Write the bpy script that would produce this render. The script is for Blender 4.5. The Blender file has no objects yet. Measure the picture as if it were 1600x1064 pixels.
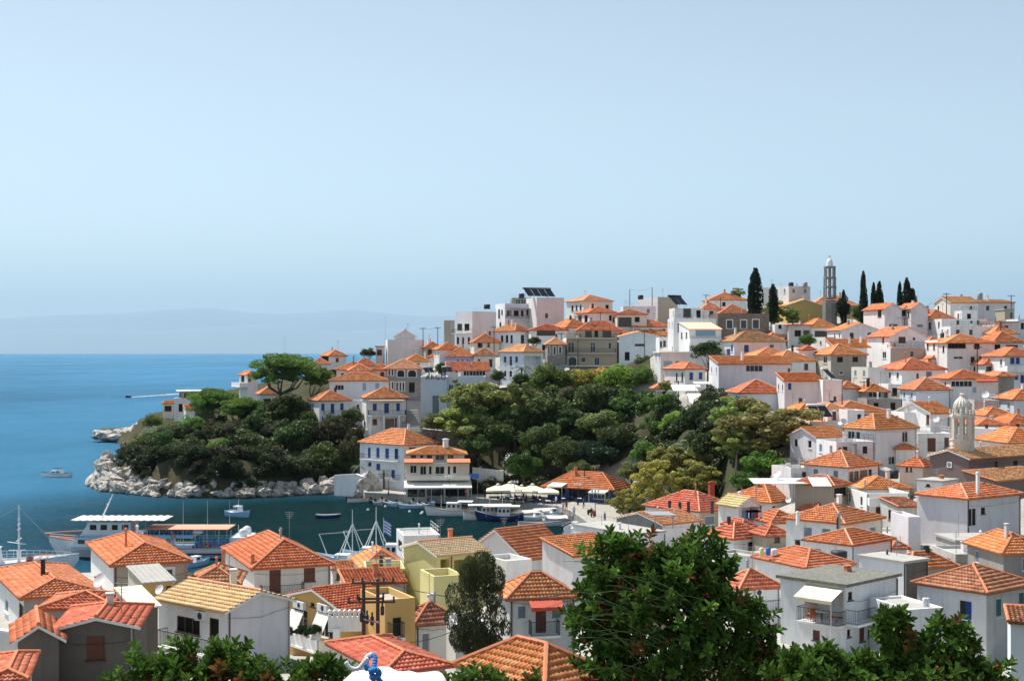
import bpy, math, random
import numpy as np
from mathutils import Vector, Matrix
random.seed(7); RNG = np.random.default_rng(7)
sc = bpy.context.scene
COL = sc.collection
# ------------------------------------------------------------------ camera, sky, sun, exposure
F, HC, EYE, PW = 2200.0, 28.0, 546.0, 1600.0      # focal length in photo pixels, eye height, eye-level row, photo width
cam = bpy.data.cameras.new('camera'); co = bpy.data.objects.new('camera', cam); COL.objects.link(co)
co.location = (0, 0, HC); co.rotation_euler = (math.radians(90), 0, 0)
cam.sensor_width = 36; cam.lens = 36 * F / PW; cam.shift_y = (EYE - 532) / PW
cam.clip_start = 0.5; cam.clip_end = 300000
sc.camera = co
SUN_EL, SUN_AZ = math.radians(60), math.radians(-50)     # azimuth from +Y, negative = to the left
w = bpy.data.worlds.new('World'); sc.world = w; w.use_nodes = True
nt = w.node_tree; nt.nodes.clear()
sky = nt.nodes.new('ShaderNodeTexSky'); sky.sky_type = 'NISHITA'; sky.sun_disc = False
sky.sun_elevation = SUN_EL; sky.sun_rotation = SUN_AZ; sky.altitude = 0; sky.air_density = 0.8; sky.dust_density = 0.35; sky.ozone_density = 1.6
hs = nt.nodes.new('ShaderNodeHueSaturation'); hs.inputs['Saturation'].default_value = 0.64
bg = nt.nodes.new('ShaderNodeBackground'); bg.inputs['Strength'].default_value = 0.106
wo = nt.nodes.new('ShaderNodeOutputWorld')
nt.links.new(sky.outputs[0], hs.inputs['Color']); tn_ = nt.nodes.new('ShaderNodeMix'); tn_.data_type = 'RGBA'; tn_.blend_type = 'MULTIPLY'; tn_.inputs[0].default_value = 1; tn_.inputs[7].default_value = (1.08, 1.06, 0.96, 1); nt.links.new(hs.outputs[0], tn_.inputs[6]); nt.links.new(tn_.outputs[2], bg.inputs[0]); nt.links.new(bg.outputs[0], wo.inputs[0])
sl = bpy.data.lights.new('sun', 'SUN'); sl.energy = 5.0; sl.angle = math.radians(0.5); sl.color = (1, 0.955, 0.89)
so = bpy.data.objects.new('sun', sl); COL.objects.link(so)
sd = Vector((math.sin(SUN_AZ) * math.cos(SUN_EL), math.cos(SUN_AZ) * math.cos(SUN_EL), math.sin(SUN_EL)))
so.rotation_euler = sd.to_track_quat('Z', 'Y').to_euler(); so.location = (-40, 60, 120)
sc.view_settings.view_transform = 'Standard'; sc.view_settings.look = 'None'
sc.view_settings.exposure = 0.5; sc.view_settings.gamma = 1.0
sc.cycles.max_bounces = 6; sc.cycles.diffuse_bounces = 3; sc.cycles.glossy_bounces = 3; sc.cycles.transparent_max_bounces = 8; sc.cycles.volume_bounces = 1

# ------------------------------------------------------------------ helpers
def at(px, py, Y): return Vector(((px - 800) * Y / F, Y, HC - (py - EYE) * Y / F))
def wl(py, z=0.0): return (HC - z) * F / (py - EYE)        # distance of a point of height z seen on that row
ORG = {}
def world_of(o): return ORG.get(o.name, Vector((0, 0, 0))) if o else Vector((0, 0, 0))
def tag(o, label=None, cat=None, group=None, kind=None):
    if label: o['label'] = label
    if cat: o['category'] = cat
    if group: o['group'] = group
    if kind: o['kind'] = kind
    return o
def empty(name, loc, label=None, cat=None, group=None):
    o = bpy.data.objects.new(name, None); COL.objects.link(o); o.location = loc; ORG[o.name] = Vector(loc); o.empty_display_size = 0.5
    return tag(o, label, cat, group)
class MB:
    def __init__(s): s.v = []; s.f = []; s.m = []; s.mats = []
    def mi(s, mat):
        if mat is None: return 0
        if mat not in s.mats: s.mats.append(mat)
        return s.mats.index(mat)
    def poly(s, pts, mat=None):
        i = len(s.v); s.v += [tuple(p) for p in pts]; s.f.append(tuple(range(i, i + len(pts)))); s.m.append(s.mi(mat))
    def box(s, o, a, b, c, mat=None):
        o, a, b, c = Vector(o), Vector(a), Vector(b), Vector(c); i = len(s.v)
        for k in range(8): s.v.append(tuple(o + (a if k & 1 else a * 0) + (b if k & 2 else b * 0) + (c if k & 4 else c * 0)))
        for q in ((0, 2, 3, 1), (4, 5, 7, 6), (0, 1, 5, 4), (2, 6, 7, 3), (0, 4, 6, 2), (1, 3, 7, 5)):
            s.f.append(tuple(i + x for x in q)); s.m.append(s.mi(mat))
    def cbox(s, c, sx, sy, sz, rz=0, mat=None):   # centred in x,y, sitting on c.z
        a = Vector((math.cos(rz), math.sin(rz), 0)); b = Vector((-math.sin(rz), math.cos(rz), 0)); c = Vector(c)
        s.box(c - a * sx / 2 - b * sy / 2, a * sx, b * sy, Vector((0, 0, sz)), mat)
    def tube(s, p0, p1, r0, r1=None, n=6, mat=None, cap=True):
        p0, p1 = Vector(p0), Vector(p1); r1 = r0 if r1 is None else r1; d = p1 - p0
        if d.length < 1e-6: return
        d.normalize(); x = d.orthogonal().normalized(); y = d.cross(x); i = len(s.v)
        for p, r in ((p0, r0), (p1, r1)):
            for k in range(n):
                t = 2 * math.pi * k / n; s.v.append(tuple(p + x * (r * math.cos(t)) + y * (r * math.sin(t))))
        for k in range(n):
            s.f.append((i + k, i + (k + 1) % n, i + n + (k + 1) % n, i + n + k)); s.m.append(s.mi(mat))
        if cap:
            s.f.append(tuple(i + k for k in range(n))[::-1]); s.m.append(s.mi(mat)); s.f.append(tuple(i + n + k for k in range(n))); s.m.append(s.mi(mat))
    def path(s, pts, r, n=5, mat=None):
        for a, b in zip(pts[:-1], pts[1:]): s.tube(a, b, r, r, n, mat)
    def lathe(s, c, prof, n=12, mat=None, sx=1, sy=1):
        c = Vector(c); i = len(s.v)
        for (r, z) in prof:
            for k in range(n):
                t = 2 * math.pi * k / n; s.v.append((c.x + r * sx * math.cos(t), c.y + r * sy * math.sin(t), c.z + z))
        for j in range(len(prof) - 1):
            for k in range(n):
                s.f.append((i + j * n + k, i + j * n + (k + 1) % n, i + (j + 1) * n + (k + 1) % n, i + (j + 1) * n + k)); s.m.append(s.mi(mat))
    def loft(s, rings, mat=None, closed=False):
        i = len(s.v); n = len(rings[0])
        for r in rings: s.v += [tuple(p) for p in r]
        for j in range(len(rings) - 1):
            for k in range(n if closed else n - 1):
                s.f.append((i + j * n + k, i + j * n + (k + 1) % n, i + (j + 1) * n + (k + 1) % n, i + (j + 1) * n + k)); s.m.append(s.mi(mat))
    def build(s, name, mat=None, parent=None, smooth=False):
        off = world_of(parent)
        me = bpy.data.meshes.new(name)
        me.from_pydata([(a - off.x, b - off.y, c - off.z) for a, b, c in s.v], [], s.f)
        ms = s.mats if s.mats else [mat]
        for m_ in ms: me.materials.append(MAT[m_] if isinstance(m_, str) else m_)
        if len(ms) > 1: me.polygons.foreach_set('material_index', s.m)
        if smooth: me.polygons.foreach_set('use_smooth', [True] * len(s.f))
        me.update()
        o = bpy.data.objects.new(name, me); COL.objects.link(o)
        if parent: o.parent = parent
        ORG[o.name] = off
        return o
def npmesh(name, v, f, mat, tint=None, smooth=False):
    me = bpy.data.meshes.new(name); nv, nf = len(v), len(f)
    me.vertices.add(nv); me.vertices.foreach_set('co', np.asarray(v, np.float32).ravel())
    me.loops.add(nf * 4); me.loops.foreach_set('vertex_index', np.asarray(f, np.int32).ravel())
    me.polygons.add(nf); me.polygons.foreach_set('loop_start', np.arange(0, nf * 4, 4, dtype=np.int32))
    if smooth: me.polygons.foreach_set('use_smooth', np.ones(nf, bool))
    me.materials.append(MAT[mat] if isinstance(mat, str) else mat)
    if tint is not None:
        at_ = me.attributes.new('tint', 'FLOAT', 'FACE'); at_.data.foreach_set('value', np.asarray(tint, np.float32))
    me.update(calc_edges=True); me.validate()
    return me

# ------------------------------------------------------------------ materials
MAT = {}
def nodes(name, rough=0.8, spec=0.3):
    m = bpy.data.materials.new(name); m.use_nodes = True; t = m.node_tree; b = t.nodes['Principled BSDF']
    b.inputs['Roughness'].default_value = rough; b.inputs['Specular IOR Level'].default_value = spec
    MAT[name] = m
    return m, t, b
def N(t, kind, **kw):
    n = t.nodes.new(kind)
    for k, v in kw.items():
        if k in n.inputs: n.inputs[k].default_value = v
        else: setattr(n, k, v)
    return n
def noise(t, scale, detail=4, rough=0.6, vec=None, sc3=None):
    n = N(t, 'ShaderNodeTexNoise', Scale=scale, Detail=detail, Roughness=rough)
    g = t.nodes.new('ShaderNodeNewGeometry'); src = vec or g.outputs['Position']
    if sc3:
        mp = N(t, 'ShaderNodeMapping'); mp.inputs['Scale'].default_value = sc3; t.links.new(src, mp.inputs[0]); src = mp.outputs[0]
    t.links.new(src, n.inputs['Vector']); return n
def ramp(t, src, stops):
    r = t.nodes.new('ShaderNodeValToRGB'); e = r.color_ramp.elements
    while len(e) < len(stops): e.new(0.5)
    for el, (p, c) in zip(e, stops): el.position = p; el.color = (c, c, c, 1) if isinstance(c, (int, float)) else (*c, 1)
    t.links.new(src, r.inputs[0]); return r
def mix(t, fac, a, b, blend='MIX'):
    n = t.nodes.new('ShaderNodeMix'); n.data_type = 'RGBA'; n.blend_type = blend
    for sock, val in ((n.inputs[0], fac), (n.inputs[6], a), (n.inputs[7], b)):
        if hasattr(val, 'is_output') or hasattr(val, 'links'): t.links.new(val, sock)
        elif isinstance(val, (int, float)): sock.default_value = val if sock == n.inputs[0] else (val, val, val, 1)
        else: sock.default_value = (*val, 1)
    return n.outputs[2]
def bump(t, b, src, strength, dist):
    n = N(t, 'ShaderNodeBump', Strength=strength, Distance=dist); t.links.new(src, n.inputs['Height']); t.links.new(n.outputs[0], b.inputs['Normal'])
def plaster(name, col, dirt=(0.35, 0.33, 0.30), amt=0.5, rough=0.9, streak=True):
    m, t, b = nodes(name, rough, 0.2)
    n1 = noise(t, 0.5, 6, 0.65); r1 = ramp(t, n1.outputs['Fac'], [(0.42, 0.0), (0.78, 1.0)])
    n2 = noise(t, 1.0, 5, 0.7, sc3=(1.6, 1.6, 0.18)); r2 = ramp(t, n2.outputs['Fac'], [(0.5, 0.0), (0.8, 1.0)])
    n3 = noise(t, 6.0, 4, 0.6)
    m1 = mix(t, r1.outputs[0], col, tuple(c * (1 - amt * 0.35) + d * amt * 0.35 for c, d in zip(col, dirt)))
    ml = N(t, 'ShaderNodeMath', operation='MULTIPLY'); t.links.new(r2.outputs[0], ml.inputs[0]); ml.inputs[1].default_value = amt * 0.7
    m2 = mix(t, ml.outputs[0], m1, dirt); oi = t.nodes.new('ShaderNodeObjectInfo'); m2 = mix(t, 1.0, m2, oi.outputs['Color'], 'MULTIPLY')
    t.links.new(m2, b.inputs['Base Color']); bump(t, b, n3.outputs['Fac'], 0.25, 0.03)
    return m
plaster('white', (0.90, 0.90, 0.89), amt=0.6)
plaster('white_old', (0.72, 0.72, 0.70), amt=0.75)
plaster('lilac', (0.80, 0.765, 0.78), amt=0.6)  # white plaster with the tint of shade put into the colour
plaster('cream', (0.78, 0.73, 0.62), amt=0.4)
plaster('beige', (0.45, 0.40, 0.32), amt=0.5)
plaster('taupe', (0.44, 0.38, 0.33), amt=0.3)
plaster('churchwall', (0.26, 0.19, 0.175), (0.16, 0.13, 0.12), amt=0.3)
plaster('yellow', (0.74, 0.66, 0.30), amt=0.3)
plaster('mustard', (0.56, 0.40, 0.14), amt=0.4)
plaster('ochre', (0.66, 0.42, 0.16), (0.4, 0.3, 0.2), amt=0.35)
plaster('sky', (0.76, 0.82, 0.87), amt=0.4)  # pale blue paint; on some white houses it carries their bluish shade
plaster('periwinkle', (0.36, 0.46, 0.80), amt=0.25)
plaster('pinkish', (0.76, 0.62, 0.60), amt=0.3)
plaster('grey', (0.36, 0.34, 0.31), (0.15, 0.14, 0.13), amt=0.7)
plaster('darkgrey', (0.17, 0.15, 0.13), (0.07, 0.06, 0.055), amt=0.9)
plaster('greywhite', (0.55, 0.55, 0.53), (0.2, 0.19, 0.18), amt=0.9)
plaster('concrete', (0.42, 0.41, 0.38), (0.2, 0.19, 0.18), amt=0.7)
plaster('blue_wall', (0.06, 0.13, 0.34), amt=0.2)
def stone(name, c1, c2, scale):
    m, t, b = nodes(name, 0.95, 0.15)
    g = t.nodes.new('ShaderNodeNewGeometry'); v = N(t, 'ShaderNodeTexVoronoi', Scale=scale); t.links.new(g.outputs['Position'], v.inputs['Vector'])
    n1 = noise(t, 3.0, 5); cm = mix(t, v.outputs['Color'], c1, c2); c3 = mix(t, n1.outputs['Fac'], cm, tuple(x * 0.6 for x in c1))
    t.links.new(c3, b.inputs['Base Color']); bump(t, b, v.outputs['Distance'], 0.6, 0.1)
stone('stone', (0.30, 0.26, 0.22), (0.16, 0.14, 0.12), 2.2)
stone('stone_pale', (0.42, 0.40, 0.37), (0.24, 0.22, 0.20), 2.5)
def flatm(name, col, rough=0.6, spec=0.4, metal=0.0, var=0.12):
    m, t, b = nodes(name, rough, spec); b.inputs['Metallic'].default_value = metal
    n1 = noise(t, 1.7, 4); c = mix(t, n1.outputs['Fac'], tuple(x * (1 - var) for x in col), tuple(min(1, x * (1 + var)) for x in col))
    t.links.new(c, b.inputs['Base Color']); return m
for nm, c, r in (('frame_white', (0.75, 0.75, 0.73), .5), ('frame_brown', (0.10, 0.055, 0.035), .6), ('brown', (0.13, 0.045, 0.03), .6),
                 ('blue', (0.018, 0.055, 0.24), .5), ('lightblue', (0.25, 0.42, 0.55), .5), ('greyblue', (0.16, 0.22, 0.27), .6), ('green', (0.04, 0.12, 0.11), .6),
                 ('metal_white', (0.75, 0.76, 0.76), .4), ('metal_dark', (0.03, 0.03, 0.035), .5), ('metal_grey', (0.30, 0.31, 0.32), .45), ('wood_pole', (0.09, 0.06, 0.045), .9),
                 ('canvas', (0.80, 0.78, 0.72), .9), ('canvas_cream', (0.76, 0.70, 0.52), .9), ('canvas_peach', (0.80, 0.58, 0.40), .9), ('canvas_red', (0.50, 0.10, 0.06), .9), ('canvas_salmon', (0.62, 0.32, 0.22), .9),
                 ('boat_white', (0.78, 0.79, 0.80), .35), ('boat_blue', (0.30, 0.52, 0.72), .35), ('boat_navy', (0.015, 0.03, 0.12), .35), ('boat_red', (0.45, 0.07, 0.04), .4), ('boat_pink', (0.65, 0.28, 0.20), .5), ('boat_wood', (0.30, 0.17, 0.08), .6), ('boat_teal', (0.10, 0.38, 0.44), .5),
                 ('seat_blue', (0.03, 0.16, 0.45), .5), ('plastic_orange', (0.62, 0.16, 0.03), .5), ('rubber', (0.02, 0.02, 0.022), .8), ('skin', (0.45, 0.27, 0.18), .6), ('cloth_dark', (0.03, 0.035, 0.06), .9), ('cloth_red', (0.45, 0.06, 0.05), .9), ('cloth_white', (0.75, 0.75, 0.74), .9), ('cloth_blue', (0.06, 0.16, 0.5), .9),
                 ('rope_blue', (0.05, 0.22, 0.55), .9), ('bark', (0.10, 0.075, 0.055), .95), ('bark_pale', (0.28, 0.24, 0.19), .95), ('chimney_red', (0.36, 0.07, 0.035), .8), ('tile_cap', (0.58, 0.21, 0.10), .8), ('tile_cap_pale', (0.66, 0.33, 0.19), .8), ('berry', (0.50, 0.04, 0.02), .4), ('flower_white', (0.8, 0.8, 0.77), .8), ('sheet_cream', (0.72, 0.66, 0.48), .7), ('mountain_hazed', (0.24, 0.26, 0.28), .95)):
    flatm(nm, c, r)
m, t, b = nodes('glass', 0.08, 0.6); b.inputs['Base Color'].default_value = (0.015, 0.018, 0.022, 1)
m, t, b = nodes('dark', 0.9, 0.1); b.inputs['Base Color'].default_value = (0.02, 0.018, 0.016, 1)
m, t, b = nodes('solar_glass', 0.4, 0.15); b.inputs['Base Color'].default_value = (0.012, 0.014, 0.022, 1)
def tilemat(name, c, dark, pale, patch=0.5):
    m, t, b = nodes(name, 0.85, 0.2)
    a = N(t, 'ShaderNodeAttribute', attribute_name='tint')
    r = ramp(t, a.outputs['Fac'], [(0.0, dark), (0.35, c), (0.7, tuple(x * 1.12 for x in c)), (1.0, pale)])
    n1 = noise(t, 0.45, 5, 0.65); r1 = ramp(t, n1.outputs['Fac'], [(0.45, 0.0), (0.75, 1.0)])
    mm = N(t, 'ShaderNodeMath', operation='MULTIPLY'); mm.inputs[1].default_value = patch; t.links.new(r1.outputs[0], mm.inputs[0])
    n2 = noise(t, 7, 4); c2 = mix(t, mm.outputs[0], r.outputs[0], tuple(x * 0.55 + 0.03 for x in c))
    c3 = mix(t, n2.outputs['Fac'], c2, tuple(x * 0.8 for x in c)); fin = mix(t, 0.6, c2, c3); oi = t.nodes.new('ShaderNodeObjectInfo'); fin = mix(t, 1.0, fin, oi.outputs['Color'], 'MULTIPLY')
    t.links.new(fin, b.inputs['Base Color'])
tilemat('tile_orange', (0.70, 0.245, 0.105), (0.44, 0.12, 0.05), (0.80, 0.46, 0.28), 0.25)
tilemat('tile_red', (0.62, 0.175, 0.09), (0.36, 0.08, 0.045), (0.74, 0.36, 0.24), 0.3)
tilemat('tile_peach', (0.76, 0.36, 0.18), (0.56, 0.21, 0.10), (0.82, 0.52, 0.33), 0.2)
tilemat('tile_pale', (0.76, 0.54, 0.32), (0.56, 0.34, 0.18), (0.82, 0.68, 0.48), 0.2)
tilemat('tile_old', (0.42, 0.18, 0.095), (0.14, 0.075, 0.05), (0.68, 0.46, 0.30), 0.7)
tilemat('tile_mottled', (0.52, 0.24, 0.115), (0.20, 0.11, 0.07), (0.72, 0.50, 0.30), 0.6)
def leafmat(name, rough=0.5, var=0.6, trans=0.45):
    m, t, b = nodes(name, rough, 0.25)
    oi = t.nodes.new('ShaderNodeObjectInfo'); a = N(t, 'ShaderNodeAttribute', attribute_name='tint')
    k = ramp(t, a.outputs['Fac'], [(0.0, 1 - var), (0.7, 1.0), (1.0, 1 + var * 0.9)])
    cm = mix(t, 1.0, oi.outputs['Color'], k.outputs[0], 'MULTIPLY')
    t.links.new(cm, b.inputs['Base Color'])
    tr = t.nodes.new('ShaderNodeBsdfTranslucent'); t.links.new(cm, tr.inputs[0]); ms = t.nodes.new('ShaderNodeMixShader'); ms.inputs[0].default_value = trans
    t.links.new(b.outputs[0], ms.inputs[1]); t.links.new(tr.outputs[0], ms.inputs[2]); t.links.new(ms.outputs[0], t.nodes['Material Output'].inputs[0])
leafmat('leaf'); leafmat('leaf_gloss', 0.32, 0.45, 0.2)
# rock
m, t, b = nodes('rock', 0.9, 0.2)
n1 = noise(t, 0.35, 8, 0.65); n2 = noise(t, 1.6, 6, 0.7); r1 = ramp(t, n1.outputs['Fac'], [(0.35, (0.34, 0.30, 0.26)), (0.5, (0.56, 0.53, 0.49)), (0.72, (0.44, 0.34, 0.22))])
r2 = ramp(t, n2.outputs['Fac'], [(0.36, (0.16, 0.145, 0.13)), (0.5, (1, 1, 1))]); c = mix(t, 0.8, r1.outputs[0], r2.outputs[0], 'MULTIPLY')
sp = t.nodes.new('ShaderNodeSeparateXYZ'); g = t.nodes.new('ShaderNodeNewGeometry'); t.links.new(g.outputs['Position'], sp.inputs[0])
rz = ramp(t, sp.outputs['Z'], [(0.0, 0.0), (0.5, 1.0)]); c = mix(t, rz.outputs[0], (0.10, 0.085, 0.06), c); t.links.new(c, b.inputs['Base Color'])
bump(t, b, n2.outputs['Fac'], 0.8, 0.35)
# ground: dry earth, scrub and pale stony patches
m, t, b = nodes('ground', 0.95, 0.1)
n1 = noise(t, 0.12, 8, 0.65); n2 = noise(t, 1.2, 6, 0.7)
r1 = ramp(t, n1.outputs['Fac'], [(0.36, (0.035, 0.045, 0.02)), (0.5, (0.07, 0.065, 0.035)), (0.66, (0.13, 0.11, 0.07))])
c = mix(t, n2.outputs['Fac'], r1.outputs[0], (0.05, 0.05, 0.025)); a = N(t, 'ShaderNodeAttribute', attribute_name='tint'); tw_ = ramp(t, n2.outputs['Fac'], [(0.3, (0.34, 0.32, 0.29)), (0.7, (0.46, 0.44, 0.40))]); c = mix(t, a.outputs['Fac'], c, tw_.outputs[0]); t.links.new(c, b.inputs['Base Color']); bump(t, b, n2.outputs['Fac'], 0.7, 0.3)
# loose gravel on a flat roof
m, t, b = nodes('gravel_roof', 0.95, 0.1); n1 = noise(t, 5.5, 8, 0.8); n2 = noise(t, 0.5, 4)
r1 = ramp(t, n1.outputs['Fac'], [(0.36, (0.05, 0.05, 0.045)), (0.5, (0.24, 0.235, 0.21)), (0.64, (0.46, 0.45, 0.41))]); c = mix(t, n2.outputs['Fac'], r1.outputs[0], (0.20, 0.20, 0.17)); t.links.new(c, b.inputs['Base Color']); bump(t, b, n1.outputs['Fac'], 1.0, 0.12)
# paving
m, t, b = nodes('paving', 0.9, 0.15)
br = N(t, 'ShaderNodeTexBrick', Scale=1.0); br.inputs['Color1'].default_value = (0.46, 0.43, 0.38, 1); br.inputs['Color2'].default_value = (0.38, 0.36, 0.32, 1); br.inputs['Mortar'].default_value = (0.26, 0.25, 0.23, 1)
br.inputs['Mortar Size'].default_value = 0.03; br.inputs['Brick Width'].default_value = 2.0; br.inputs['Row Height'].default_value = 1.0
g = t.nodes.new('ShaderNodeNewGeometry'); t.links.new(g.outputs['Position'], br.inputs['Vector']); n1 = noise(t, 0.6, 6); c = mix(t, n1.outputs['Fac'], br.outputs[0], (0.30, 0.28, 0.25)); t.links.new(c, b.inputs['Base Color'])
# sea
m, t, b = nodes('sea_water', 0.22, 0.10)
g = t.nodes.new('ShaderNodeNewGeometry'); sp = t.nodes.new('ShaderNodeSeparateXYZ'); t.links.new(g.outputs['Position'], sp.inputs[0])
vd = N(t, 'ShaderNodeVectorMath', operation='DISTANCE'); t.links.new(g.outputs['Position'], vd.inputs[0]); vd.inputs[1].default_value = (0, 0, 0)
nz = noise(t, 0.012, 5, 0.6, sc3=(1, 0.45, 1)); nb = noise(t, 0.0035, 9, 0.72, sc3=(1, 0.5, 1))
# dark cove colour paints in the hillside's reflection; open-sea blue outside
vc = N(t, 'ShaderNodeVectorMath', operation='DISTANCE'); t.links.new(g.outputs['Position'], vc.inputs[0]); vc.inputs[1].default_value = (-22, 226, 0)
dd = N(t, 'ShaderNodeMath', operation='MULTIPLY_ADD'); t.links.new(nz.outputs['Fac'], dd.inputs[0]); dd.inputs[1].default_value = 40; t.links.new(vc.outputs['Value'], dd.inputs[2])
mr = N(t, 'ShaderNodeMapRange'); mr.inputs['From Min'].default_value = 55; mr.inputs['From Max'].default_value = 110; t.links.new(dd.outputs[0], mr.inputs[0])
mr2 = N(t, 'ShaderNodeMapRange'); mr2.inputs['From Min'].default_value = 150; mr2.inputs['From Max'].default_value = 700; t.links.new(dd.outputs[0], mr2.inputs[0])
open_ = mix(t, mr2.outputs[0], (0.058, 0.225, 0.385), (0.050, 0.188, 0.330)); ov_ = ramp(t, nb.outputs['Fac'], [(0.35, 0.72), (0.65, 1.25)])
open2 = mix(t, 1.0, open_, ov_.outputs[0], 'MULTIPLY')
c = mix(t, mr.outputs[0], (0.002, 0.026, 0.030), open2); t.links.new(c, b.inputs['Base Color'])
w1 = noise(t, 0.42, 7, 0.68, sc3=(0.45, 1.0, 1)); w2 = noise(t, 2.6, 3, 0.6); ad = N(t, 'ShaderNodeMath', operation='MULTIPLY_ADD'); t.links.new(w2.outputs['Fac'], ad.inputs[0]); ad.inputs[1].default_value = 0.25; t.links.new(w1.outputs['Fac'], ad.inputs[2])
bn = N(t, 'ShaderNodeBump', Strength=1.0, Distance=2.2); t.links.new(ad.outputs[0], bn.inputs['Height'])
df = t.nodes.new('ShaderNodeBsdfDiffuse'); t.links.new(c, df.inputs[0]); t.links.new(bn.outputs[0], df.inputs['Normal']); gl = t.nodes.new('ShaderNodeBsdfGlossy'); gl.inputs['Roughness'].default_value = 0.12; gl.inputs[0].default_value = (1, 1, 1, 1); t.links.new(bn.outputs[0], gl.inputs['Normal'])
fr = N(t, 'ShaderNodeFresnel', IOR=1.33); t.links.new(bn.outputs[0], fr.inputs['Normal']); fm = N(t, 'ShaderNodeMath', operation='MULTIPLY'); fm.inputs[1].default_value = 0.40; t.links.new(fr.outputs[0], fm.inputs[0])
g1 = noise(t, 1.5, 4, 0.7, sc3=(0.30, 1.0, 1)); gr = ramp(t, g1.outputs['Fac'], [(0.40, 0.35), (0.56, 0.95), (0.70, 2.6)]); g2 = noise(t, 0.06, 6, 0.7, sc3=(0.4, 1.0, 1)); gr2 = ramp(t, g2.outputs['Fac'], [(0.35, 0.6), (0.65, 1.35)])  # noise in the reflectivity paints in small wave glints
f2 = N(t, 'ShaderNodeMath', operation='MULTIPLY'); t.links.new(fm.outputs[0], f2.inputs[0]); t.links.new(gr.outputs[0], f2.inputs[1]); f3 = N(t, 'ShaderNodeMath', operation='MULTIPLY'); f3.use_clamp = True; t.links.new(f2.outputs[0], f3.inputs[0]); t.links.new(gr2.outputs[0], f3.inputs[1])
mx = t.nodes.new('ShaderNodeMixShader'); t.links.new(f3.outputs[0], mx.inputs[0]); t.links.new(df.outputs[0], mx.inputs[1]); t.links.new(gl.outputs[0], mx.inputs[2]); t.links.new(mx.outputs[0], t.nodes['Material Output'].inputs[0])
# foam
m, t, b = nodes('foam', 0.9, 0.2); b.inputs['Base Color'].default_value = (0.8, 0.82, 0.83, 1)
# greek flag stripes are built as geometry
# ------------------------------------------------------------------ houses
V = [0, 0, 1.0]; TINT = [(1, 1, 1, 1)]
def view(x0, y0, s): V[:] = [x0, y0, s]           # measurements below are read off an enlarged piece of the photograph
def X(x): return V[0] + x / V[2]
def Yp(y): return V[1] + y / V[2]
BASES = []          # ground control points
FOOT = []           # house footprints
def along(C, d, px):
    m_ = (px - 800) / F; den = d.x - m_ * d.y
    return (m_ * C.y - C.x) / den if abs(den) > 1e-6 else -1
def tiles(E0, E1, T0, T1, D, mat, name, parent):
    E0, E1, T0, T1 = map(Vector, (E0, E1, T0, T1))
    e = (E1 - E0); Lg = e.length; e = e / Lg; q = (T0 - E0) - e * ((T0 - E0).dot(e)); sl_ = q.length
    if sl_ < 0.2: return
    n = e.cross(q).normalized()
    if n.z < 0: n = -n
    if D < 78: pit, ns, crs, amp, st = .22, 5, .36, .06, .07
    elif D < 135: pit, ns, crs, amp, st = .26, 4, .42, .065, .10
    elif D < 215: pit, ns, crs, amp, st = .32, 3, .50, .07, .14
    else: pit, ns, crs, amp, st = .50, 2, .55, .06, .12
    rows = max(2, round(sl_ / crs)); tk = np.linspace(0, 1, rows + 1)
    s0, s1 = 0.0, Lg; a0, a1 = (T0 - E0).dot(e), (T1 - E0).dot(e)
    s = np.arange(0, Lg + pit / ns, pit / ns); nc = len(s)
    ph = (s / pit) % 1.0; prof = np.where(ph < .62, np.sin(np.clip(ph / .62, 0, 1) * np.pi), 0.0) * amp if ns > 2 else np.where(np.arange(nc) % 2 == 0, 0.0, amp)
    lo = lambda t_: s0 + (a0 - s0) * t_
    hi = lambda t_: s1 + (a1 - s1) * t_
    En, Ev, qv, nv = np.array(E0), np.array(e), np.array(q), np.array(n)
    vs, fs, tn = [], [], []; cid = (s / pit).astype(int); rnd = RNG.random((rows, cid.max() + 2)); big = RNG.random(rows) * .1
    for k in range(rows):
        base = len(vs) * nc
        jit = (RNG.random(cid.max() + 2) - .5) * st * .5
        for (t_, lift) in ((tk[k], 0.01), (tk[k], 1), (tk[k + 1], 0)):
            u = np.clip(s, lo(t_), hi(t_))
            h = prof + (st + jit[cid] if lift == 1 else (0.012 if lift else 0.0))
            if lift == 0.01: h = prof * .2
            vs.append(En + np.outer(u, Ev) + qv * t_ + np.outer(h, nv))
        lo1, hi1 = min(lo(tk[k]), lo(tk[k + 1])), max(hi(tk[k]), hi(tk[k + 1]))
        j = np.arange(nc - 1); ok = (s[1:] > lo1) & (s[:-1] < hi1); j = j[ok]
        for r in (0, 1):
            a = base + r * nc + j; fs.append(np.stack([a, a + 1, a + nc + 1, a + nc], 1)); tn.append(np.clip(rnd[k][cid[j]] * .9 + big[k], 0, 1))
    v = np.concatenate(vs); f = np.concatenate(fs); tn = np.concatenate(tn)
    # the boarding under the tiles
    i = len(v); dn = nv * .10
    und = np.array([np.array(E0) - dn, np.array(E1) - dn, np.array(T1) - dn, np.array(T0) - dn, np.array(E0) + nv * .05, np.array(E1) + nv * .05])
    v = np.concatenate([v, und]); f = np.concatenate([f, [[i, i + 3, i + 2, i + 1], [i, i + 1, i + 5, i + 4]]]); tn = np.concatenate([tn, [0.1, 0.1]])
    off = world_of(parent); v = v - np.array(off)
    me = npmesh(name, v, f, mat, tn)
    o = bpy.data.objects.new(name, me); COL.objects.link(o); o.parent = parent; ORG[o.name] = off; o['kind'] = 'stuff'; o.color = TINT[0]
    return o
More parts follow.
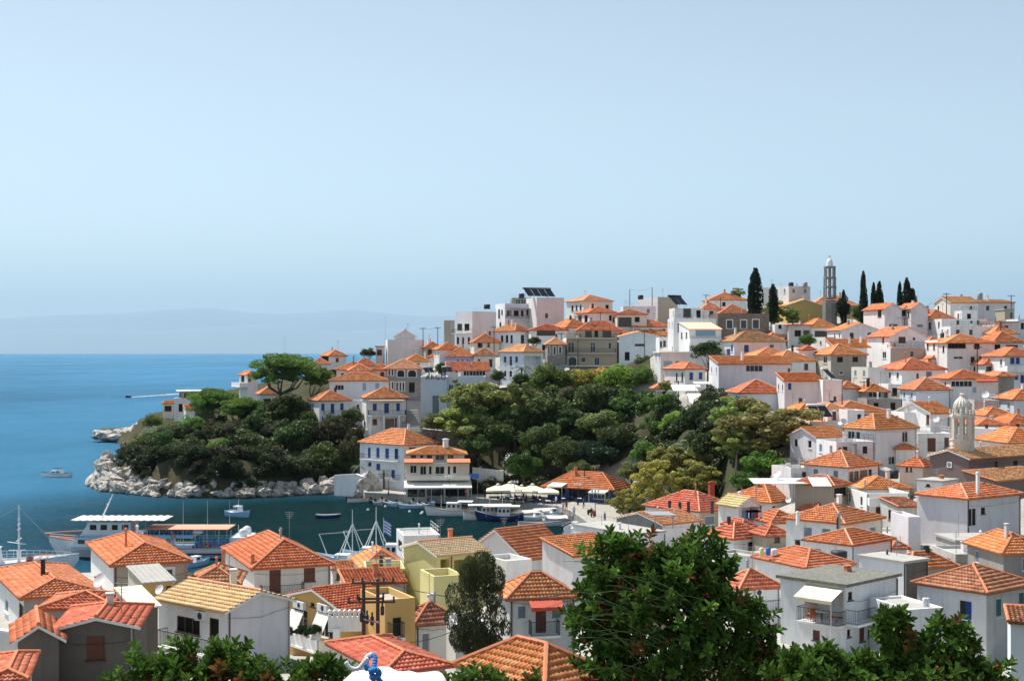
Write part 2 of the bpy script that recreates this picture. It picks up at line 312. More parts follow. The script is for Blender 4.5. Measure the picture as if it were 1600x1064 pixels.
def caps(lines, D, mat, parent):
    m_ = MB(); r = .105 if D < 215 else .12; seg = .42 if D < 135 else (.6 if D < 215 else 1.0)
    for a, b_ in lines:
        a, b_ = Vector(a), Vector(b_); n = max(1, int((b_ - a).length / seg))
        for k in range(n):
            p0 = a.lerp(b_, k / n); p1 = a.lerp(b_, (k + 1.05) / n); m_.tube(p0 + Vector((0, 0, .03)), p1 + Vector((0, 0, .06)), r * 1.1, r * .85, 6, cap=True)
    if m_.v:
        o = m_.build('ridge_cap', mat, parent)
def wallface(m_, O, du, W, z0, z1, ops, nrm, mat):
    """a wall with real openings; ops (u0,u1,za,zb,depth)"""
    us = sorted({0.0, W, *[o[0] for o in ops], *[o[1] for o in ops]}); zs = sorted({z0, z1, *[o[2] for o in ops], *[o[3] for o in ops]})
    P = lambda u, z, d=0: (O.x + du.x * u - nrm.x * d, O.y + du.y * u - nrm.y * d, z)
    for i in range(len(us) - 1):
        for j in range(len(zs) - 1):
            cu, cz = (us[i] + us[i + 1]) / 2, (zs[j] + zs[j + 1]) / 2
            if any(o[0] < cu < o[1] and o[2] < cz < o[3] for o in ops): continue
            m_.poly([P(us[i], zs[j]), P(us[i + 1], zs[j]), P(us[i + 1], zs[j + 1]), P(us[i], zs[j + 1])], mat)
    for (a, b_, c, d, dep) in ops:
        m_.poly([P(a, c), P(a, d), P(a, d, dep), P(a, c, dep)], mat); m_.poly([P(b_, c), P(b_, d), P(b_, d, dep), P(b_, c, dep)], mat)
        m_.poly([P(a, d), P(b_, d), P(b_, d, dep), P(a, d, dep)], mat); m_.poly([P(a, c), P(b_, c), P(b_, c, dep), P(a, c, dep)], mat)
        m_.poly([P(a, c, dep + .01), P(b_, c, dep + .01), P(b_, d, dep + .01), P(a, d, dep + .01)], mat)
SH = {'sb': 'blue', 'lb': 'lightblue', 'gs': 'greyblue', 'gn': 'green', 'br': 'brown', 'bk': 'greyblue'}
def window(root, O, du, nrm, u0, u1, z0, z1, kind, D, wallmat):
    P = lambda u, z, d=0: Vector((O.x + du.x * u - nrm.x * d, O.y + du.y * u - nrm.y * d, z))
    up = Vector((0, 0, 1)); fw = .07; W, Hh = u1 - u0, z1 - z0
    isdoor = kind in ('br',) and Hh > 1.6
    fr = MB(); fm = 'frame_brown' if kind in ('br', 'k') else 'frame_white'
    dd = .10
    for (a, b_, c, d) in ((0, fw, 0, Hh), (W - fw, W, 0, Hh), (fw, W - fw, Hh - fw, Hh), (fw, W - fw, 0, fw)):
        fr.box(P(u0 + a, z0 + c, dd), du * (b_ - a), up * (d - c), nrm * .05)
    n = max(1, round(W / (.75 if kind != 'row' else .7)))
    if kind in ('d', 'row', 'k', 'bay'):
        for i in range(1, n): fr.box(P(u0 + W * i / n - .03, z0 + fw, dd), du * .06, up * (Hh - 2 * fw), nrm * .045)
        if Hh > 1.9 and kind == 'd': fr.box(P(u0 + fw, z0 + Hh * .68, dd), du * (W - 2 * fw), up * .05, nrm * .043)
    if kind not in ('k', 'br') or not isdoor:
        if Hh < 2.2: fr.box(P(u0 - .08, z0 - .07, 0), du * (W + .16), up * .07, nrm * .10)      # sill
    if kind in ('sb', 'ar', 'dt', 'lbt'):                                                       # plaster surround
        for (a, b_, c, d) in ((-.14, 0, 0, Hh), (W, W + .14, 0, Hh), (-.14, W + .14, Hh, Hh + .15)):
            fr.box(P(u0 + a, z0 + c, 0), du * (b_ - a), up * (d - c), nrm * .03)
    if kind == 'ar':                                                                            # arched head: two spandrels
        r = W / 2
        for sgn in (0, 1):
            pts = [P(u0 + (0 if sgn == 0 else W), z1, .02)]
            for k in range(6):
                th = math.pi / 2 * k / 5; pts.append(P(u0 + r - r * math.cos(th) if sgn == 0 else u0 + r + r * math.cos(th), z1 - r + r * math.sin(th), .02))
            fr.poly(pts)
    w_ = fr.build('door' if isdoor else 'window', fm, root)
    if kind in SH and kind != 'bk':
        for i in range(2 if W > .7 else 1):
            nn = 2 if W > .7 else 1; a = u0 + fw + (W - 2 * fw) * i / nn; b_ = u0 + fw + (W - 2 * fw) * (i + 1) / nn - .015
            lf = MB(); lf.box(P(a, z0 + fw, .085), du * (b_ - a), up * (Hh - 2 * fw), nrm * .03)
            if D < 135:
                ns = max(3, int((Hh - .3) / .14))
                for k in range(ns):
                    zz = z0 + fw + .1 + (Hh - 2 * fw - .2) * k / ns; lf.box(P(a + .06, zz, .055), du * (b_ - a - .12), up * .06, nrm * .015)
            lf.build('shutter', SH[kind], w_)
    elif kind == 'bk':
        lf = MB(); lf.box(P(u0 + fw, z0 + fw, .085), du * (W * .45), up * (Hh - 2 * fw), nrm * .03); lf.build('shutter', 'blue', w_)
        pn = MB(); pn.poly([P(u0, z0, .13), P(u1, z0, .13), P(u1, z1, .13), P(u0, z1, .13)]); pn.build('pane', 'glass', w_)
    else:
        pn = MB(); pn.poly([P(u0, z0, .13), P(u1, z0, .13), P(u1, z1, .13), P(u0, z1, .13)]); pn.build('pane', 'glass' if kind != 'k' or random.random() < .5 else 'dark', w_)
    return w_
def house(label, xl, xc, xr, ye, yb, D, a=0, roof='hip', yr=None, wall='white', L=(), R=(), rc='orange', wL=None, depth=None, into=None, ends=(1, 1), ov=.35, name='house', cat='house', cap=None, par=.45, base=True, rmat='concrete', axis=None, group=None, maxd=13, blank=False):
    k_ = random.uniform(.88, 1.12); TINT[0] = (k_, k_ * random.uniform(.92, 1.16), k_ * random.uniform(.86, 1.12), 1)
    a = math.radians(a); C = at(X(xc), Yp(ye), D); zt = C.z; zb = at(X(xc), Yp(yb), D).z
    dR = Vector((math.cos(a), math.sin(a), 0)); dL = Vector((-math.sin(a), math.cos(a), 0))
    W = along(C, dR, X(xr)); W = min(max(W, 1.2), 34) if W > 0 else 8
    d = depth
    if d is None:
        d = along(C, dL, X(xl)) if xl < xc - .5 else 7
        if d <= 0 or d > 40: d = maxd
        d = min(max(d, 3.2), maxd)
    C = Vector((C.x, C.y, 0)); nR, nL = -dL, -dR
    P = lambda u, v, z: Vector((C.x + dR.x * u + dL.x * v, C.y + dR.y * u + dL.y * v, z))
    root = into['root'] if into else empty(name, P(W / 2, d / 2, zb), label, cat, group)
    H_ = dict(root=root, C=C, dR=dR, dL=dL, nR=nR, nL=nL, W=W, d=d, zt=zt, zb=zb, P=P, D=D, mid=P(W / 2, d / 2, zt))
    if base:
        for (u, v) in ((0, 0), (W, 0), (0, d), (W, d), (W / 2, 0), (0, d / 2)): p = P(u, v, zb); BASES.append((p.x, p.y, zb - .15))
        FOOT.append((C.x, C.y, dR.x, dR.y, dL.x, dL.y, W, d, zb))
    def conv(ops, dvec, Wd):
        out = []
        for (x0, y0, x1, y1, k) in ops:
            u0, u1 = along(C, dvec, X(x0)), along(C, dvec, X(x1))
            if u0 > u1: u0, u1 = u1, u0
            u0, u1 = max(.12, u0), min(Wd - .12, u1)
            if u1 - u0 < .25:
                um = min(max((u0 + u1) / 2, .4), Wd - .4); u0, u1 = um - .22, um + .22
            Ym = C.y + dvec.y * (u0 + u1) / 2
            z1 = HC - (Yp(y0) - EYE) * Ym / F; z0 = HC - (Yp(y1) - EYE) * Ym / F; z1 = min(z1, zt - .12); z0 = min(z0, z1 - .3)
            if u1 - u0 > .2: out.append((u0, u1, z0, z1, k))
        return out
    oR, oL = conv(R, dR, W), conv(L, dL, d); zlow = zb - 3.0
    if D > 120 and wall not in ('churchwall', 'mustard', 'stone', 'blue_wall') and not blank:          # ordinary small windows on walls the photograph shows only partly
        for ops, Wd in ((oR, W), (oL, d)):
            if ops or Wd < 3.2 or zt - zb < 2.2: continue
            k = random.choice(['gs', 'd', 'd', 'k', 'br', 'd']); n_ = max(1, int(Wd / 2.8))
            for i in range(n_):
                if random.random() < .22: continue
                u = Wd * (i + .5) / n_ + random.uniform(-.2, .2); ops.append((u - .42, u + .42, zt - 1.75, zt - .6, k))
    depth_of = lambda k: 1.6 if k == 'lg' else .16
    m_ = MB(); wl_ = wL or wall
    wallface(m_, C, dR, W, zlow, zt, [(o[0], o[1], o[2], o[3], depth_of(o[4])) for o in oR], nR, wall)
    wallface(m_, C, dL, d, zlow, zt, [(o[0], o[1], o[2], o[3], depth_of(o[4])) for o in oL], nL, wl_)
    m_.poly([P(W, 0, zlow), P(W, d, zlow), P(W, d, zt), P(W, 0, zt)], wall); m_.poly([P(0, d, zlow), P(W, d, zlow), P(W, d, zt), P(0, d, zt)], wl_)
    # ridge height
    zr = None
    if yr is not None:
        Ym = {'gable_l': P(W / 2, 0, 0).y, 'shed': P(W / 2, d, 0).y}.get(roof, P(W / 2, d / 2, 0).y)
        zr = HC - (Yp(yr) - EYE) * Ym / F
    if roof in ('hip', 'gable_r', 'gable_l'):
        ax = axis or ('u' if (roof == 'gable_r' or (roof == 'hip' and W >= d)) else 'v')
        half = (d if ax == 'u' else W) / 2; rise = min(max((zr if zr else zt) - zt, half * .24), half * .62); zr = zt + rise
        lenA = W if ax == 'u' else d; Q = (lambda s_, c_, z: P(s_, c_, z)) if ax == 'u' else (lambda s_, c_, z: P(c_, s_, z))
        e0, e1 = ends if roof == 'hip' else (0, 0); span = 2 * half; k = rise / half; ze = zt - k * ov
        i0 = min(half, lenA / 2) if e0 else -ov * .7; i1 = lenA - (min(half, lenA / 2) if e1 else -ov * .7)
        r0, r1 = Q(i0, half, zr + .02), Q(i1, half, zr + .02)
        g0 = -ov if e0 else -ov * .7; g1 = lenA + (ov if e1 else ov * .7)
        c00, c10, c01, c11 = Q(g0, -ov, ze), Q(g1, -ov, ze), Q(g0, span + ov, ze), Q(g1, span + ov, ze)
        H_['zr'] = zr; nmr = 'roof'; tm = 'tile_' + rc; rl = []
        ro = empty('roof', P(W / 2, d / 2, zt)); ro.parent = root; ro.location = P(W / 2, d / 2, zt) - ORG[root.name]; ORG[ro.name] = P(W / 2, d / 2, zt); H_['roof'] = ro
        tiles(c00, c10, r0, r1, D, tm, 'tiles', ro); tiles(c11, c01, r1, r0, D, tm, 'tiles', ro)
        if e0: tiles(c01, c00, r0, r0, D, tm, 'tiles', ro)
        else: m_.poly([Q(0, 0, zt), Q(0, span, zt), Q(0, half, zr)], wl_ if ax == 'u' else wall)
        if e1: tiles(c10, c11, r1, r1, D, tm, 'tiles', ro)
        else: m_.poly([Q(lenA, 0, zt), Q(lenA, span, zt), Q(lenA, half, zr)], wl_ if ax == 'u' else wall)
        lines = [(r0, r1)] + ([(c00, r0), (c01, r0)] if e0 else []) + ([(c10, r1), (c11, r1)] if e1 else [])
        caps([(p + Vector((0, 0, .06)), q_ + Vector((0, 0, .06))) for p, q_ in lines], D, (cap if D > 110 else None) or ('tile_cap_pale' if rc in ('pale', 'peach') else 'tile_cap'), ro)
        if not (e0 and e1):                                                   # verge boards on the gables
            for g, e_ in ((g0, e0), (g1, e1)):
                if e_: continue
                for cc in (-ov, span + ov):
                    vb = MB(); p0, p1 = Q(g, cc, ze - .12), Q(g, half, zr - .12); vb.box(p0, p1 - p0, (Q(g + .05 * (1 if g == g0 else -1), cc, ze - .12) - p0), Vector((0, 0, .16))); vb.build('verge_board', 'frame_white', ro)
    elif roof == 'shed':
        rise = min(max((zr or zt) - zt, d * .10), d * .7); zr = zt + rise; k = rise / d; H_['zr'] = zr
        m_.poly([P(0, 0, zt), P(0, d, zt), P(0, d, zr)], wl_); m_.poly([P(W, 0, zt), P(W, d, zt), P(W, d, zr)], wall); m_.poly([P(0, d, zt), P(W, d, zt), P(W, d, zr), P(0, d, zr)], wall)
        ro = empty('roof', P(W / 2, d / 2, zt)); ro.parent = root; ro.location = P(W / 2, d / 2, zt) - ORG[root.name]; ORG[ro.name] = P(W / 2, d / 2, zt); H_['roof'] = ro
        E0, E1, T0, T1 = P(-.15, -ov, zt - k * ov + .06), P(W + .15, -ov, zt - k * ov + .06), P(-.15, d + .1, zr + .08), P(W + .15, d + .1, zr + .08)
        if rc in ('sheet_cream', 'concrete', 'metal_white', 'canvas', 'canvas_peach'):
            sb = MB(); sb.box(E0, E1 - E0, T0 - E0, Vector((0, 0, .09)))
            nr = int(W / .35)
            for i in range(nr): p = E0.lerp(E1, (i + .5) / nr) + Vector((0, 0, .09)); sb.box(p, dR * .05, T0 - E0, Vector((0, 0, .03)))
            sb.build('roof_sheet', rc, ro)
        else:
            tiles(E0, E1, T0, T1, D, 'tile_' + rc, 'tiles', ro); caps([(T0, T1), (E0 + Vector((0, 0, .05)), T0)], D, cap or 'tile_cap', ro)
    elif roof == 'flat':
        m2 = MB(); t_ = .18; zf = zt - par; rm = rmat
        m2.poly([P(t_, t_, zf), P(W - t_, t_, zf), P(W - t_, d - t_, zf), P(t_, d - t_, zf)])
        H_['roof'] = m2.build('roof', rm, root); pr = MB(); q = [(0, 0), (W, 0), (W, d), (0, d)]; qi = [(t_, t_), (W - t_, t_), (W - t_, d - t_), (t_, d - t_)]
        for i in range(4):
            j = (i + 1) % 4; pr.poly([P(*q[i], zt), P(*q[j], zt), P(*qi[j], zt), P(*qi[i], zt)]); pr.poly([P(*qi[i], zt), P(*qi[j], zt), P(*qi[j], zf), P(*qi[i], zf)])
        pr.build('parapet', wall, root)
    elif roof == 'slab':
        m2 = MB(); o_ = ov; m2.box(P(-o_, -o_, zt + .004), dR * (W + 2 * o_), dL * (d + 2 * o_), Vector((0, 0, .22))); H_['roof'] = m2.build('roof', rmat, root)
    wk = random.uniform(.86, 1.0); wt_ = random.uniform(-.03, .03); m_.build('wall', None, root).color = (wk * (1 + wt_), wk, wk * (1 - wt_), 1)
    extras(H_, D, P, W, d, zt, zb, zr, roof, oR, oL)
    if D < 235 and W > 3 and zt - zb > 2:                                     # a downpipe or two and a sagging service cable
        for u, v in (((W - .12, 0), (.15, 0)) if random.random() < .4 else ((W - .12, 0),)):
            dp = MB(); p = P(u, v, 0) + nR * .07; dp.tube((p.x, p.y, zlow), (p.x, p.y, zt - .15), .05, n=6); dp.build('downpipe', random.choice(['metal_grey', 'frame_brown', 'metal_white', 'metal_dark']), root)
        if random.random() < .6:
            cb = MB(); z_ = zt - random.uniform(.4, 1.2); cb.path([P(W * i / 8, 0, z_ - .25 * math.sin(math.pi * i / 8) * random.uniform(.7, 1.2)) + nR * .05 for i in range(9)], .012, 3); cb.build('cable', 'metal_dark', root)
    for o in oR: opening(root, C, dR, nR, o, D, wall)
    for o in oL: opening(root, C, dL, nL, o, D, wl_)
    return H_
def extras(H_, D, P, W, d, zt, zb, zr, roof, oR, oL):
    if 'roof' not in H_ or W < 3: return
    ro = H_['roof']; top = zr if zr else zt
    for _ in range(random.choice([0, 1, 1, 2]) if D > 100 else random.choice([0, 1])):       # stub chimneys and flues
        u, v = random.uniform(.25, .75) * W, random.uniform(.3, .7) * d; z_ = top - (.35 if zr else .5) * random.uniform(.2, 1); hgt = random.uniform(.6, 1.2); w_ = random.uniform(.28, .45); c = MB(); p = P(u, v, z_ - .5)
        if random.random() < .6: c.cbox(p, w_, w_, hgt + .5, .4); c.cbox(p + Vector((0, 0, hgt + .56)), w_ * 1.3, w_ * 1.3, .07, .4); c.cbox(p + Vector((0, 0, hgt + .5)), w_ * .7, w_ * .7, .06, .4)
        else: c.tube(p, p + Vector((0, 0, hgt + .7)), .09, .09, 7); c.lathe(p + Vector((0, 0, hgt + .7)), [(.16, 0), (.02, .16)], 7)
        c.build('chimney', random.choice(['white', 'metal_grey', 'tile_cap', 'metal_dark', 'white_old']), ro)
    if random.random() < .5:                                                                 # a television aerial
        u, v = random.uniform(.1, .9) * W, random.uniform(.3, .8) * d; p = P(u, v, top - .4); hgt = random.uniform(1.6, 3.0); c = MB(); c.tube(p, p + Vector((0, 0, hgt)), .028 if D < 200 else .04, n=4)
        for k in range(4): c.tube(p + Vector((-.4 + .06 * k, 0, hgt - .1 - .16 * k)), p + Vector((.4 - .06 * k, 0, hgt - .1 - .16 * k)), .014 if D < 200 else .022, n=3)
        c.build('aerial', 'metal_grey', ro)
    if roof == 'flat' and D > 120 and random.random() < .4:                                  # rail round a roof terrace
        c = MB(); cs = [P(.1, .1, zt), P(W - .1, .1, zt), P(W - .1, d - .1, zt)]
        for a, b_ in zip(cs[:-1], cs[1:]):
            for hh in (.45, .85): c.tube(a + Vector((0, 0, hh)), b_ + Vector((0, 0, hh)), .025, n=4)
            n_ = max(2, int((b_ - a).length / 1.2))
            for i in range(n_ + 1): q = a.lerp(b_, i / n_); c.tube(q, q + Vector((0, 0, .85)), .025, n=4)
        c.build('terrace_rail', random.choice(['metal_dark', 'metal_white']), H_['root'])
def opening(root, C, du, nrm, o, D, wallmat):
    if o[4] == 'lg':
        bo = C - nrm * 1.59; bo.z = 0; wd = o[1] - o[0]
        window(root, bo, du, nrm, o[0] + wd * .3, o[0] + wd * .3 + min(1.0, wd * .4), o[2] + .05, min(o[2] + 2.2, o[3] - .1), 'k', D, wallmat); return
    if o[4] in ('st', 'bm'):
        P = lambda u, z, dd: (C.x + du.x * u - nrm.x * dd, C.y + du.y * u - nrm.y * dd, z)
        p = MB(); p.poly([P(o[0], o[2], .08), P(o[1], o[2], .08), P(o[1], o[3], .08), P(o[0], o[3], .08)]); p.build('stone_panel', 'stone', root); return
    window(root, C, du, nrm, *o, D, wallmat)
def face(h, s): return (h['C'], h['dR'], h['nR'], h['W']) if s == 'R' else (h['C'], h['dL'], h['nL'], h['d'])
def span(h, s, x0, x1, y):
    C, du, n, W = face(h, s); u0, u1 = sorted((along(C, du, X(x0)), along(C, du, X(x1)))); u0 = max(u0, -.3); u1 = min(u1, W + .3)
    Y = C.y + du.y * (u0 + u1) / 2; return C, du, n, u0, u1, HC - (Yp(y) - EYE) * Y / F
def balcony(h, s, x0, x1, y, dep=1.2, kind='rail', slabm='white', hr=1.0, plants=False):
    C, du, n, u0, u1, z = span(h, s, x0, x1, y); up = Vector((0, 0, 1)); B = lambda u, d, z_: Vector((C.x + du.x * u + n.x * d, C.y + du.y * u + n.y * d, z_))
    o = empty('balcony', B((u0 + u1) / 2, 0, z)); o.parent = h['root']; o.location = ORG[o.name] - ORG[h['root'].name]
    m_ = MB(); m_.box(B(u0, .002, z - .16), du * (u1 - u0), n * dep, up * .16); m_.build('slab', slabm, o)
    r = MB(); cor = [B(u0 + .04, .02, z), B(u0 + .04, dep - .06, z), B(u1 - .04, dep - .06, z), B(u1 - .04, .02, z)]
    for p, q in zip(cor[:-1], cor[1:]):
        if kind == 'solid': r.box(p, q - p, (q - p).normalized().cross(up) * .1, up * hr)
        else:
            r.tube(p + up * hr, q + up * hr, .03, n=4); r.tube(p + up * .08, q + up * .08, .02, n=4); L_ = (q - p).length; k = max(2, int(L_ / (.14 if h['D'] < 150 else .28)))
            for i in range(k + 1): pp = p.lerp(q, i / k); r.tube(pp, pp + up * hr, .014 if h['D'] < 150 else .022, n=3, cap=False)
    r.build('railing', slabm if kind == 'solid' else ('metal_white' if kind == 'white' else 'metal_dark'), o)
    return o
def awning(h, s, x0, x1, y, dep=1.4, drop=.5, mat='canvas', legs=0):
    C, du, n, u0, u1, z = span(h, s, x0, x1, y); up = Vector((0, 0, 1)); B = lambda u, d, z_: Vector((C.x + du.x * u + n.x * d, C.y + du.y * u + n.y * d, z_))
    m_ = MB(); p = B(u0, .01, z); m_.box(p, du * (u1 - u0), n * dep - up * drop, up * .05); m_.box(B(u0, dep, z - drop - .2), du * (u1 - u0), n * .03, up * .22)
    k = max(2, int((u1 - u0) / .5))
    for i in range(0, k, 2): pp = B(u0 + (u1 - u0) * i / k, .01, z + .05); m_.box(pp, du * ((u1 - u0) / k), n * dep - up * drop, up * .012)
    o = m_.build('awning', mat, h['root'])
    if legs:
        g = MB()
        for i in range(legs): q = B(u0 + .1 + (u1 - u0 - .2) * i / max(1, legs - 1), dep - .1, z - drop); g.tube(q, q - up * legs_h(h, q), .04, n=5)
        g.build('awning_post', 'metal_white', o)
    return o
def legs_h(h, q): return max(1.5, min(2.8, q.z - h['zb']))
def chimney(h, x, yt, yb, wpx, mat='white', D=None, cowl=True):
    D = D or h['mid'].y; p = at(X(x), Yp(yt), D); pb = at(X(x), Yp(yb), D); w_ = max(.3, wpx / V[2] * D / F); m_ = MB(); ht = p.z - pb.z
    m_.cbox((p.x, p.y, pb.z - .9), w_, w_, ht + .9 - .18, .3)
    if cowl: m_.cbox((p.x, p.y, p.z - .18), w_ * 1.25, w_ * 1.25, .08, .3); m_.cbox((p.x, p.y, p.z - .10), w_ * .8, w_ * .8, .10, .3)
    return m_.build('chimney', mat, h['roof'])
# ------------------------------------------------------------------ the houses, nearest rows first
HS = {}
view(0, 780, 3.747)
h = house('dark grey rendered house with red roof and brown shutters, bottom left corner', 290, 345, 785, 748, 1150, 72, 8, 'hip', 640, 'darkgrey', rc='red', ends=(0, 1), R=[(507, 797, 615, 942, 'br')], depth=5.5)
HS['n1'] = h
house('', 0, 104, 345, 815, 1150, 70, 20, 'gable_l', 730, 'darkgrey', L=[(5, 830, 35, 950, 'gs')], rc='red', wL='white_old', into=h, depth=4.5)
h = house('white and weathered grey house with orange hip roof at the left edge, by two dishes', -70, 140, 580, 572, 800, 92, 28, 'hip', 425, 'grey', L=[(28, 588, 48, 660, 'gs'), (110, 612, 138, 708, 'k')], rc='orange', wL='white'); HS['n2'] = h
house('low strip of red tiled roof behind the dark grey house', 235, 255, 660, 632, 760, 83, 4, 'hip', 572, 'grey', rc='red', depth=4)
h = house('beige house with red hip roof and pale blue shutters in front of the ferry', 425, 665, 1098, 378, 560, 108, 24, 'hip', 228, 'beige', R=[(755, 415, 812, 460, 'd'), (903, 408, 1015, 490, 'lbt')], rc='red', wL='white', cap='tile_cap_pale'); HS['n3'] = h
house('ochre shed with corrugated lean-to roof below the beige house', 750, 838, 1015, 492, 600, 99, 28, 'shed', 462, 'ochre', R=[(972, 505, 1003, 540, 'k')], rc='concrete', wL='cream', name='shed', cat='shed')
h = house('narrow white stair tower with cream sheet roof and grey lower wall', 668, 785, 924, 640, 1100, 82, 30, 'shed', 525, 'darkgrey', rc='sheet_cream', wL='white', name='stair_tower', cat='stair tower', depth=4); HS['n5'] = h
view(240, 780, 3.747)
h = house('white house with pale tan roof and blank lilac gable, foreground left', 30, 430, 798, 648, 1000, 85, 50, 'gable_l', 540, 'lilac', L=[(135, 690, 270, 785, 'k'), (325, 695, 382, 875, 'k')], rc='pale', wL='white', maxd=9, blank=True); HS['n7'] = h
balcony(h, 'L', 80, 425, 880, .9, 'rail')
h = house('white house with red roof and two tall brown doors beside the ferry stern', 375, 590, 1035, 395, 620, 118, 22, 'hip', 215, 'white_old', R=[(678, 412, 745, 558, 'br'), (880, 400, 945, 480, 'br')], rc='red', wL='white', cap='tile_cap'); HS['n8'] = h
balcony(h, 'R', 622, 870, 562, 1.0, 'rail')
chimney(h, 410, 290, 335, 12, 'tile_cap', 120)
chimney(h, 580, 318, 360, 12, 'tile_cap', 119)
house('tiny shed with broken mottled tile roof between beige and white houses', 210, 225, 490, 488, 600, 108, 6, 'hip', 392, 'white_old', rc='mottled', depth=5)
view(440, 780, 3.747)
h = house('ochre house with planted balcony and two air conditioners under red gable', 45, 345, 640, 640, 1000, 100, 38, 'gable_r', 535, 'ochre', L=[(70, 640, 150, 800, 'd'), (222, 655, 300, 810, 'd'), (170, 580, 192, 612, 'k'), (205, 585, 227, 614, 'k')], rc='red', maxd=8.5, cap='tile_cap'); HS['n10'] = h
balcony(h, 'L', 50, 300, 842, 1.3, 'solid', 'white', .8)
h2 = house('', 480, 605, 782, 588, 1000, 97, 26, 'flat', None, 'ochre', R=[(650, 690, 700, 860, 'k')], into=h, depth=5)
balcony(h2, 'R', 620, 700, 800, .8, 'rail')
house('', 170, 380, 730, 498, 700, 106, 14, 'shed', 445, 'cream', rc='red', into=h, depth=4)
h = house('old whitewashed house with sagging mottled brown roof beside the dark tree', 755, 785, 1042, 722, 1060, 104, 25, 'hip', 572, 'white_old', R=[(820, 780, 868, 935, 'gs')], rc='old', cap='tile_cap'); HS['n11'] = h
h = house('pale yellow house with tan gable roof and open porch', 715, 910, 1205, 325, 690, 125, 32, 'gable_r', 245, 'yellow', R=[(930, 350, 985, 455, 'lg'), (1010, 352, 1090, 455, 'lg')], rc='pale', maxd=9, blank=True); HS['n12'] = h
house('', 870, 890, 1065, 450, 690, 117, 20, 'flat', None, 'yellow', into=h, depth=4, par=.8, blank=True)
house('', 483, 490, 724, 408, 690, 126, 8, 'flat', None, 'yellow', into=h, depth=5, par=.8, blank=True)
m_ = MB(); C, du, n, u0, u1, z = span(h, 'R', 930, 935, 455)
h = house('low white house with orange roof left of the yellow house', 395, 480, 722, 395, 600, 136, 14, 'hip', 288, 'white', L=[(430, 425, 442, 465, 'k')], rc='orange', depth=7); HS['n13'] = h
house('little orange porch roof on posts beside the red roofed house', 285, 300, 420, 412, 520, 128, 12, 'shed', 368, 'white', R=[(320, 425, 400, 470, 'k')], rc='orange', depth=2.5, name='porch', cat='porch')
house('white flat-roofed harbour shed behind the yellow house', 672, 715, 928, 212, 330, 158, 12, 'flat', None, 'white', L=[(683, 240, 705, 285, 'k')], par=.2, name='shed', cat='shed')
view(620, 780, 3.747)
h = house('white house with red roof, red awning and small balcony right of dark tree', 595, 660, 1042, 568, 1000, 100, 12, 'hip', 415, 'white_old', R=[(705, 620, 760, 700, 'gs'), (812, 630, 875, 780, 'br'), (905, 612, 965, 700, 'gs')], rc='orange', cap='tile_cap'); HS['n14'] = h
balcony(h, 'R', 770, 938, 782, 1.1, 'rail'); awning(h, 'R', 765, 955, 572, 1.3, .55, 'canvas_red')
h = house('white house with blank lilac gable and orange roof by the quay', 425, 745, 1010, 345, 520, 142, 42, 'gable_r', 165, 'white', rc='orange', wL='lilac', maxd=12, blank=True); HS['n15'] = h
house('white box annex with flat roof below the lilac gable', 470, 640, 790, 360, 480, 128, 30, 'flat', None, 'white', depth=4, name='annex', cat='annex')
h = house('white house with lean-to orange roof behind the berry bush', 852, 1030, 1330, 332, 640, 118, 36, 'shed', 218, 'white', rc='orange', wL='lilac', maxd=9, blank=True); HS['n16'] = h
house('red hip roof at the bottom centre below the utility pole', -250, -55, 285, 1000, 1250, 66, 28, 'hip', 862, 'white_old', rc='red', cap='tile_cap', depth=7)
house('large orange hip roof at the bottom edge left of the berry bush', 400, 868, 1190, 1062, 1350, 52, 42, 'hip', 842, 'white_old', rc='orange', cap='tile_cap_pale', maxd=9)
view(860, 760, 3.5)
h = house('low white building with pale concrete roof beside the quay', 258, 440, 628, 268, 400, 160, 34, 'slab', None, 'white', ov=.1, depth=11, blank=True); HS['n19'] = h
h = house('grey gable house with tan tile roof carrying a flat solar panel', 362, 612, 822, 205, 360, 168, 38, 'gable_r', 138, 'white', rc='peach', wL='grey', maxd=12); HS['n20'] = h
h = house('grey beige house with striped red hip roof and row of cowls', 520, 815, 1020, 132, 260, 180, 40, 'hip', 28, 'beige', L=[(560, 150, 600, 190, 'gs')], R=[(845, 160, 900, 210, 'gs'), (930, 155, 975, 190, 'd')], rc='red', wL='white', cap='tile_cap_pale', maxd=11); HS['n21'] = h
for x, y in ((652, 68), (708, 75), (755, 75), (885, 70)): chimney(h, x, y + 8, y + 38, 5, 'metal_dark', 178)
h = house('small gabled carport with cream roof and washing hung inside', 945, 1030, 1150, 106, 240, 172, 30, 'gable_l', 60, 'white', R=[(1045, 112, 1140, 190, 'lg')], rc='pale', depth=4, name='carport', cat='carport'); HS['n22'] = h
house('small red roof with white eave just above the berry bush', 840, 1000, 1190, 280, 400, 158, 34, 'hip', 198, 'white', rc='red', cap='tile_cap_pale', maxd=9)
house('low red roof between carport and chimney pots', 950, 1050, 1115, 215, 300, 166, 30, 'hip', 180, 'white', rc='red')
house('red roof slope behind the stained terrace', 1112, 1180, 1300, 262, 340, 156, 18, 'hip', 190, 'beige', R=[(1225, 275, 1255, 305, 'k')], rc='red')
h = house('white house with red roof and wall air conditioner left of the porch house', 985, 1040, 1254, 548, 760, 112, 18, 'hip', 428, 'white', rc='red', cap='tile_cap_pale'); HS['n30'] = h
balcony(h, 'R', 1100, 1254, 680, 1.0, 'rail')
view(1180, 780, 3.746)
house('stained grey terrace block with odds and ends on top', -80, 168, 275, 362, 500, 126, 40, 'flat', None, 'greywhite', L=(), name='terrace_block', cat='terrace', par=.25, depth=8)
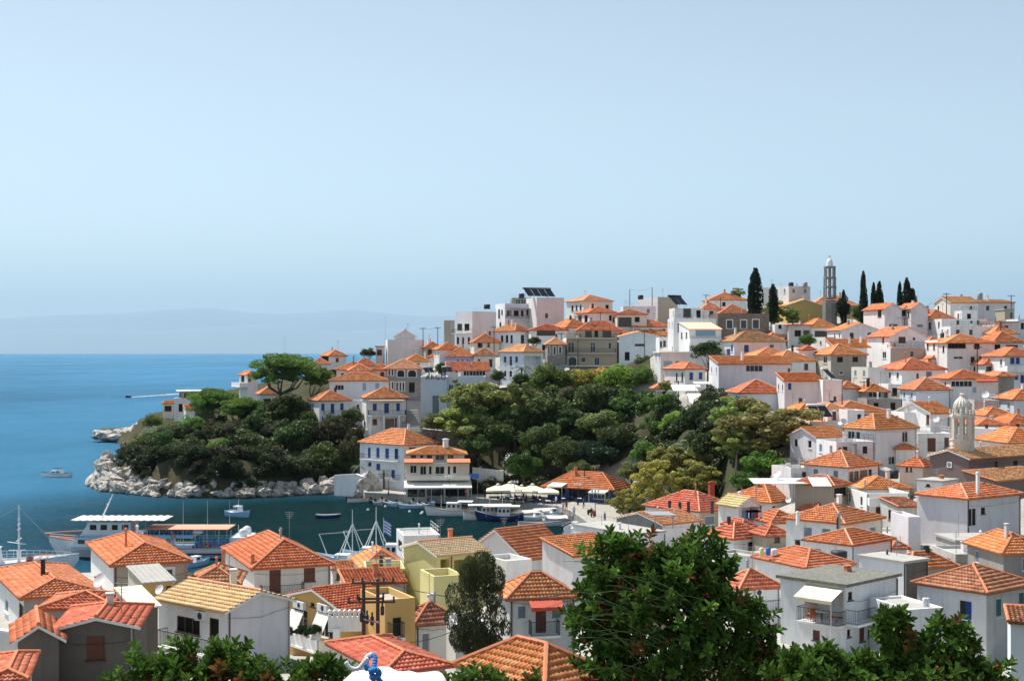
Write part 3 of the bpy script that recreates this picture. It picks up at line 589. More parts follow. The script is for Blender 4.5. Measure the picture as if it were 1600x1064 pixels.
h = house('white house with gravel roof, striped awning and railed balcony, bottom right', 148, 530, 832, 512, 900, 100, 44, 'slab', None, 'white', L=[(290, 530, 515, 705, 'lg'), (337, 765, 378, 825, 'br')], R=[(543, 540, 568, 590, 'k'), (538, 760, 557, 805, 'k'), (610, 750, 640, 830, 'br'), (660, 740, 710, 800, 'br')], rmat='gravel_roof', ov=.25, maxd=9); HS['n31'] = h
balcony(h, 'L', 285, 530, 715, 1.0, 'rail'); balcony(h, 'R', 530, 832, 690, 1.0, 'rail'); awning(h, 'L', 300, 520, 512, 1.6, .7, 'canvas_cream', 2)
house('small house with low orange roof and odd grey pipe behind gravel roof', 130, 300, 560, 392, 520, 121, 28, 'hip', 288, 'white', rc='orange', depth=7)
h = house('white house with red striped hip roof and water tank, middle right', 300, 565, 798, 262, 420, 132, 42, 'hip', 175, 'sky', L=[(345, 285, 385, 320, 'gs')], R=[(617, 312, 658, 355, 'gs'), (707, 298, 750, 340, 'gs')], rc='red', cap='tile_cap_pale', wL='white'); HS['n27'] = h
view(1360, 800, 4.03)
h = house('pale blue house with dark grey end and flat concrete roof', -70, 210, 360, 325, 560, 118, 36, 'slab', None, 'darkgrey', wL='sky', ov=.15, maxd=9); HS['n32'] = h
house('orange hip roof on grey wall behind the pale blue house', 130, 250, 528, 345, 480, 130, 22, 'hip', 178, 'grey', rc='orange', cap='tile_cap_pale')
h = house('old grey rooftop shed with flat slab roof and small window', 530, 540, 835, 188, 330, 142, 6, 'slab', None, 'greywhite', R=[(572, 195, 620, 235, 'd'), (793, 170, 818, 275, 'gs')], depth=5, ov=.2); HS['n34'] = h
h2 = house('', 528, 536, 875, 264, 480, 134, 4, 'flat', None, 'greywhite', into=h, depth=6, par=.3)
chimney(h2, 742, 292, 345, 30, 'chimney_red', 133.6, False); chimney(h2, 925, 305, 390, 34, 'frame_brown', 133.8, False)
house('', 870, 876, 1010, 262, 480, 136, 24, 'flat', None, 'greywhite', into=h, depth=6, par=.3)
house('orange tiled roof cut by the right edge of the picture', 826, 838, 1100, 248, 420, 125, 8, 'hip', 112, 'grey', rc='orange', depth=7)
h = house('old white house with mottled hip roof and open blue door, bottom right', 295, 730, 1010, 497, 960, 100, 40, 'hip', 335, 'greywhite', L=[(555, 553, 640, 752, 'bk'), (605, 795, 660, 885, 'k')], R=[(792, 540, 832, 660, 'gn'), (935, 500, 975, 630, 'gn')], rc='mottled', wL='white', cap='tile_cap', maxd=10); HS['n36'] = h
balcony(h, 'L', 545, 665, 755, .7, 'white')
h = house('white terrace box with railing and two drums left of the open blue door', 160, 245, 458, 612, 900, 97, 18, 'flat', None, 'white', par=.15, name='terrace_block', cat='terrace', depth=5); HS['n36t'] = h
h = house('blue-white box house with tile strip at the bottom right edge', 872, 884, 1040, 690, 1300, 80, -16, 'shed', 660, 'sky', rc='old', depth=3, blank=True); HS['n37'] = h
# ---- right middle
view(1180, 680, 5.9125)
h = house('large red hip roof house with grey blue windows, right of centre', 285, 820, 1172, 808, 1100, 150, 45, 'hip', 638, 'cream', L=[(445, 845, 525, 960, 'gs'), (615, 858, 697, 905, 'gs')], R=[(965, 860, 1020, 890, 'gs'), (1060, 845, 1115, 905, 'gs')], rc='orange', wL='white', cap='tile_cap_pale', maxd=12); HS['n26'] = h
chimney(h, 770, 715, 785, 16, 'metal_grey', 147); chimney(h, 392, 700, 750, 20, 'white', 153)
house('small red roof piled behind the large red hip roof', 425, 580, 790, 690, 760, 176, 30, 'hip', 598, 'white', rc='red', cap='tile_cap')
house('red striped low roof in front of the big white house', 1255, 1270, 1400, 1030, 1100, 146, 10, 'hip', 955, 'white', rc='red')
h = house('white house with orange hip roof and wide stone panelled front', 450, 855, 1142, 288, 600, 184, 42, 'hip', 143, 'white', R=[(858, 335, 910, 450, 'st'), (915, 325, 960, 450, 'd'), (968, 320, 1040, 430, 'st'), (1048, 310, 1082, 430, 'd')], rc='orange', cap='tile_cap_pale', maxd=12); HS['n44'] = h
chimney(h, 785, 115, 150, 12, 'metal_dark', 190)
house('', 300, 330, 600, 300, 480, 188, 20, 'flat', None, 'white', into=h, depth=5)
house('small red hip roof under white canopy sheets', 368, 725, 862, 458, 560, 176, 48, 'hip', 376, 'beige', rc='red', R=[(730, 480, 840, 560, 'k')], cap='tile_cap_pale', maxd=9)
h = house('white balcony house with red roof and solid parapet, right middle', 985, 1030, 1425, 535, 960, 172, 6, 'flat', None, 'white', R=[(1115, 655, 1185, 760, 'br'), (1282, 668, 1355, 805, 'k')], par=1.0, depth=8); HS['n39'] = h
balcony(h, 'R', 1150, 1320, 868, 1.2, 'rail'); balcony(h, 'R', 1040, 1400, 640, .8, 'solid', 'white', .9)
house('', 990, 1005, 1425, 488, 600, 179, 6, 'hip', 385, 'white', rc='orange', into=h, depth=7)
house('orange hip roof with white wall beside the canopy sheets', 300, 465, 748, 592, 720, 196, 42, 'hip', 476, 'white', rc='orange', cap='tile_cap_pale', maxd=10)
view(980, 680, 5.9125)
h = house('white house under a broad two-tone orange hip roof below the plane tree', 900, 1325, 1650, 614, 880, 186, 44, 'hip', 452, 'white', R=[(1342, 650, 1375, 695, 'd')], rc='orange', cap='tile_cap_pale', maxd=13); HS['n23'] = h
chimney(h, 1040, 515, 570, 24, 'white', 184)
chimney(h, 777, 425, 535, 46, 'chimney_red', 190)
view(1380, 680, 5.909)
h = house('large plain white house with red hip roofs and bay window, right edge', 330, 775, 1265, 580, 1000, 150, 36, 'hip', 448, 'lilac', R=[(782, 672, 862, 838, 'row'), (902, 665, 942, 728, 'k')], rc='orange', wL='lilac', cap='tile_cap_pale', maxd=11, blank=True); HS['n38'] = h
chimney(h, 873, 335, 470, 26, 'white', 152)
house('', 222, 232, 345, 752, 1020, 149, 6, 'flat', None, 'lilac', into=h, depth=5)
h = house('small white rooftop box with concrete lid in front of the church', 352, 545, 690, 437, 540, 163, 46, 'slab', None, 'pinkish', wL='white', L=[(395, 450, 432, 470, 'k')], ov=.12, maxd=8, name='rooftop_box', cat='rooftop box'); HS['n40'] = h
h = house('brown walled church with pale orange roof and round gable window', 430, 790, 1560, 212, 520, 174, 34, 'gable_r', 112, 'churchwall', R=[(1030, 235, 1056, 290, 'k'), (1200, 232, 1240, 290, 'k')], rc='peach', name='church', cat='church', maxd=12); HS['church'] = h
house('', 790, 1030, 1560, 425, 560, 167, 34, 'shed', 315, 'churchwall', rc='peach', into=h, depth=4.5)
house('cream annex with orange roof at the left end of the church', 178, 365, 470, 280, 400, 180, 48, 'hip', 148, 'cream', L=[(208, 290, 228, 335, 'k'), (248, 290, 265, 335, 'k')], rc='orange', maxd=9, name='annex', cat='annex')
view(1200, 560, 5.9125)
h = house('tall white house with orange hip roof and glazed corner porch', 705, 985, 1372, 645, 1100, 197, 34, 'hip', 513, 'lilac', L=[(735, 670, 800, 745, 'd'), (810, 675, 850, 745, 'd')], R=[(1240, 675, 1293, 775, 'd'), (1113, 905, 1172, 980, 'd'), (1240, 905, 1292, 945, 'd')], rc='orange', cap='tile_cap_pale', wL='white', maxd=12); HS['n43'] = h
house('', 535, 632, 985, 770, 960, 190, 14, 'flat', None, 'lilac', into=h, depth=6, wL='white', par=.9)
house('', 385, 440, 720, 722, 930, 203, 26, 'gable_r', 636, 'lilac', into=h, rc='orange', depth=6)
h = house('cream flat roofed house with solar heater and two dark windows', 372, 386, 705, 582, 760, 214, 4, 'flat', None, 'cream', R=[(405, 620, 442, 685, 'd'), (465, 620, 502, 670, 'd')], par=.15, rmat='tile_cap', depth=8); HS['n46'] = h
house('white stair hut with dark door on the flat roof', 540, 550, 640, 482, 600, 217, 4, 'flat', None, 'white', R=[(595, 485, 630, 565, 'k')], par=.1, depth=4, name='stair_hut', cat='hut')
house('orange hip roof right of the plane tree top', 225, 262, 512, 508, 620, 224, 8, 'hip', 412, 'white', rc='orange', depth=8)
h = house('wide orange roof house with white terrace hut above the corner porch house', 545, 648, 1105, 492, 620, 222, 14, 'hip', 398, 'white', R=[(890, 512, 985, 550, 'k')], rc='orange', cap='tile_cap_pale', depth=9); HS['n48'] = h
house('white terrace hut with railing on the wide orange roof', 720, 735, 890, 478, 600, 213, 6, 'flat', None, 'white', R=[(825, 515, 860, 565, 'k')], par=.4, depth=4, name='terrace_hut', cat='hut')
h = house('lilac house with strip of tiles and single blue shuttered window', 143, 152, 507, 208, 460, 236, 2, 'shed', 138, 'lilac', R=[(182, 224, 220, 292, 'sb')], rc='orange', depth=6); HS['n49'] = h
house('', 500, 507, 692, 198, 460, 234, 4, 'flat', None, 'white', R=[(605, 350, 630, 395, 'k')], into=h, depth=6, par=.2)
house('small orange hip roof above pale wall beside grey house', 635, 690, 845, 268, 440, 241, 12, 'hip', 150, 'sky', rc='orange', L=[(645, 310, 660, 380, 'k')])
h = house('white and cream flat box house with sloped parapet, right hillside', 870, 926, 1138, 82, 260, 253, 16, 'flat', None, 'white', wL='cream', par=.2, depth=6); HS['n52'] = h
house('orange roof kiosk house with row of white framed windows', 880, 905, 1112, 300, 420, 238, 4, 'hip', 236, 'grey', R=[(925, 310, 1052, 362, 'row'), (1075, 312, 1100, 365, 'k')], rc='orange', depth=6)
house('plain grey retaining house wall below the kiosk house', 908, 916, 1240, 374, 540, 231, 4, 'flat', None, 'grey', par=.2, depth=5)
view(1360, 560, 5.9125)
h = house('white house with red hip roof and washing on the left, right hillside', 195, 292, 692, 97, 260, 249, 14, 'hip', 4, 'white', R=[(423, 135, 450, 190, 'bk'), (512, 118, 570, 180, 'gs')], rc='red', depth=9)
house('pair of low orange roofs on pale blue wall, right hillside', 402, 420, 738, 282, 420, 233, 6, 'hip', 183, 'sky', rc='orange', depth=7, cap='tile_cap_pale')
h = house('white sunroom house with blue band and row of panes, right hillside', 692, 740, 1155, 185, 430, 236, 6, 'hip', 110, 'white', R=[(742, 207, 942, 262, 'row'), (940, 262, 985, 318, 'lb')], rc='orange', depth=8); HS['n56'] = h
awning(h, 'R', 955, 1150, 188, 1.5, .35, 'canvas_red')
house('tall grey rendered block with small orange roof, right hillside', 1172, 1182, 1326, 160, 580, 239, 4, 'hip', 128, 'grey', rc='orange', R=[(1288, 370, 1302, 400, 'k')], depth=7)
house('white flat block with twin window behind the church tower', 948, 960, 1190, 385, 560, 227, 4, 'flat', None, 'greywhite', R=[(1060, 435, 1110, 485, 'd')], par=.2, depth=6)
h = house('white house with brown doors and orange roof left of the church tower', 482, 554, 765, 502, 720, 210, 22, 'gable_r', 404, 'lilac', L=[(515, 520, 545, 610, 'br')], R=[(712, 540, 735, 640, 'gs')], rc='orange', cap='tile_cap_pale', wL='white', depth=8); HS['n57'] = h
house('', 424, 434, 765, 692, 930, 204, 4, 'flat', None, 'white', R=[(527, 735, 603, 860, 'br'), (683, 730, 725, 830, 'br')], into=h, par=.15, depth=6, base=False)
house('', 290, 315, 497, 497, 720, 213, 8, 'flat', None, 'white', R=[(447, 530, 492, 635, 'br')], into=h, par=.3, depth=5)
house('orange hip roof just right of the church tower', 960, 1000, 1275, 615, 720, 206, 8, 'hip', 558, 'white', rc='orange', depth=8)
house('red orange roof at the right edge above the church roof', 1252, 1275, 1600, 610, 740, 213, 8, 'hip', 518, 'white', rc='red', depth=8)
house('plain orange hip roof at the right edge touching the church roof', 1268, 1282, 1640, 772, 900, 191, 10, 'hip', 640, 'white', rc='orange', depth=9)
house('grey blue flat hut with white awning right of the church tower', 985, 1140, 1290, 652, 820, 198, 40, 'flat', None, 'sky', L=[(995, 738, 1070, 785, 'k')], R=[(1215, 760, 1260, 785, 'k')], par=.1, depth=6, name='hut', cat='hut')
house('pale wall house with orange roof at the right edge, upper middle', 1312, 1326, 1600, 372, 580, 226, 6, 'hip', 290, 'sky', rc='orange', depth=7)
view(1300, 420, 5.32)
h = house('white house with blue shutters and long balcony at the right edge', 1398, 1436, 1700, 722, 1020, 249, 6, 'hip', 658, 'white', R=[(1480, 735, 1520, 795, 'sb'), (1527, 735, 1563, 795, 'sb'), (1515, 880, 1550, 925, 'sb'), (1565, 880, 1600, 960, 'sb')], rc='orange', depth=9); HS['n59'] = h
balcony(h, 'R', 1436, 1690, 850, 1.2, 'solid', 'white', .9)
house('orange porch roof with dark opening next to blue shuttered edge house', 1262, 1275, 1445, 788, 900, 254, 6, 'hip', 730, 'white', R=[(1280, 810, 1340, 850, 'k')], rc='orange', depth=6)
h = house('large white house with dark window band and utility pole before it', 935, 957, 1345, 612, 920, 259, 6, 'hip', 547, 'white', R=[(960, 617, 1112, 660, 'k'), (1182, 622, 1228, 665, 'k'), (1150, 728, 1190, 783, 'd'), (1222, 728, 1260, 783, 'd'), (1010, 728, 1090, 750, 'd'), (1012, 845, 1090, 870, 'k')], rc='orange', depth=9); HS['n60'] = h
house('', 1336, 1346, 1592, 605, 860, 263, 6, 'hip', 503, 'white', R=[(1352, 628, 1400, 735, 'k'), (1445, 632, 1545, 690, 'k')], rc='orange', into=h, depth=9)
house('', 870, 878, 958, 592, 820, 263, 6, 'flat', None, 'white', into=h, depth=6, par=.4)
house('long white flat house with three small windows near the top right', 903, 912, 1288, 416, 600, 287, 4, 'flat', None, 'white', R=[(1033, 425, 1060, 467, 'd'), (1148, 430, 1172, 455, 'd'), (1203, 425, 1230, 467, 'd')], par=.3, depth=7)
house('low white parapet block below the long white flat house', 975, 985, 1342, 478, 660, 279, 4, 'flat', None, 'white', par=.6, depth=6)
house('orange roof house with wing wall right of the twin gables', 793, 800, 1024, 415, 600, 293, 8, 'hip', 333, 'white', R=[(803, 445, 822, 505, 'k'), (880, 470, 898, 490, 'k')], rc='orange', depth=9)
h = house('white skyline house with low tan gables and roof tank, top right', 966, 985, 1215, 278, 450, 303, 8, 'gable_r', 238, 'white', R=[(1148, 310, 1165, 335, 'k')], wL='cream', rc='peach', depth=8); HS['n63'] = h
house('', 1200, 1210, 1518, 282, 460, 306, 4, 'shed', 262, 'lilac', rc='peach', into=h, depth=7)
house('', 1070, 1078, 1206, 348, 460, 294, 4, 'flat', None, 'white', into=h, depth=4, par=.3)
house('small cream tower block with white hatch, skyline far right', 1428, 1436, 1512, 342, 480, 296, 4, 'slab', None, 'beige', R=[(1478, 360, 1505, 418, 'd')], depth=5, ov=.15)
house('lilac long wall with thin terracotta roof edge, far right', 1338, 1350, 1548, 447, 600, 281, 4, 'slab', None, 'lilac', rmat='tile_cap', depth=6, ov=.2)
house('white cube house on the right edge below the skyline', 1540, 1548, 1680, 418, 600, 284, 4, 'flat', None, 'white', R=[(1570, 450, 1596, 500, 'k')], depth=6)
h = house('white twin gabled house with dark loggia between, upper right', 365, 437, 578, 332, 570, 291, 14, 'gable_l', 290, 'lilac', R=[(475, 460, 545, 500, 'k')], L=[(380, 340, 410, 400, 'k')], rc='orange', wL='white', depth=9); HS['n64'] = h
house('', 650, 657, 796, 328, 570, 292, 4, 'gable_l', 286, 'lilac', R=[(705, 460, 757, 487, 'gs')], rc='orange', into=h, depth=9)
house('', 570, 576, 658, 338, 570, 295, 4, 'gable_l', 312, 'lilac', R=[(578, 345, 655, 392, 'k')], rc='orange', into=h, depth=7)
house('lilac front gable with orange roof and white awning below cypresses', 60, 80, 386, 507, 660, 289, 4, 'gable_l', 452, 'lilac', rc='orange', depth=10)
house('low orange roof slope in front of the lilac gable', 8, 22, 402, 652, 740, 280, 4, 'shed', 590, 'white', rc='orange', depth=6)
h = house('white house with gable roof over taupe ground floor and blue balcony', 398, 482, 792, 560, 700, 273, 14, 'gable_l', 486, 'white', R=[(553, 558, 612, 615, 'k'), (672, 570, 690, 590, 'k')], L=[(418, 570, 432, 612, 'k')], rc='orange', cap='tile_cap_pale', depth=9); HS['n66'] = h
balcony(h, 'R', 470, 830, 650, 1.2, 'rail')
house('', 325, 486, 838, 657, 850, 267, 14, 'flat', None, 'taupe', L=[(420, 690, 450, 745, 'd')], wL='white', into=h, par=.1, depth=9, rmat='tile_cap')
house('small orange roof wedged behind the balcony house', 793, 806, 902, 600, 720, 283, 4, 'hip', 546, 'white', rc='orange', depth=6)
house('low orange roof on pale grey house, mid right', 826, 834, 982, 738, 900, 264, 4, 'hip', 684, 'sky', rc='orange', depth=6)
# ---- upper middle
view(1140, 390, 5.9125)
h = house('grey house with orange hip roof and four dark windows', 850, 936, 1264, 964, 1220, 266, 16, 'hip', 876, 'grey', L=[(865, 985, 900, 1050, 'd')], R=[(993, 990, 1047, 1038, 'k'), (1137, 990, 1187, 1035, 'k'), (1135, 1118, 1187, 1185, 'dt'), (1015, 1120, 1050, 1155, 'd')], rc='orange', wL='cream', cap='tile_cap_pale', depth=8); HS['n51'] = h
house('white skyline cube with two round tanks behind the yellow church', 468, 546, 746, 337, 520, 347, 22, 'flat', None, 'lilac', wL='white', par=.3, depth=7)
house('low pale skyline box with blue door left of the white cube', 292, 300, 480, 352, 520, 352, 4, 'flat', None, 'sky', R=[(360, 366, 386, 412, 'sb')], par=.2, depth=6)
h = house('yellow church front with low gable on the hilltop', 520, 530, 852, 512, 680, 341, 4, 'gable_l', 460, 'mustard', rc='peach', depth=12, name='church', cat='church'); HS['yc'] = h
house('', 755, 768, 1198, 512, 640, 354, 4, 'hip', 428, 'mustard', rc='peach', into=h, depth=9)
house('white house with orange hip roof and wide dark window below the bell tower', 722, 756, 977, 710, 900, 306, 8, 'hip', 638, 'white', R=[(785, 750, 900, 808, 'k')], rc='orange', depth=8)
house('grey balcony house with dark red eave below the yellow church', 540, 546, 757, 702, 900, 301, 2, 'slab', None, 'greywhite', R=[(600, 745, 660, 800, 'k'), (680, 745, 740, 800, 'k')], rmat='canvas_red', ov=.5, depth=6)
house('bright white slim block with small blue hatch below the bell tower', 818, 884, 985, 808, 960, 287, 24, 'flat', None, 'greywhite', wL='white', L=[(835, 845, 848, 870, 'k')], par=.2, depth=5)
house('tiny white hut with pinkish roof beside the green tree', 680, 690, 785, 918, 990, 272, 4, 'hip', 893, 'white', rc='red', depth=4, name='hut', cat='hut')
house('white hillside annex boxes right of the stone ruin', 410, 418, 540, 690, 760, 303, 4, 'flat', None, 'white', R=[(450, 695, 480, 730, 'k')], depth=4)
view(1000, 440, 5.9125)
h = house('lilac house with patchy tan roof and blue shutters below the stone ruin', 785, 870, 1348, 547, 760, 286, 16, 'hip', 463, 'lilac', L=[(800, 620, 835, 690, 'sb'), (840, 580, 858, 650, 'sb')], R=[(960, 582, 1008, 655, 'sb'), (1198, 580, 1240, 612, 'd')], rc='mottled', wL='white', depth=9); HS['n72'] = h
house('white house with low orange roof behind the patchy tan roof', 1128, 1200, 1442, 502, 640, 302, 12, 'hip', 443, 'white', R=[(1335, 520, 1370, 590, 'k')], rc='orange', depth=8)
h = house('roofless brown stone ruin with three window openings on the hill', 706, 718, 1193, 295, 580, 306, 2, 'flat', None, 'stone', R=[(800, 355, 855, 435, 'dt'), (930, 355, 985, 435, 'dt'), (1040, 350, 1100, 435, 'dt')], par=.6, depth=9, name='stone_ruin', cat='ruin', rmat='stone')
h = house('white stepped house with blue door and peach pergola terrace', 298, 310, 702, 342, 600, 301, 4, 'flat', None, 'white', R=[(345, 380, 378, 475, 'sb'), (370, 515, 395, 545, 'k')], par=.4, depth=7); HS['n74'] = h
h2 = house('', 398, 455, 752, 440, 800, 291, 14, 'shed', 384, 'white', R=[(512, 447, 700, 505, 'lb')], rc='canvas_peach', into=h, depth=6)
balcony(h2, 'R', 455, 752, 570, .6, 'solid', 'white', 1.0)
house('', 172, 190, 458, 658, 900, 284, 6, 'slab', None, 'white', R=[(215, 730, 300, 822, 'lb'), (330, 735, 440, 800, 'k')], into=h, depth=6, rmat='white', ov=.3)
h = house('white house with orange roof and two blue windows by the terraces', 314, 416, 604, 802, 1020, 273, 24, 'hip', 748, 'white', L=[(332, 845, 346, 915, 'k'), (383, 840, 397, 915, 'k')], R=[(455, 835, 493, 913, 'sb'), (543, 835, 579, 905, 'sb')], rc='orange', depth=8); HS['n75'] = h
h = house('large blank lilac building with tile edge and strip window, centre right', 704, 726, 1396, 762, 1180, 256, 4, 'shed', 692, 'lilac', R=[(978, 772, 1135, 832, 'row'), (1380, 800, 1394, 900, 'br')], rc='orange', depth=8); HS['n76'] = h
house('orange hip roof behind the large blank lilac building', 1048, 1082, 1405, 683, 800, 277, 10, 'hip', 612, 'white', rc='orange', depth=8)
house('long red orange roof descending right of the blank lilac building', 1183, 1292, 1625, 730, 860, 266, 20, 'hip', 640, 'white', rc='orange', depth=8)
house('red hip roof house in front of the blank lilac building', 878, 920, 1340, 1022, 1200, 241, 6, 'hip', 908, 'sky', R=[(962, 1070, 1025, 1115, 'k')], rc='red', cap='tile_cap_pale', depth=8)
house('skyline house with orange hip roof left of the big cypress', 640, 655, 985, 165, 300, 346, 4, 'hip', 105, 'white', rc='orange', R=[(760, 190, 790, 225, 'k')], depth=9)
house('small orange roof with white wall under the skyline cypress', 560, 580, 745, 248, 360, 331, 4, 'hip', 198, 'white', rc='orange', R=[(640, 270, 680, 320, 'k')], depth=7)
house('low orange roof between ruin and cypress', 745, 752, 1010, 285, 380, 326, 4, 'hip', 215, 'white', rc='orange', depth=7)
h = house('white house with black collector panels and dark porch on the skyline', 310, 320, 590, 245, 420, 330, 4, 'flat', None, 'white', R=[(400, 250, 470, 330, 'k'), (520, 265, 560, 330, 'k')], par=.2, depth=7); HS['nsol'] = h
view(840, 440, 5.9125)
h = house('three storey cream grey house with long balconies above the trees', 250, 266, 735, 522, 850, 319, 3, 'flat', None, 'beige', R=[(280, 562, 340, 655, 'd'), (487, 562, 535, 655, 'd'), (652, 562, 682, 625, 'd'), (283, 695, 360, 800, 'ar'), (403, 700, 445, 745, 'd'), (525, 700, 572, 775, 'd')], par=.1, depth=9, wL='white'); HS['n78'] = h
balcony(h, 'R', 266, 720, 660, 1.2, 'rail', 'cream'); balcony(h, 'R', 266, 725, 520, 1.1, 'rail', 'cream')
house('', 365, 380, 762, 442, 560, 324, 3, 'hip', 343, 'beige', R=[(440, 450, 500, 512, 'k'), (525, 448, 560, 512, 'k'), (600, 450, 680, 512, 'k')], rc='red', into=h, depth=6, base=False)
house('pale blue plain house with long slit window above the trees', 744, 753, 1120, 506, 790, 319, 3, 'gable_l', 488, 'sky', R=[(898, 575, 990, 594, 'k'), (1050, 675, 1090, 725, 'd'), (805, 650, 850, 725, 'k')], rc='peach', depth=9)
house('wide low orange roof behind the pale blue plain house', 795, 820, 1258, 494, 620, 331, 6, 'hip', 428, 'white', R=[(1150, 545, 1200, 600, 'k')], rc='orange', depth=8)
house('white skyline villa with flat hip roof and chimney stubs', 298, 425, 692, 174, 330, 349, 26, 'hip', 128, 'cream', L=[(313, 222, 330, 270, 'k'), (353, 218, 368, 265, 'k'), (390, 215, 405, 260, 'k')], R=[(627, 215, 657, 250, 'k')], rc='peach', wL='white', depth=9)
house('white house with orange roof and dark red shutter, upper centre', 338, 480, 732, 284, 430, 337, 20, 'hip', 234, 'white', L=[(375, 312, 408, 372, 'br'), (433, 312, 462, 375, 'k')], R=[(660, 312, 685, 358, 'k'), (693, 330, 710, 372, 'br')], rc='orange', depth=8)
house('cream house with wide garage opening, upper centre', 724, 735, 1008, 300, 460, 334, 3, 'hip', 260, 'cream', R=[(745, 330, 868, 420, 'k'), (898, 327, 942, 372, 'k')], rc='orange', depth=7)
h = house('white and khaki cube block on the skyline centre', 915, 1110, 1295, 142, 420, 350, 30, 'flat', None, 'beige', wL='lilac', par=.3, depth=9, blank=True); HS['n83'] = h
house('', 778, 790, 1092, 228, 420, 345, 3, 'flat', None, 'lilac', into=h, par=.2, depth=5)
house('red orange low roof left of the stepped white house', 850, 875, 1218, 414, 560, 334, 6, 'hip', 360, 'white', rc='red', depth=7)
house('orange roof with small chimney left of the three storey house', 60, 272, 484, 417, 560, 331, 24, 'hip', 338, 'white', rc='orange', depth=9)
house('stone house with three white framed windows left of the three storey house', 78, 90, 256, 574, 760, 316, 3, 'hip', 510, 'stone_pale', R=[(90, 600, 112, 675, 'dt'), (145, 600, 168, 680, 'dt'), (197, 600, 222, 665, 'dt')], rc='peach', depth=7)
house('small white annex with terrace right of the pale blue house', 1118, 1124, 1250, 515, 760, 312, 3, 'flat', None, 'white', R=[(1130, 550, 1150, 605, 'k'), (1160, 545, 1185, 600, 'k')], depth=5)
# ---- upper left of the hill
view(660, 440, 5.32)
h = house('tall lilac cube block with solar collectors on the skyline', 898, 950, 1177, 132, 460, 342, 16, 'flat', None, 'lilac', wL='white', R=[(1018, 262, 1047, 306, 'd')], par=.3, depth=9, blank=True); HS['n85'] = h
h2 = house('', 622, 686, 948, 182, 460, 347, 18, 'flat', None, 'lilac', L=[(630, 230, 645, 310, 'k'), (655, 235, 668, 270, 'k'), (640, 340, 655, 390, 'k')], R=[(700, 240, 740, 285, 'k'), (760, 240, 800, 285, 'k'), (820, 240, 840, 285, 'k'), (865, 235, 905, 280, 'k'), (705, 345, 735, 370, 'k')], wL='white', into=h, par=.3, depth=8)
awning(h2, 'R', 705, 945, 222, 2.0, .1, 'metal_grey', 3); balcony(h2, 'R', 690, 930, 312, 1.2, 'rail')
house('', 740, 746, 902, 135, 300, 352, 4, 'flat', None, 'grey', R=[(770, 145, 890, 205, 'd')], into=h, par=.2, depth=6, base=False)
h = house('tall white house with lilac side and tiers of balconies on the left skyline', 265, 415, 612, 247, 560, 347, 38, 'flat', None, 'lilac', L=[(285, 462, 305, 517, 'k'), (330, 462, 347, 517, 'k'), (377, 462, 395, 517, 'k'), (290, 350, 330, 405, 'k'), (350, 350, 390, 405, 'k')], wL='white', par=.3, depth=7); HS['n86'] = h
balcony(h, 'L', 268, 410, 428, 1.1, 'rail')
house('', 175, 182, 268, 322, 560, 357, 4, 'flat', None, 'grey', into=h, par=.2, depth=6)
house('orange pyramid roof on cream house left of the skyline blocks', 398, 430, 642, 500, 620, 337, 8, 'hip', 413, 'cream', R=[(460, 508, 500, 548, 'k'), (540, 510, 560, 545, 'k')], rc='orange', depth=8)
house('white house with orange hip roof and four narrow windows below lilac cube', 634, 770, 897, 405, 600, 334, 40, 'hip', 337, 'white', L=[(652, 447, 672, 500, 'k'), (693, 445, 713, 505, 'k'), (733, 445, 750, 510, 'k')], R=[(818, 443, 846, 512, 'k')], rc='orange', cap='tile_cap_pale', depth=8)
house('long orange roof with deep shaded loggia below the lilac cube', 888, 900, 1205, 402, 580, 330, 4, 'hip', 358, 'white', R=[(950, 405, 1105, 447, 'k'), (995, 520, 1020, 575, 'k')], rc='red', depth=8)
house('periwinkle blue house with orange roof on the hillside', 193, 205, 432, 618, 780, 320, 4, 'hip', 518, 'periwinkle', R=[(285, 650, 302, 672, 'k'), (325, 650, 342, 672, 'k'), (368, 650, 385, 672, 'k'), (228, 660, 246, 708, 'k')], rc='orange', depth=8)
house('rough stone cottage with patchy roof beside periwinkle house', 425, 432, 607, 607, 780, 318, 4, 'hip', 555, 'white_old', R=[(460, 645, 482, 672, 'k'), (553, 645, 582, 707, 'k')], rc='mottled', depth=7)
h = house('white conservatory house with pink tile roof over the blank blue block', 190, 200, 557, 737, 830, 309, 3, 'shed', 670, 'pinkish', R=[(340, 740, 525, 783, 'row'), (275, 722, 290, 740, 'k')], rc='red', depth=5); HS['n92'] = h
h = house('white two storey house with many narrow windows above the bank trees', 610, 842, 1003, 580, 870, 309, 36, 'hip', 527, 'white', L=[(635, 620, 653, 675, 'd'), (675, 620, 697, 675, 'd'), (722, 620, 745, 700, 'd'), (770, 620, 793, 675, 'd'), (677, 740, 697, 795, 'd'), (722, 740, 745, 795, 'd')], R=[(850, 620, 990, 712, 'lg')], rc='peach', cap='tile_cap_pale', depth=9, wL='sky'); HS['n94'] = h
view(440, 490, 4.625)
h = house('blank pale blue block with black lettering at its top', 998, 1006, 1196, 456, 900, 299, 3, 'flat', None, 'sky', R=[(1088, 590, 1140, 740, 'gs')], par=.3, depth=8, name='building', cat='building'); HS['argo'] = h
house('', 1190, 1197, 1475, 454, 880, 301, 3, 'flat', None, 'sky', R=[(1210, 515, 1222, 550, 'k'), (1226, 515, 1238, 550, 'k')], into=h, par=.3, depth=8)
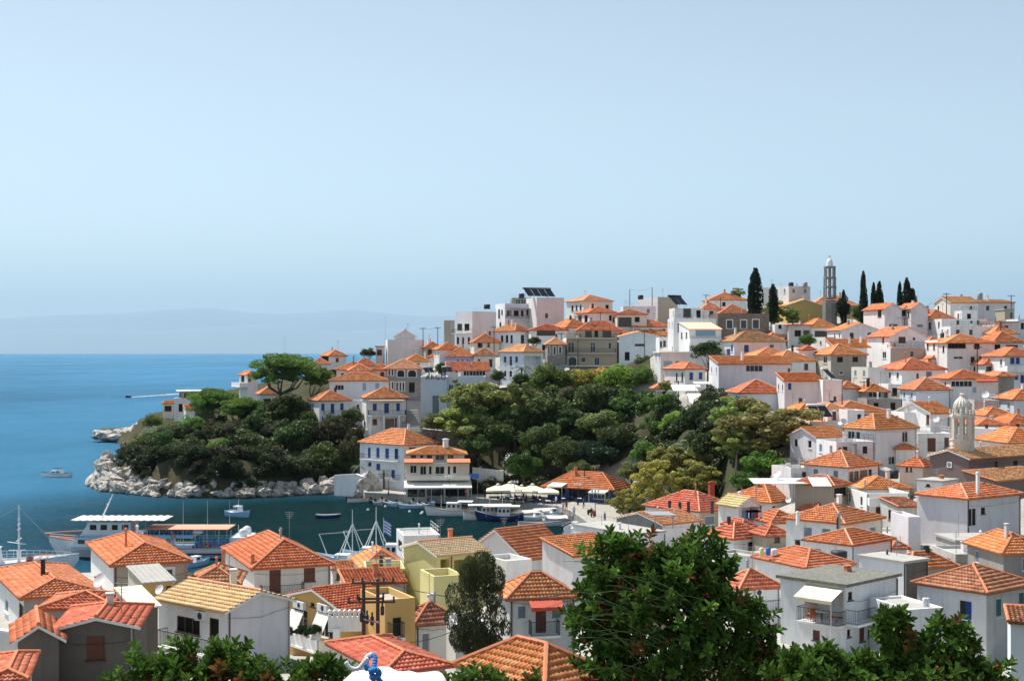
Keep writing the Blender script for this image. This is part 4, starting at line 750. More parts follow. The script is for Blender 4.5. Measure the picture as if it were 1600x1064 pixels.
h = house('white house with blue shutters and terrace on the cliff wall, left one', 182, 272, 500, 625, 840, 298, 24, 'hip', 558, 'white', L=[(190, 650, 198, 720, 'k'), (206, 650, 214, 720, 'k'), (222, 650, 230, 720, 'k'), (205, 765, 215, 810, 'k')], R=[(285, 648, 313, 703, 'sb'), (353, 648, 383, 725, 'sb'), (422, 645, 450, 700, 'sb'), (290, 740, 303, 805, 'sb'), (360, 775, 388, 818, 'sb')], rc='orange', depth=8); HS['n95'] = h
balcony(h, 'R', 300, 540, 732, 1.6, 'rail')
h = house('white house with blue shutters over stone ground floor beside the steps', 576, 612, 906, 606, 880, 293, 12, 'hip', 535, 'white', R=[(657, 648, 690, 703, 'sb'), (740, 645, 778, 722, 'sb'), (827, 645, 857, 705, 'sb'), (655, 758, 692, 808, 'd'), (820, 755, 832, 820, 'k'), (740, 760, 815, 860, 'st')], L=[(595, 780, 608, 825, 'sb')], rc='orange', depth=8); HS['n96'] = h
balcony(h, 'R', 625, 893, 732, 1.5, 'rail'); awning(h, 'R', 630, 882, 620, .9, .2, 'canvas_peach')
house('small white link block between the two blue shuttered houses', 497, 505, 580, 628, 800, 302, 3, 'flat', None, 'white', R=[(540, 655, 562, 690, 'd')], depth=5)
house('pale blue house with two light blue shutters and low wing roof', 333, 346, 772, 482, 660, 311, 4, 'hip', 433, 'sky', R=[(583, 500, 612, 558, 'lb'), (675, 498, 708, 555, 'lb'), (385, 515, 450, 552, 'row')], rc='orange', depth=9)
h = house('grey stone house with arched windows and tan hip roof', 748, 764, 1012, 390, 620, 313, 6, 'hip', 330, 'stone_pale', R=[(770, 402, 786, 448, 'dt'), (793, 402, 809, 448, 'dt'), (835, 408, 888, 460, 'ar'), (912, 408, 974, 460, 'ar'), (770, 492, 786, 545, 'dt'), (795, 492, 810, 545, 'dt'), (827, 495, 843, 558, 'dt'), (850, 495, 866, 558, 'dt'), (872, 495, 888, 558, 'dt'), (920, 497, 962, 568, 'k')], rc='peach', depth=9, ov=.7, cap='tile_cap_pale'); HS['n98'] = h
house('orange roofed white house left of the stone house', 372, 396, 642, 402, 520, 323, 6, 'hip', 348, 'white', rc='orange', depth=8, R=[(430, 430, 450, 460, 'k')])
house('orange roof below the lilac gable tower', 503, 526, 692, 372, 480, 332, 8, 'hip', 318, 'white', rc='orange', depth=8)
house('small orange roof behind the big pine', 195, 215, 342, 360, 480, 337, 6, 'hip', 323, 'white', rc='orange', depth=7)
house('white rooftop house with dark glazed side near the sea horizon', 268, 346, 468, 302, 400, 348, 24, 'hip', 266, 'white', L=[(275, 308, 340, 348, 'k')], rc='orange', depth=7)
house('low orange roof joining the stone house on its left', 638, 652, 795, 403, 500, 321, 4, 'hip', 364, 'white', rc='orange', depth=7)
house('orange roof behind the grey stone house', 838, 900, 1065, 342, 460, 330, 10, 'hip', 298, 'white', rc='orange', depth=8)
house('grey hillside house with orange roof beside two poles', 1003, 1042, 1153, 240, 340, 347, 10, 'hip', 198, 'beige', R=[(1055, 258, 1086, 300, 'k')], rc='orange', depth=7)
house('tiny white house with orange roof below the two poles', 1060, 1070, 1165, 310, 400, 335, 4, 'hip', 285, 'white', R=[(1095, 322, 1112, 348, 'k')], rc='orange', depth=6)
h = house('blank lilac tower block with small gable penthouse near the sea', 733, 766, 1030, 188, 440, 353, 8, 'flat', None, 'lilac', wL='white', par=.3, depth=9, blank=True); HS['n87'] = h
house('', 808, 818, 962, 162, 300, 356, 3, 'gable_l', 122, 'lilac', rc='red', into=h, depth=6, base=False)
house('cream house with red edged balconies left of the lilac tower block', 672, 680, 738, 240, 380, 356, 3, 'slab', None, 'pinkish', R=[(690, 260, 725, 300, 'k')], rmat='tile_cap', ov=.25, depth=5)
# ---- waterfront
view(540, 640, 4.836)
h = house('white quay house with blue shutters and balcony under broad orange roof', 108, 440, 692, 262, 670, 267, 46, 'hip', 148, 'white', wL='sky', L=[(165, 285, 190, 365, 'sb'), (230, 285, 257, 365, 'sb'), (297, 290, 328, 370, 'sb'), (368, 292, 398, 375, 'bk'), (168, 395, 195, 430, 'bk'), (230, 405, 262, 460, 'sb'), (343, 452, 373, 520, 'sb')], R=[(480, 285, 535, 300, 'k')], rc='orange', cap='tile_cap_pale', maxd=14); HS['n100'] = h
balcony(h, 'L', 140, 408, 378, 1.2, 'rail', 'white'); balcony(h, 'L', 285, 412, 525, 1.2, 'rail', 'white')
h = house('cream quay restaurant with stepped orange roofs and white awning', 430, 455, 935, 402, 690, 257, 4, 'flat', None, 'cream', R=[(487, 420, 537, 480, 'd'), (563, 425, 610, 492, 'd'), (628, 425, 652, 490, 'd'), (677, 428, 748, 487, 'd'), (770, 425, 792, 492, 'd'), (810, 425, 838, 482, 'd'), (470, 590, 600, 655, 'k'), (615, 590, 740, 655, 'k'), (755, 590, 915, 655, 'k')], par=.1, depth=8, name='restaurant', cat='restaurant'); HS['n101'] = h
h2 = house('', 465, 482, 897, 332, 460, 258.5, 4, 'hip', 280, 'cream', R=[(490, 334, 535, 368, 'd'), (560, 336, 590, 368, 'd'), (610, 338, 656, 372, 'd'), (677, 338, 748, 382, 'd'), (770, 338, 818, 372, 'd')], rc='orange', cap='tile_cap_pale', into=h, depth=7, base=False, ov=.6)
chimney(h2, 756, 218, 300, 36, 'white', 262)
awning(h, 'R', 440, 660, 372, 1.6, .55, 'tile_cap'); awning(h, 'R', 765, 940, 372, 1.6, .55, 'tile_cap')
balcony(h, 'R', 455, 935, 520, 1.9, 'solid', 'cream', .75); awning(h, 'R', 440, 1005, 535, 4.2, .9, 'canvas', 6)
view(780, 680, 5.714)
h = house('long low taverna with orange roof and dark blue front on the quay', 432, 1005, 1138, 458, 610, 246, 62, 'hip', 330, 'blue_wall', L=[(470, 425, 590, 520, 'k'), (620, 440, 810, 560, 'k'), (840, 470, 980, 570, 'd')], rc='orange', maxd=15, name='taverna', cat='taverna', ov=.9); HS['n102'] = h
awning(h, 'L', 480, 610, 425, 2.2, .4, 'canvas', 2); awning(h, 'L', 850, 1000, 475, 2.6, .5, 'canvas', 2)
view(240, 530, 4.093)
h = house('white cliff villa with flat overhanging roof at the headland tip', 118, 180, 316, 335, 420, 345, 18, 'slab', None, 'stone_pale', R=[(195, 345, 215, 372, 'k'), (225, 345, 245, 372, 'k'), (260, 340, 285, 368, 'k')], L=[(150, 342, 172, 368, 'k')], rmat='white', ov=.8, depth=7); HS['n104'] = h
house('', 118, 130, 252, 378, 520, 340, 6, 'flat', None, 'white', R=[(160, 413, 186, 462, 'k')], into=h, par=.2, depth=6)
house('', 48, 58, 126, 412, 500, 347, 4, 'shed', 393, 'cream', rc='orange', into=h, depth=4, R=[(70, 425, 115, 460, 'k')])
house('', 168, 206, 262, 446, 560, 333, 20, 'shed', 425, 'white', rc='orange', L=[(178, 470, 195, 520, 'k')], into=h, depth=4)
house('roofless grey stone walls with white gate posts on the headland', 84, 185, 400, 552, 670, 325, 16, 'flat', None, 'stone_pale', L=[(92, 552, 104, 600, 'k'), (138, 560, 160, 600, 'k')], R=[(320, 565, 362, 620, 'br')], wL='white_old', par=1.2, depth=6, rmat='stone', name='stone_ruin', cat='ruin')
h = house('white terrace house with orange roof left of the big pine', 500, 602, 664, 226, 420, 346, 28, 'hip', 194, 'white', L=[(560, 232, 580, 272, 'k')], R=[(603, 234, 622, 270, 'k')], rc='orange', depth=7); HS['n105'] = h
balcony(h, 'L', 505, 602, 300, 2.0, 'solid', 'white', .9)
house('orange roofed house half hidden behind the big pine', 603, 682, 805, 348, 460, 336, 18, 'hip', 300, 'white', rc='orange', R=[(700, 380, 750, 415, 'k')], depth=7)

view(0, 0, 1)
h = house('low white annex with flat roof between the balcony house and large plain house', 1383, 1392, 1440, 836, 900, 157, 8, 'flat', None, 'white', R=[(1402, 846, 1412, 862, 'k')], par=.3, depth=6, name='annex', cat='annex')
house('grey walled yard hut with tan roof left of the large plain white house', 1395, 1404, 1440, 792, 840, 166, 10, 'shed', 780, 'greywhite', R=[(1412, 800, 1420, 820, 'k')], rc='old', depth=5, name='hut', cat='hut')
house('small red hip roof between broad two-tone roof and large red hip roof', 1188, 1206, 1250, 815, 870, 168, 16, 'hip', 797, 'white', rc='red', R=[(1218, 825, 1226, 838, 'gs')], depth=5)
house('red tiled roof corner in the bottom left corner of the picture', -40, -12, 34, 1060, 1150, 63, 14, 'hip', 1036, 'white_old', rc='red', depth=5)
house('small white store with flat roof behind the dark gum tree', 700, 712, 760, 975, 1060, 96, 12, 'flat', None, 'white_old', R=[(722, 990, 734, 1015, 'k')], depth=4)
house('white flat house in the gap right of the kiosk house', 1382, 1388, 1412, 600, 640, 246, 4, 'flat', None, 'white', R=[(1394, 606, 1402, 618, 'k')], depth=5)
house('small white cottage with orange roof below the palm house terrace', 1018, 1024, 1052, 606, 640, 276, 6, 'hip', 597, 'white', rc='orange', depth=4)

for (x, y, wd_, D_, wl_, rc_, lb) in ((1500, 612, 34, 243, 'white', 'orange', 'small orange roof peeping left of the sunroom house'), (1558, 648, 40, 220, 'white', 'orange', 'low orange roof behind the church tower, right side'), (1342, 618, 30, 244, 'cream', 'peach', 'little cream house left of the white and cream flat box'), (1248, 604, 36, 252, 'white', 'orange', 'small roof behind the lilac strip-tile house'), (1405, 566, 32, 270, 'white', 'orange', 'small orange roof right of the grey four window house'), (1462, 572, 34, 262, 'lilac', 'orange', 'narrow roof left of the dark window band house'), (1238, 562, 40, 279, 'white', 'orange', 'orange roof under the slim white block'), (1300, 522, 34, 312, 'white', 'peach', 'pale roof left of the lilac front gable'), (1448, 506, 30, 298, 'white', 'orange', 'small roof between twin gables and long white flat house'), (1568, 520, 36, 276, 'white', 'orange', 'orange roof under the white cube at the right edge'), (1150, 500, 30, 312, 'white', 'orange', 'small orange roof right of the stepped white house'), (1412, 700, 30, 199, 'white', 'orange', 'small orange roof right of the tall white house'), (1302, 640, 34, 219, 'white', 'peach', 'pale small roof left of the wide orange roof'), (960, 520, 34, 327, 'white', 'orange', 'small orange roof behind the three storey house'), (700, 545, 34, 326, 'white', 'orange', 'small orange roof left of the periwinkle house'), (560, 578, 30, 318, 'white', 'orange', 'small orange roof above the pale blue wing roof house')):
    house(lb, x - wd_ * .55, x - wd_ * .4, x + wd_ * .6, y, y + 26, D_, random.uniform(4, 26), 'hip', y - wd_ * .28, wl_, rc=rc_, depth=random.uniform(5, 7))
# ------------------------------------------------------------------ sea, ground, quay, mountains, air
def struct(o, kind='structure'): o['kind'] = kind; return o
RE = 6371000.0
rad = np.concatenate([[1], np.linspace(60, 400, 12), np.geomspace(450, 32000, 60)]); na = 180
th = np.linspace(0, 2 * np.pi, na, endpoint=False)
v = np.array([[r * np.sin(t_), r * np.cos(t_), -r * r / (2 * RE)] for r in rad for t_ in th])
f = [[i * na + j, i * na + (j + 1) % na, (i + 1) * na + (j + 1) % na, (i + 1) * na + j] for i in range(len(rad) - 1) for j in range(na)]
o = bpy.data.objects.new('sea', npmesh('sea', v, f, 'sea_water', smooth=True)); COL.objects.link(o); struct(o)
LAND = np.array([(-85, 294), (-81, 282), (-71, 271), (-57, 265), (-46, 268), (-36, 275), (-29, 269), (-7, 258), (3, 250), (10, 243), (13, 222), (17, 198), (14, 181), (0, 166), (-30, 154), (-70, 144), (-110, 138), (-170, 130), (-170, -30), (330, -30), (330, 620), (60, 560), (-40, 500), (-100, 478), (-138, 455), (-128, 435), (-105, 395), (-93, 345)], float)
def sdist(px, py):
    a = LAND; b_ = np.roll(LAND, -1, 0); d = np.full(px.shape, 1e9); ins = np.zeros(px.shape, bool)
    for (x0, y0), (x1, y1) in zip(a, b_):
        ex, ey = x1 - x0, y1 - y0; t_ = np.clip(((px - x0) * ex + (py - y0) * ey) / (ex * ex + ey * ey), 0, 1)
        d = np.minimum(d, np.hypot(px - x0 - t_ * ex, py - y0 - t_ * ey))
        c_ = ((y0 > py) != (y1 > py)) & (px < (x1 - x0) * (py - y0) / (y1 - y0 + 1e-12) + x0); ins ^= c_
    return np.where(ins, d, -d)
EXTRA = [(0, -20, 26), (0, 0, 25.2), (-8, 6, 24.8), (8, 6, 24.8), (-14, 20, 20.5), (14, 20, 20.5), (0, 22, 20.0), (-20, 40, 15.5), (0, 42, 15.2), (20, 40, 15.5), (60, 40, 18), (-60, 40, 14), (80, 60, 15), (-50, 66, 11), (0, 62, 12), (20, 80, 9.0), (0, 150, 1.6), (-20, 145, 1.5), (-50, 136, 1.8), (-35, 130, 2.2),
         (-25, 273, 1), (-5, 268, 1), (8, 262, 1), (20, 250, 1), (25, 230, 1), (25, 210, 1.2), (20, 190, 1.4), (30, 185, 2), (-40, 279, 3), (-20, 279, 3.5), (0, 279, 4), (18, 272, 4), (32, 262, 5), (40, 245, 4), (-10, 291, 11), (10, 290, 10), (28, 282, 11), (42, 270, 9), (50, 240, 6), (45, 222, 4), (-5, 303, 15), (14, 304, 15.5), (30, 300, 16),
         (-48, 285, 7), (-58, 280, 6), (-70, 284, 5.5), (-80, 292, 5), (-55, 296, 10), (-66, 300, 9), (-76, 312, 8), (-86, 310, 4.5), (-84, 330, 7), (-92, 350, 5.5), (-100, 385, 4.5), (-118, 425, 3.2), (-130, 448, 2.6), (-60, 330, 11), (-70, 345, 11), (-50, 360, 13), (-60, 420, 8), (-30, 400, 15), (-10, 470, 8), (20, 400, 28), (60, 400, 33), (100, 400, 34), (140, 380, 34), (200, 380, 34), (100, 500, 20), (250, 450, 30), (300, 300, 30), (300, 100, 18), (200, 100, 14), (150, 60, 16), (120, 120, 9), (200, 200, 16)]
ctl = np.array(BASES + EXTRA, float)
gx, gy = np.arange(-165, 300, 3.0), np.arange(-27, 560, 3.0); GX, GY = np.meshgrid(gx, gy); px, py = GX.ravel(), GY.ravel()
d2 = (px[:, None] - ctl[None, :, 0]) ** 2 + (py[:, None] - ctl[None, :, 1]) ** 2 + 1.0
wt = d2 ** -1.9; z = (wt * ctl[None, :, 2]).sum(1) / wt.sum(1)
for (cx, cy, ax, ay, bx, by, W_, d_, zb_) in FOOT:
    u = (px - cx) * ax + (py - cy) * ay; v_ = (px - cx) * bx + (py - cy) * by; inside = (u > -2.5) & (u < W_ + 2.5) & (v_ > -2.5) & (v_ < d_ + 2.5); z = np.where(inside, np.minimum(z, zb_ - .05), z)
sdv = sdist(px, py); k = np.clip((sdv + 1.5) / 5.5, 0, 1); k = k * k * (3 - 2 * k)
z = z + RNG.normal(0, .12, z.shape) * (sdv > 6); z = -4 * (1 - k) + z * k
quayzone = (px > -32) & (px < 40) & (py > 195) & (py < 276) & (sdv < 16); z = np.where(quayzone, np.minimum(z, .9), z)
town = np.zeros(px.shape)
for (cx, cy, ax, ay, bx, by, W_, d_, zb_) in FOOT:
    u = (px - cx) * ax + (py - cy) * ay; v_ = (px - cx) * bx + (py - cy) * by; town = np.maximum(town, (u > -6) & (u < W_ + 6) & (v_ > -5) & (v_ < d_ + 4) & ~((px < -28) & (py > 270)))
v = np.stack([px, py, z], 1); nx = len(gx); ii, jj = np.meshgrid(np.arange(nx - 1), np.arange(len(gy) - 1)); a_ = (jj * nx + ii).ravel()
o = bpy.data.objects.new('ground', npmesh('ground', v, np.stack([a_, a_ + 1, a_ + nx + 1, a_ + nx], 1), 'ground', town[a_], smooth=True)); COL.objects.link(o); struct(o)
ZG = z.reshape(GX.shape)
def gz(x, y):
    i = min(max((x + 165) / 3.0, 0), nx - 2); j = min(max((y + 27) / 3.0, 0), len(gy) - 2); i0, j0 = int(i), int(j); fx, fy = i - i0, j - j0
    return float(ZG[j0, i0] * (1 - fx) * (1 - fy) + ZG[j0, i0 + 1] * fx * (1 - fy) + ZG[j0 + 1, i0] * (1 - fx) * fy + ZG[j0 + 1, i0 + 1] * fx * fy)
# quay with coping stones
QZ = 1.2
qe = [at(566, 0, 268).xy, at(570, 0, 263).xy, at(655, 0, 258).xy, at(747, 0, 253).xy, at(815, 0, 246).xy, at(872, 0, 240).xy, at(893, 0, 232).xy, at(921, 0, 216).xy, at(962, 0, 194).xy]
qi = [(40, 196), (42, 225), (36, 250), (18, 271), (-5, 274), (-32, 276)]
ring = [Vector((p[0], p[1])) for p in qe] + [Vector(p) for p in qi]
m_ = MB(); m_.poly([(p.x, p.y, QZ) for p in ring])
for i in range(len(ring)): p, q = ring[i], ring[(i + 1) % len(ring)]; m_.poly([(p.x, p.y, QZ), (q.x, q.y, QZ), (q.x, q.y, -4), (p.x, p.y, -4)])
quay = struct(m_.build('quay', 'paving'))
blk = None
for p, q in zip(qe[:-1], qe[1:]):
    p, q = Vector(p), Vector(q); n = max(1, round((q - p).length / 1.6)); rz = math.atan2((q - p).y, (q - p).x)
    for i in range(n):
        c = p.lerp(q, (i + .5) / n); inn = Vector((-(q - p).y, (q - p).x)).normalized() * .28
        if blk is None:
            mb = MB(); mb.cbox((0, 0, 0), 1.55, .6, .16); o = mb.build('coping_stone', 'concrete', quay); blk = o
        else: o = blk.copy(); COL.objects.link(o)
        o.parent = quay; o.location = (c.x + inn.x, c.y + inn.y, QZ + .004); o.rotation_euler = (0, 0, rz + random.uniform(-.01, .01)); o.scale = ((q - p).length / n / 1.6, 1, random.uniform(.9, 1.15))
# far mountains across the strait, real ridges 75 to 100 km away; rock colour lightened to fade like haze
def ridge(name, pts, Y, wd, seed):
    rng = np.random.default_rng(seed); xs = np.linspace(pts[0][0], pts[-1][0], 120); ys = np.interp(xs, [p[0] for p in pts], [p[1] for p in pts])
    ys = ys + np.convolve(rng.normal(0, 1.4, 130), np.ones(11) / 11, 'valid')[:120] * 1.5; rows = []
    for k, (fr, dy) in enumerate(((0, -wd), (.45, -wd * .6), (.8, -wd * .25), (1, 0), (.6, wd * .5), (0, wd))):
        rows.append([( (x - 800) * Y / F, Y + dy + rng.normal(0, wd * .012), -Y * Y / (2 * RE) - 40 + fr * (HC + (EYE - y) * Y / F + Y * Y / (2 * RE) + 40) * (1 + (rng.normal(0, .02) if 0 < fr < 1 else 0))) for x, y in zip(xs, ys)])
    mb = MB(); mb.loft(rows); o = mb.build(name, 'mountain_hazed', None, True); struct(o); return o
ridge('mountain', [(-500, 520), (-200, 505), (0, 499), (90, 493), (180, 490), (255, 484), (330, 482), (380, 489), (440, 492), (500, 488), (550, 484), (610, 491), (660, 494), (720, 493), (800, 500), (1000, 515), (1400, 535)], 92000, 7000, 3)
ridge('mountain', [(-500, 530), (0, 520), (120, 512), (260, 516), (400, 508), (520, 520), (640, 511), (700, 508), (800, 520), (1000, 535)], 80000, 4500, 5)
# air
m, t, b = nodes('air'); t.nodes.remove(b); pv = t.nodes.new('ShaderNodeVolumePrincipled'); pv.inputs['Color'].default_value = (0.46, 0.64, 0.78, 1); pv.inputs['Density'].default_value = 2.2e-5; pv.inputs['Anisotropy'].default_value = 0.2
t.links.new(pv.outputs[0], t.nodes['Material Output'].inputs['Volume'])
mb = MB(); mb.box((-110000, -20000, -760), (220000, 0, 0), (0, 130000, 0), (0, 0, 4800)); o = mb.build('haze', 'air'); o['kind'] = 'stuff'
# ------------------------------------------------------------------ vegetation
def leafquads(P_, nrm, size, asp, rng, droop=0):
    n = len(P_); r = rng.normal(size=(n, 3)); r /= np.linalg.norm(r, axis=1)[:, None]
    nn = nrm * .55 + r * .8; nn[:, 2] += .25; nn /= np.linalg.norm(nn, axis=1)[:, None]
    a = np.cross(nn, rng.normal(size=(n, 3))); a /= np.linalg.norm(a, axis=1)[:, None]
    if droop: a = a * (1 - droop) + np.array([0, 0, -1.0]) * droop; a /= np.linalg.norm(a, axis=1)[:, None]
    b_ = np.cross(nn, a); b_ /= np.linalg.norm(b_, axis=1)[:, None] + 1e-9; s = (size * rng.uniform(.6, 1.3, n))[:, None]
    v = np.stack([P_ - a * s, P_ + b_ * s * asp, P_ + a * s, P_ - b_ * s * asp], 1).reshape(-1, 3); f = np.arange(n * 4).reshape(-1, 4); return v, f
def crown_arrays(kind, seed, n=5200, size=.055):
    rng = np.random.default_rng(seed); cs, rs = [], []
    if kind == 'broad':
        for _ in range(46):
            d = rng.normal(size=3); d /= np.linalg.norm(d); d[2] = abs(d[2]) * 1.0 - .35 * (rng.random() < .45); cs.append(d * rng.uniform(.42, .80)); rs.append(rng.uniform(.18, .34))
        cs += [np.zeros(3)]; rs += [.5]
    elif kind == 'airy':
        for _ in range(60):
            d = rng.normal(size=3); d /= np.linalg.norm(d); cs.append(d * rng.uniform(.3, .92) * np.array([1, 1, .95])); rs.append(rng.uniform(.10, .24))
    elif kind == 'pine':
        for _ in range(34):
            t_ = rng.uniform(0, 2 * np.pi); r = math.sqrt(rng.random()) * .85; cs.append(np.array([r * math.cos(t_), r * math.sin(t_), .55 * math.sqrt(max(0, 1 - r * r)) + rng.normal(0, .10) - .1])); rs.append(rng.uniform(.16, .30))
    elif kind == 'cypress':
        for _ in range(60):
            z_ = rng.uniform(-1, 1); r = .85 * (1 - ((z_ + .35) / 1.36) ** 2 if z_ > -.35 else .95 - .4 * (-.35 - z_)); t_ = rng.uniform(0, 2 * np.pi); r = max(r, .08)
            cs.append(np.array([r * .6 * math.cos(t_), r * .6 * math.sin(t_), z_])); rs.append(.2 + .2 * r)
    elif kind == 'gum':
        for _ in range(55):
            z_ = rng.uniform(-.95, .95); r = .75 * math.sqrt(max(.08, 1 - z_ * z_)) * rng.uniform(.3, 1); t_ = rng.uniform(0, 2 * np.pi); cs.append(np.array([r * math.cos(t_), r * math.sin(t_), z_])); rs.append(rng.uniform(.14, .27))
    cs, rs = np.array(cs), np.array(rs); wgt = rs ** 2 / (rs ** 2).sum(); idx = rng.choice(len(cs), n, p=wgt)
    d = rng.normal(size=(n, 3)); d /= np.linalg.norm(d, axis=1)[:, None]; sq = np.array([1, 1, .75]) if kind in ('broad', 'airy') else (np.array([1.15, 1.15, .5]) if kind == 'pine' else np.array([1, 1, 1.0]))
    Pp = cs[idx] + d * (rs[idx] * rng.uniform(.55, 1.0, n) ** .5)[:, None] * sq
    if kind == 'cypress': Pp[:, 2] = np.clip(Pp[:, 2], -1.05, 1.05)
    v, f = leafquads(Pp, d, size, .62 if kind not in ('gum', 'pine') else .3, rng, .55 if kind == 'gum' else 0)
    ct = rng.random(len(cs)); tint = np.clip(.45 * ct[idx] + .55 * rng.random(n), 0, 1)
    return v, f, tint
def crown_mesh(kind, seed, n=5200, size=.055):
    v, f, tint = crown_arrays(kind, seed, n, size); return npmesh('crown_' + kind, v, f, 'leaf', tint)
CR = {'broad': [crown_mesh('broad', s, 8000, .05) for s in (1, 2, 3, 4, 5)], 'airy': [crown_mesh('airy', s, 9000, .048) for s in (11, 12, 13)], 'pine': [crown_mesh('pine', s, 9000, .045) for s in (21, 22, 23)], 'cypress': [crown_mesh('cypress', s, 5000, .075) for s in (31, 32)], 'gum': [crown_mesh('gum', 41, 24000, .036)]}
G_DARK, G_MID, G_BRIGHT, G_OLIVE, G_YEL, G_SILV, G_PINE, G_CYP = (.075, .120, .034), (.115, .200, .042), (.16, .30, .045), (.19, .225, .065), (.40, .34, .08), (.26, .30, .17), (.14, .25, .04), (.020, .038, .016)  # leaf colours, the third a bright green
def tree(px, py, rx, ry, D, kind='broad', col=G_MID, label=None, cat='tree', group=None, name='tree', trunk=True, bark='bark', ground=None):
    if group in ('trees of the wooded bank', 'evergreens of the headland slope', 'trees beside the quay road'): rx, ry = (rx * 1.16, ry * 1.14) if group[0] == 't' else (rx * 1.18, ry * 1.3); py -= 0 if group[0] == 't' else 7
    c = at(px, py, D); sx, sz = rx * D / F, ry * D / F; zg = gz(c.x, c.y) if ground is None else ground; zg = min(zg, c.z - sz * .5)
    root = empty(name, (c.x, c.y, zg), label, cat, group)
    o = bpy.data.objects.new('crown', random.choice(CR[kind])); COL.objects.link(o); o.parent = root; o.location = (0, 0, c.z - zg); o.scale = (sx, sx * random.uniform(.85, 1.1), sz); o.rotation_euler = (0, 0, random.uniform(0, 6.28)); k = random.uniform(.78, 1.35) * (1.75 if kind == 'airy' else 1.12); o.color = (col[0] * k * random.uniform(.85, 1.2), col[1] * k, col[2] * k, 1)
    if trunk:
        m_ = MB(); top = Vector((c.x + random.uniform(-.1, .1) * sx, c.y, c.z + .35 * sz)); b0 = Vector((c.x, c.y, zg - .5)); mid = b0.lerp(top, .45) + Vector((random.uniform(-.06, .06) * sx, 0, 0)); r = max(.12, sx * .055)
        m_.tube(b0, mid, r * 1.15, r * .85); m_.tube(mid, top, r * .85, r * .25)
        for _ in range(6):
            t_ = random.uniform(0, 6.28); e_ = Vector((c.x + .62 * sx * math.cos(t_), c.y + .62 * sx * math.sin(t_), c.z + random.uniform(-.1, .5) * sz)); s_ = mid.lerp(top, random.uniform(0, .5)); m_.tube(s_, e_, r * .5, r * .12, 5)
        m_.build('trunk', bark, root)
    return root
# wooded bank above the quay
bank = [(738, 622, 46, 34, 279, 'airy', G_OLIVE), (806, 628, 34, 34, 280, 'airy', G_OLIVE), (722, 660, 44, 30, 274, 'airy', G_OLIVE), (678, 661, 22, 18, 276, 'broad', G_OLIVE), (838, 645, 52, 46, 282, 'broad', G_DARK), (860, 598, 38, 32, 290, 'broad', G_MID), (905, 596, 30, 22, 294, 'broad', G_YEL), (968, 596, 32, 28, 290, 'broad', G_BRIGHT), (920, 632, 44, 36, 286, 'broad', G_DARK), (1004, 592, 22, 22, 288, 'broad', G_MID), (1000, 640, 46, 36, 278, 'broad', G_MID), (936, 668, 36, 28, 276, 'broad', G_OLIVE), (932, 715, 40, 28, 262, 'broad', (.035, .075, .035)), (880, 712, 30, 30, 264, 'broad', G_DARK), (772, 684, 36, 34, 272, 'broad', G_DARK), (848, 694, 34, 34, 270, 'broad', G_DARK), (1030, 676, 34, 30, 268, 'broad', G_MID), (968, 690, 34, 28, 264, 'broad', G_DARK), (1012, 712, 30, 26, 254, 'broad', G_MID), (1058, 664, 30, 22, 258, 'broad', G_BRIGHT), (1086, 652, 22, 14, 258, 'broad', G_MID), (780, 640, 30, 26, 282, 'broad', G_DARK), (745, 700, 26, 24, 268, 'broad', G_DARK), (890, 660, 30, 26, 279, 'broad', G_DARK), (815, 595, 16, 14, 296, 'broad', G_DARK), (1040, 632, 26, 20, 268, 'broad', G_MID), (940, 592, 22, 18, 296, 'broad', G_YEL), (985, 740, 26, 20, 246, 'broad', G_OLIVE), (795, 660, 26, 24, 276, 'broad', G_DARK), (905, 735, 22, 16, 258, 'broad', G_DARK)]
BL = ['tallest loose olive tree in front of the lettered block', 'olive tree right of the tallest loose one', 'olive tree below the lettered block, left edge of the bank', 'small rounded olive tree beside the public steps', 'large dark tree in the middle of the bank', 'green tree below the palm and white two storey house', 'yellow shrub-like tree under the three storey house', 'bright green tree topping the bank below the pale blue house', 'dark tree below the yellow one', 'green tree at the top right corner of the bank', 'broad mid green tree at the right of the bank', 'olive tree in the right centre of the bank', 'glossy blue green tree overhanging the taverna roof', 'dark tree left of the taverna roof', 'dark tree above the pale garden wall', 'dark tree above the round green one', 'green tree left of the restaurant terraces', 'dark tree above the right end of the taverna', 'green tree right of the taverna roof', 'bright green tree below the restaurant awnings', 'small green tree by the restaurant hut', 'dark tree between the two upper olive trees', 'dark tree behind the restaurant chimney', 'dark tree under the glossy middle of the bank', 'small dark tree under the stone terrace wall', 'green tree at the foot of the white stepped house', 'second yellow tree under the low stone wall', 'olive tree between taverna and autumn tree', 'dark tree below the right olive tree', 'small dark tree touching the back of the taverna']
for a_, lb in zip(bank, BL): tree(*a_, label=lb, group='trees of the wooded bank')
tree(818, 729, 30, 30, 256, 'broad', (.050, .145, .022), 'bright green round tree behind the cream parasols')
def scrub(name, items, col):
    """ground cover nobody could count: one mesh of many low clumps"""
    rng = np.random.default_rng(len(items)); vs, fs, tn, base = [], [], [], 0
    for (x, y, z_, sx, sz) in items:
        v, f, t_ = LOW[rng.integers(len(LOW))]; a = rng.uniform(0, 6.28); R_ = np.array([[math.cos(a), -math.sin(a), 0], [math.sin(a), math.cos(a), 0], [0, 0, 1]]); vs.append((v @ R_.T) * np.array([sx, sx, sz]) + np.array([x, y, z_])); fs.append(f + base); tn.append(np.clip(t_ * .75 + rng.uniform(0, .3), 0, 1)); base += len(v)
    if vs: o = bpy.data.objects.new(name, npmesh(name, np.concatenate(vs), np.concatenate(fs), 'leaf', np.concatenate(tn))); COL.objects.link(o); o['kind'] = 'stuff'; o.color = (*col, 1)
LOW = [crown_arrays('broad', s_, 3000, .075) for s_ in (61, 62, 63)]
SC = {0: [], 1: [], 2: [], 3: []}
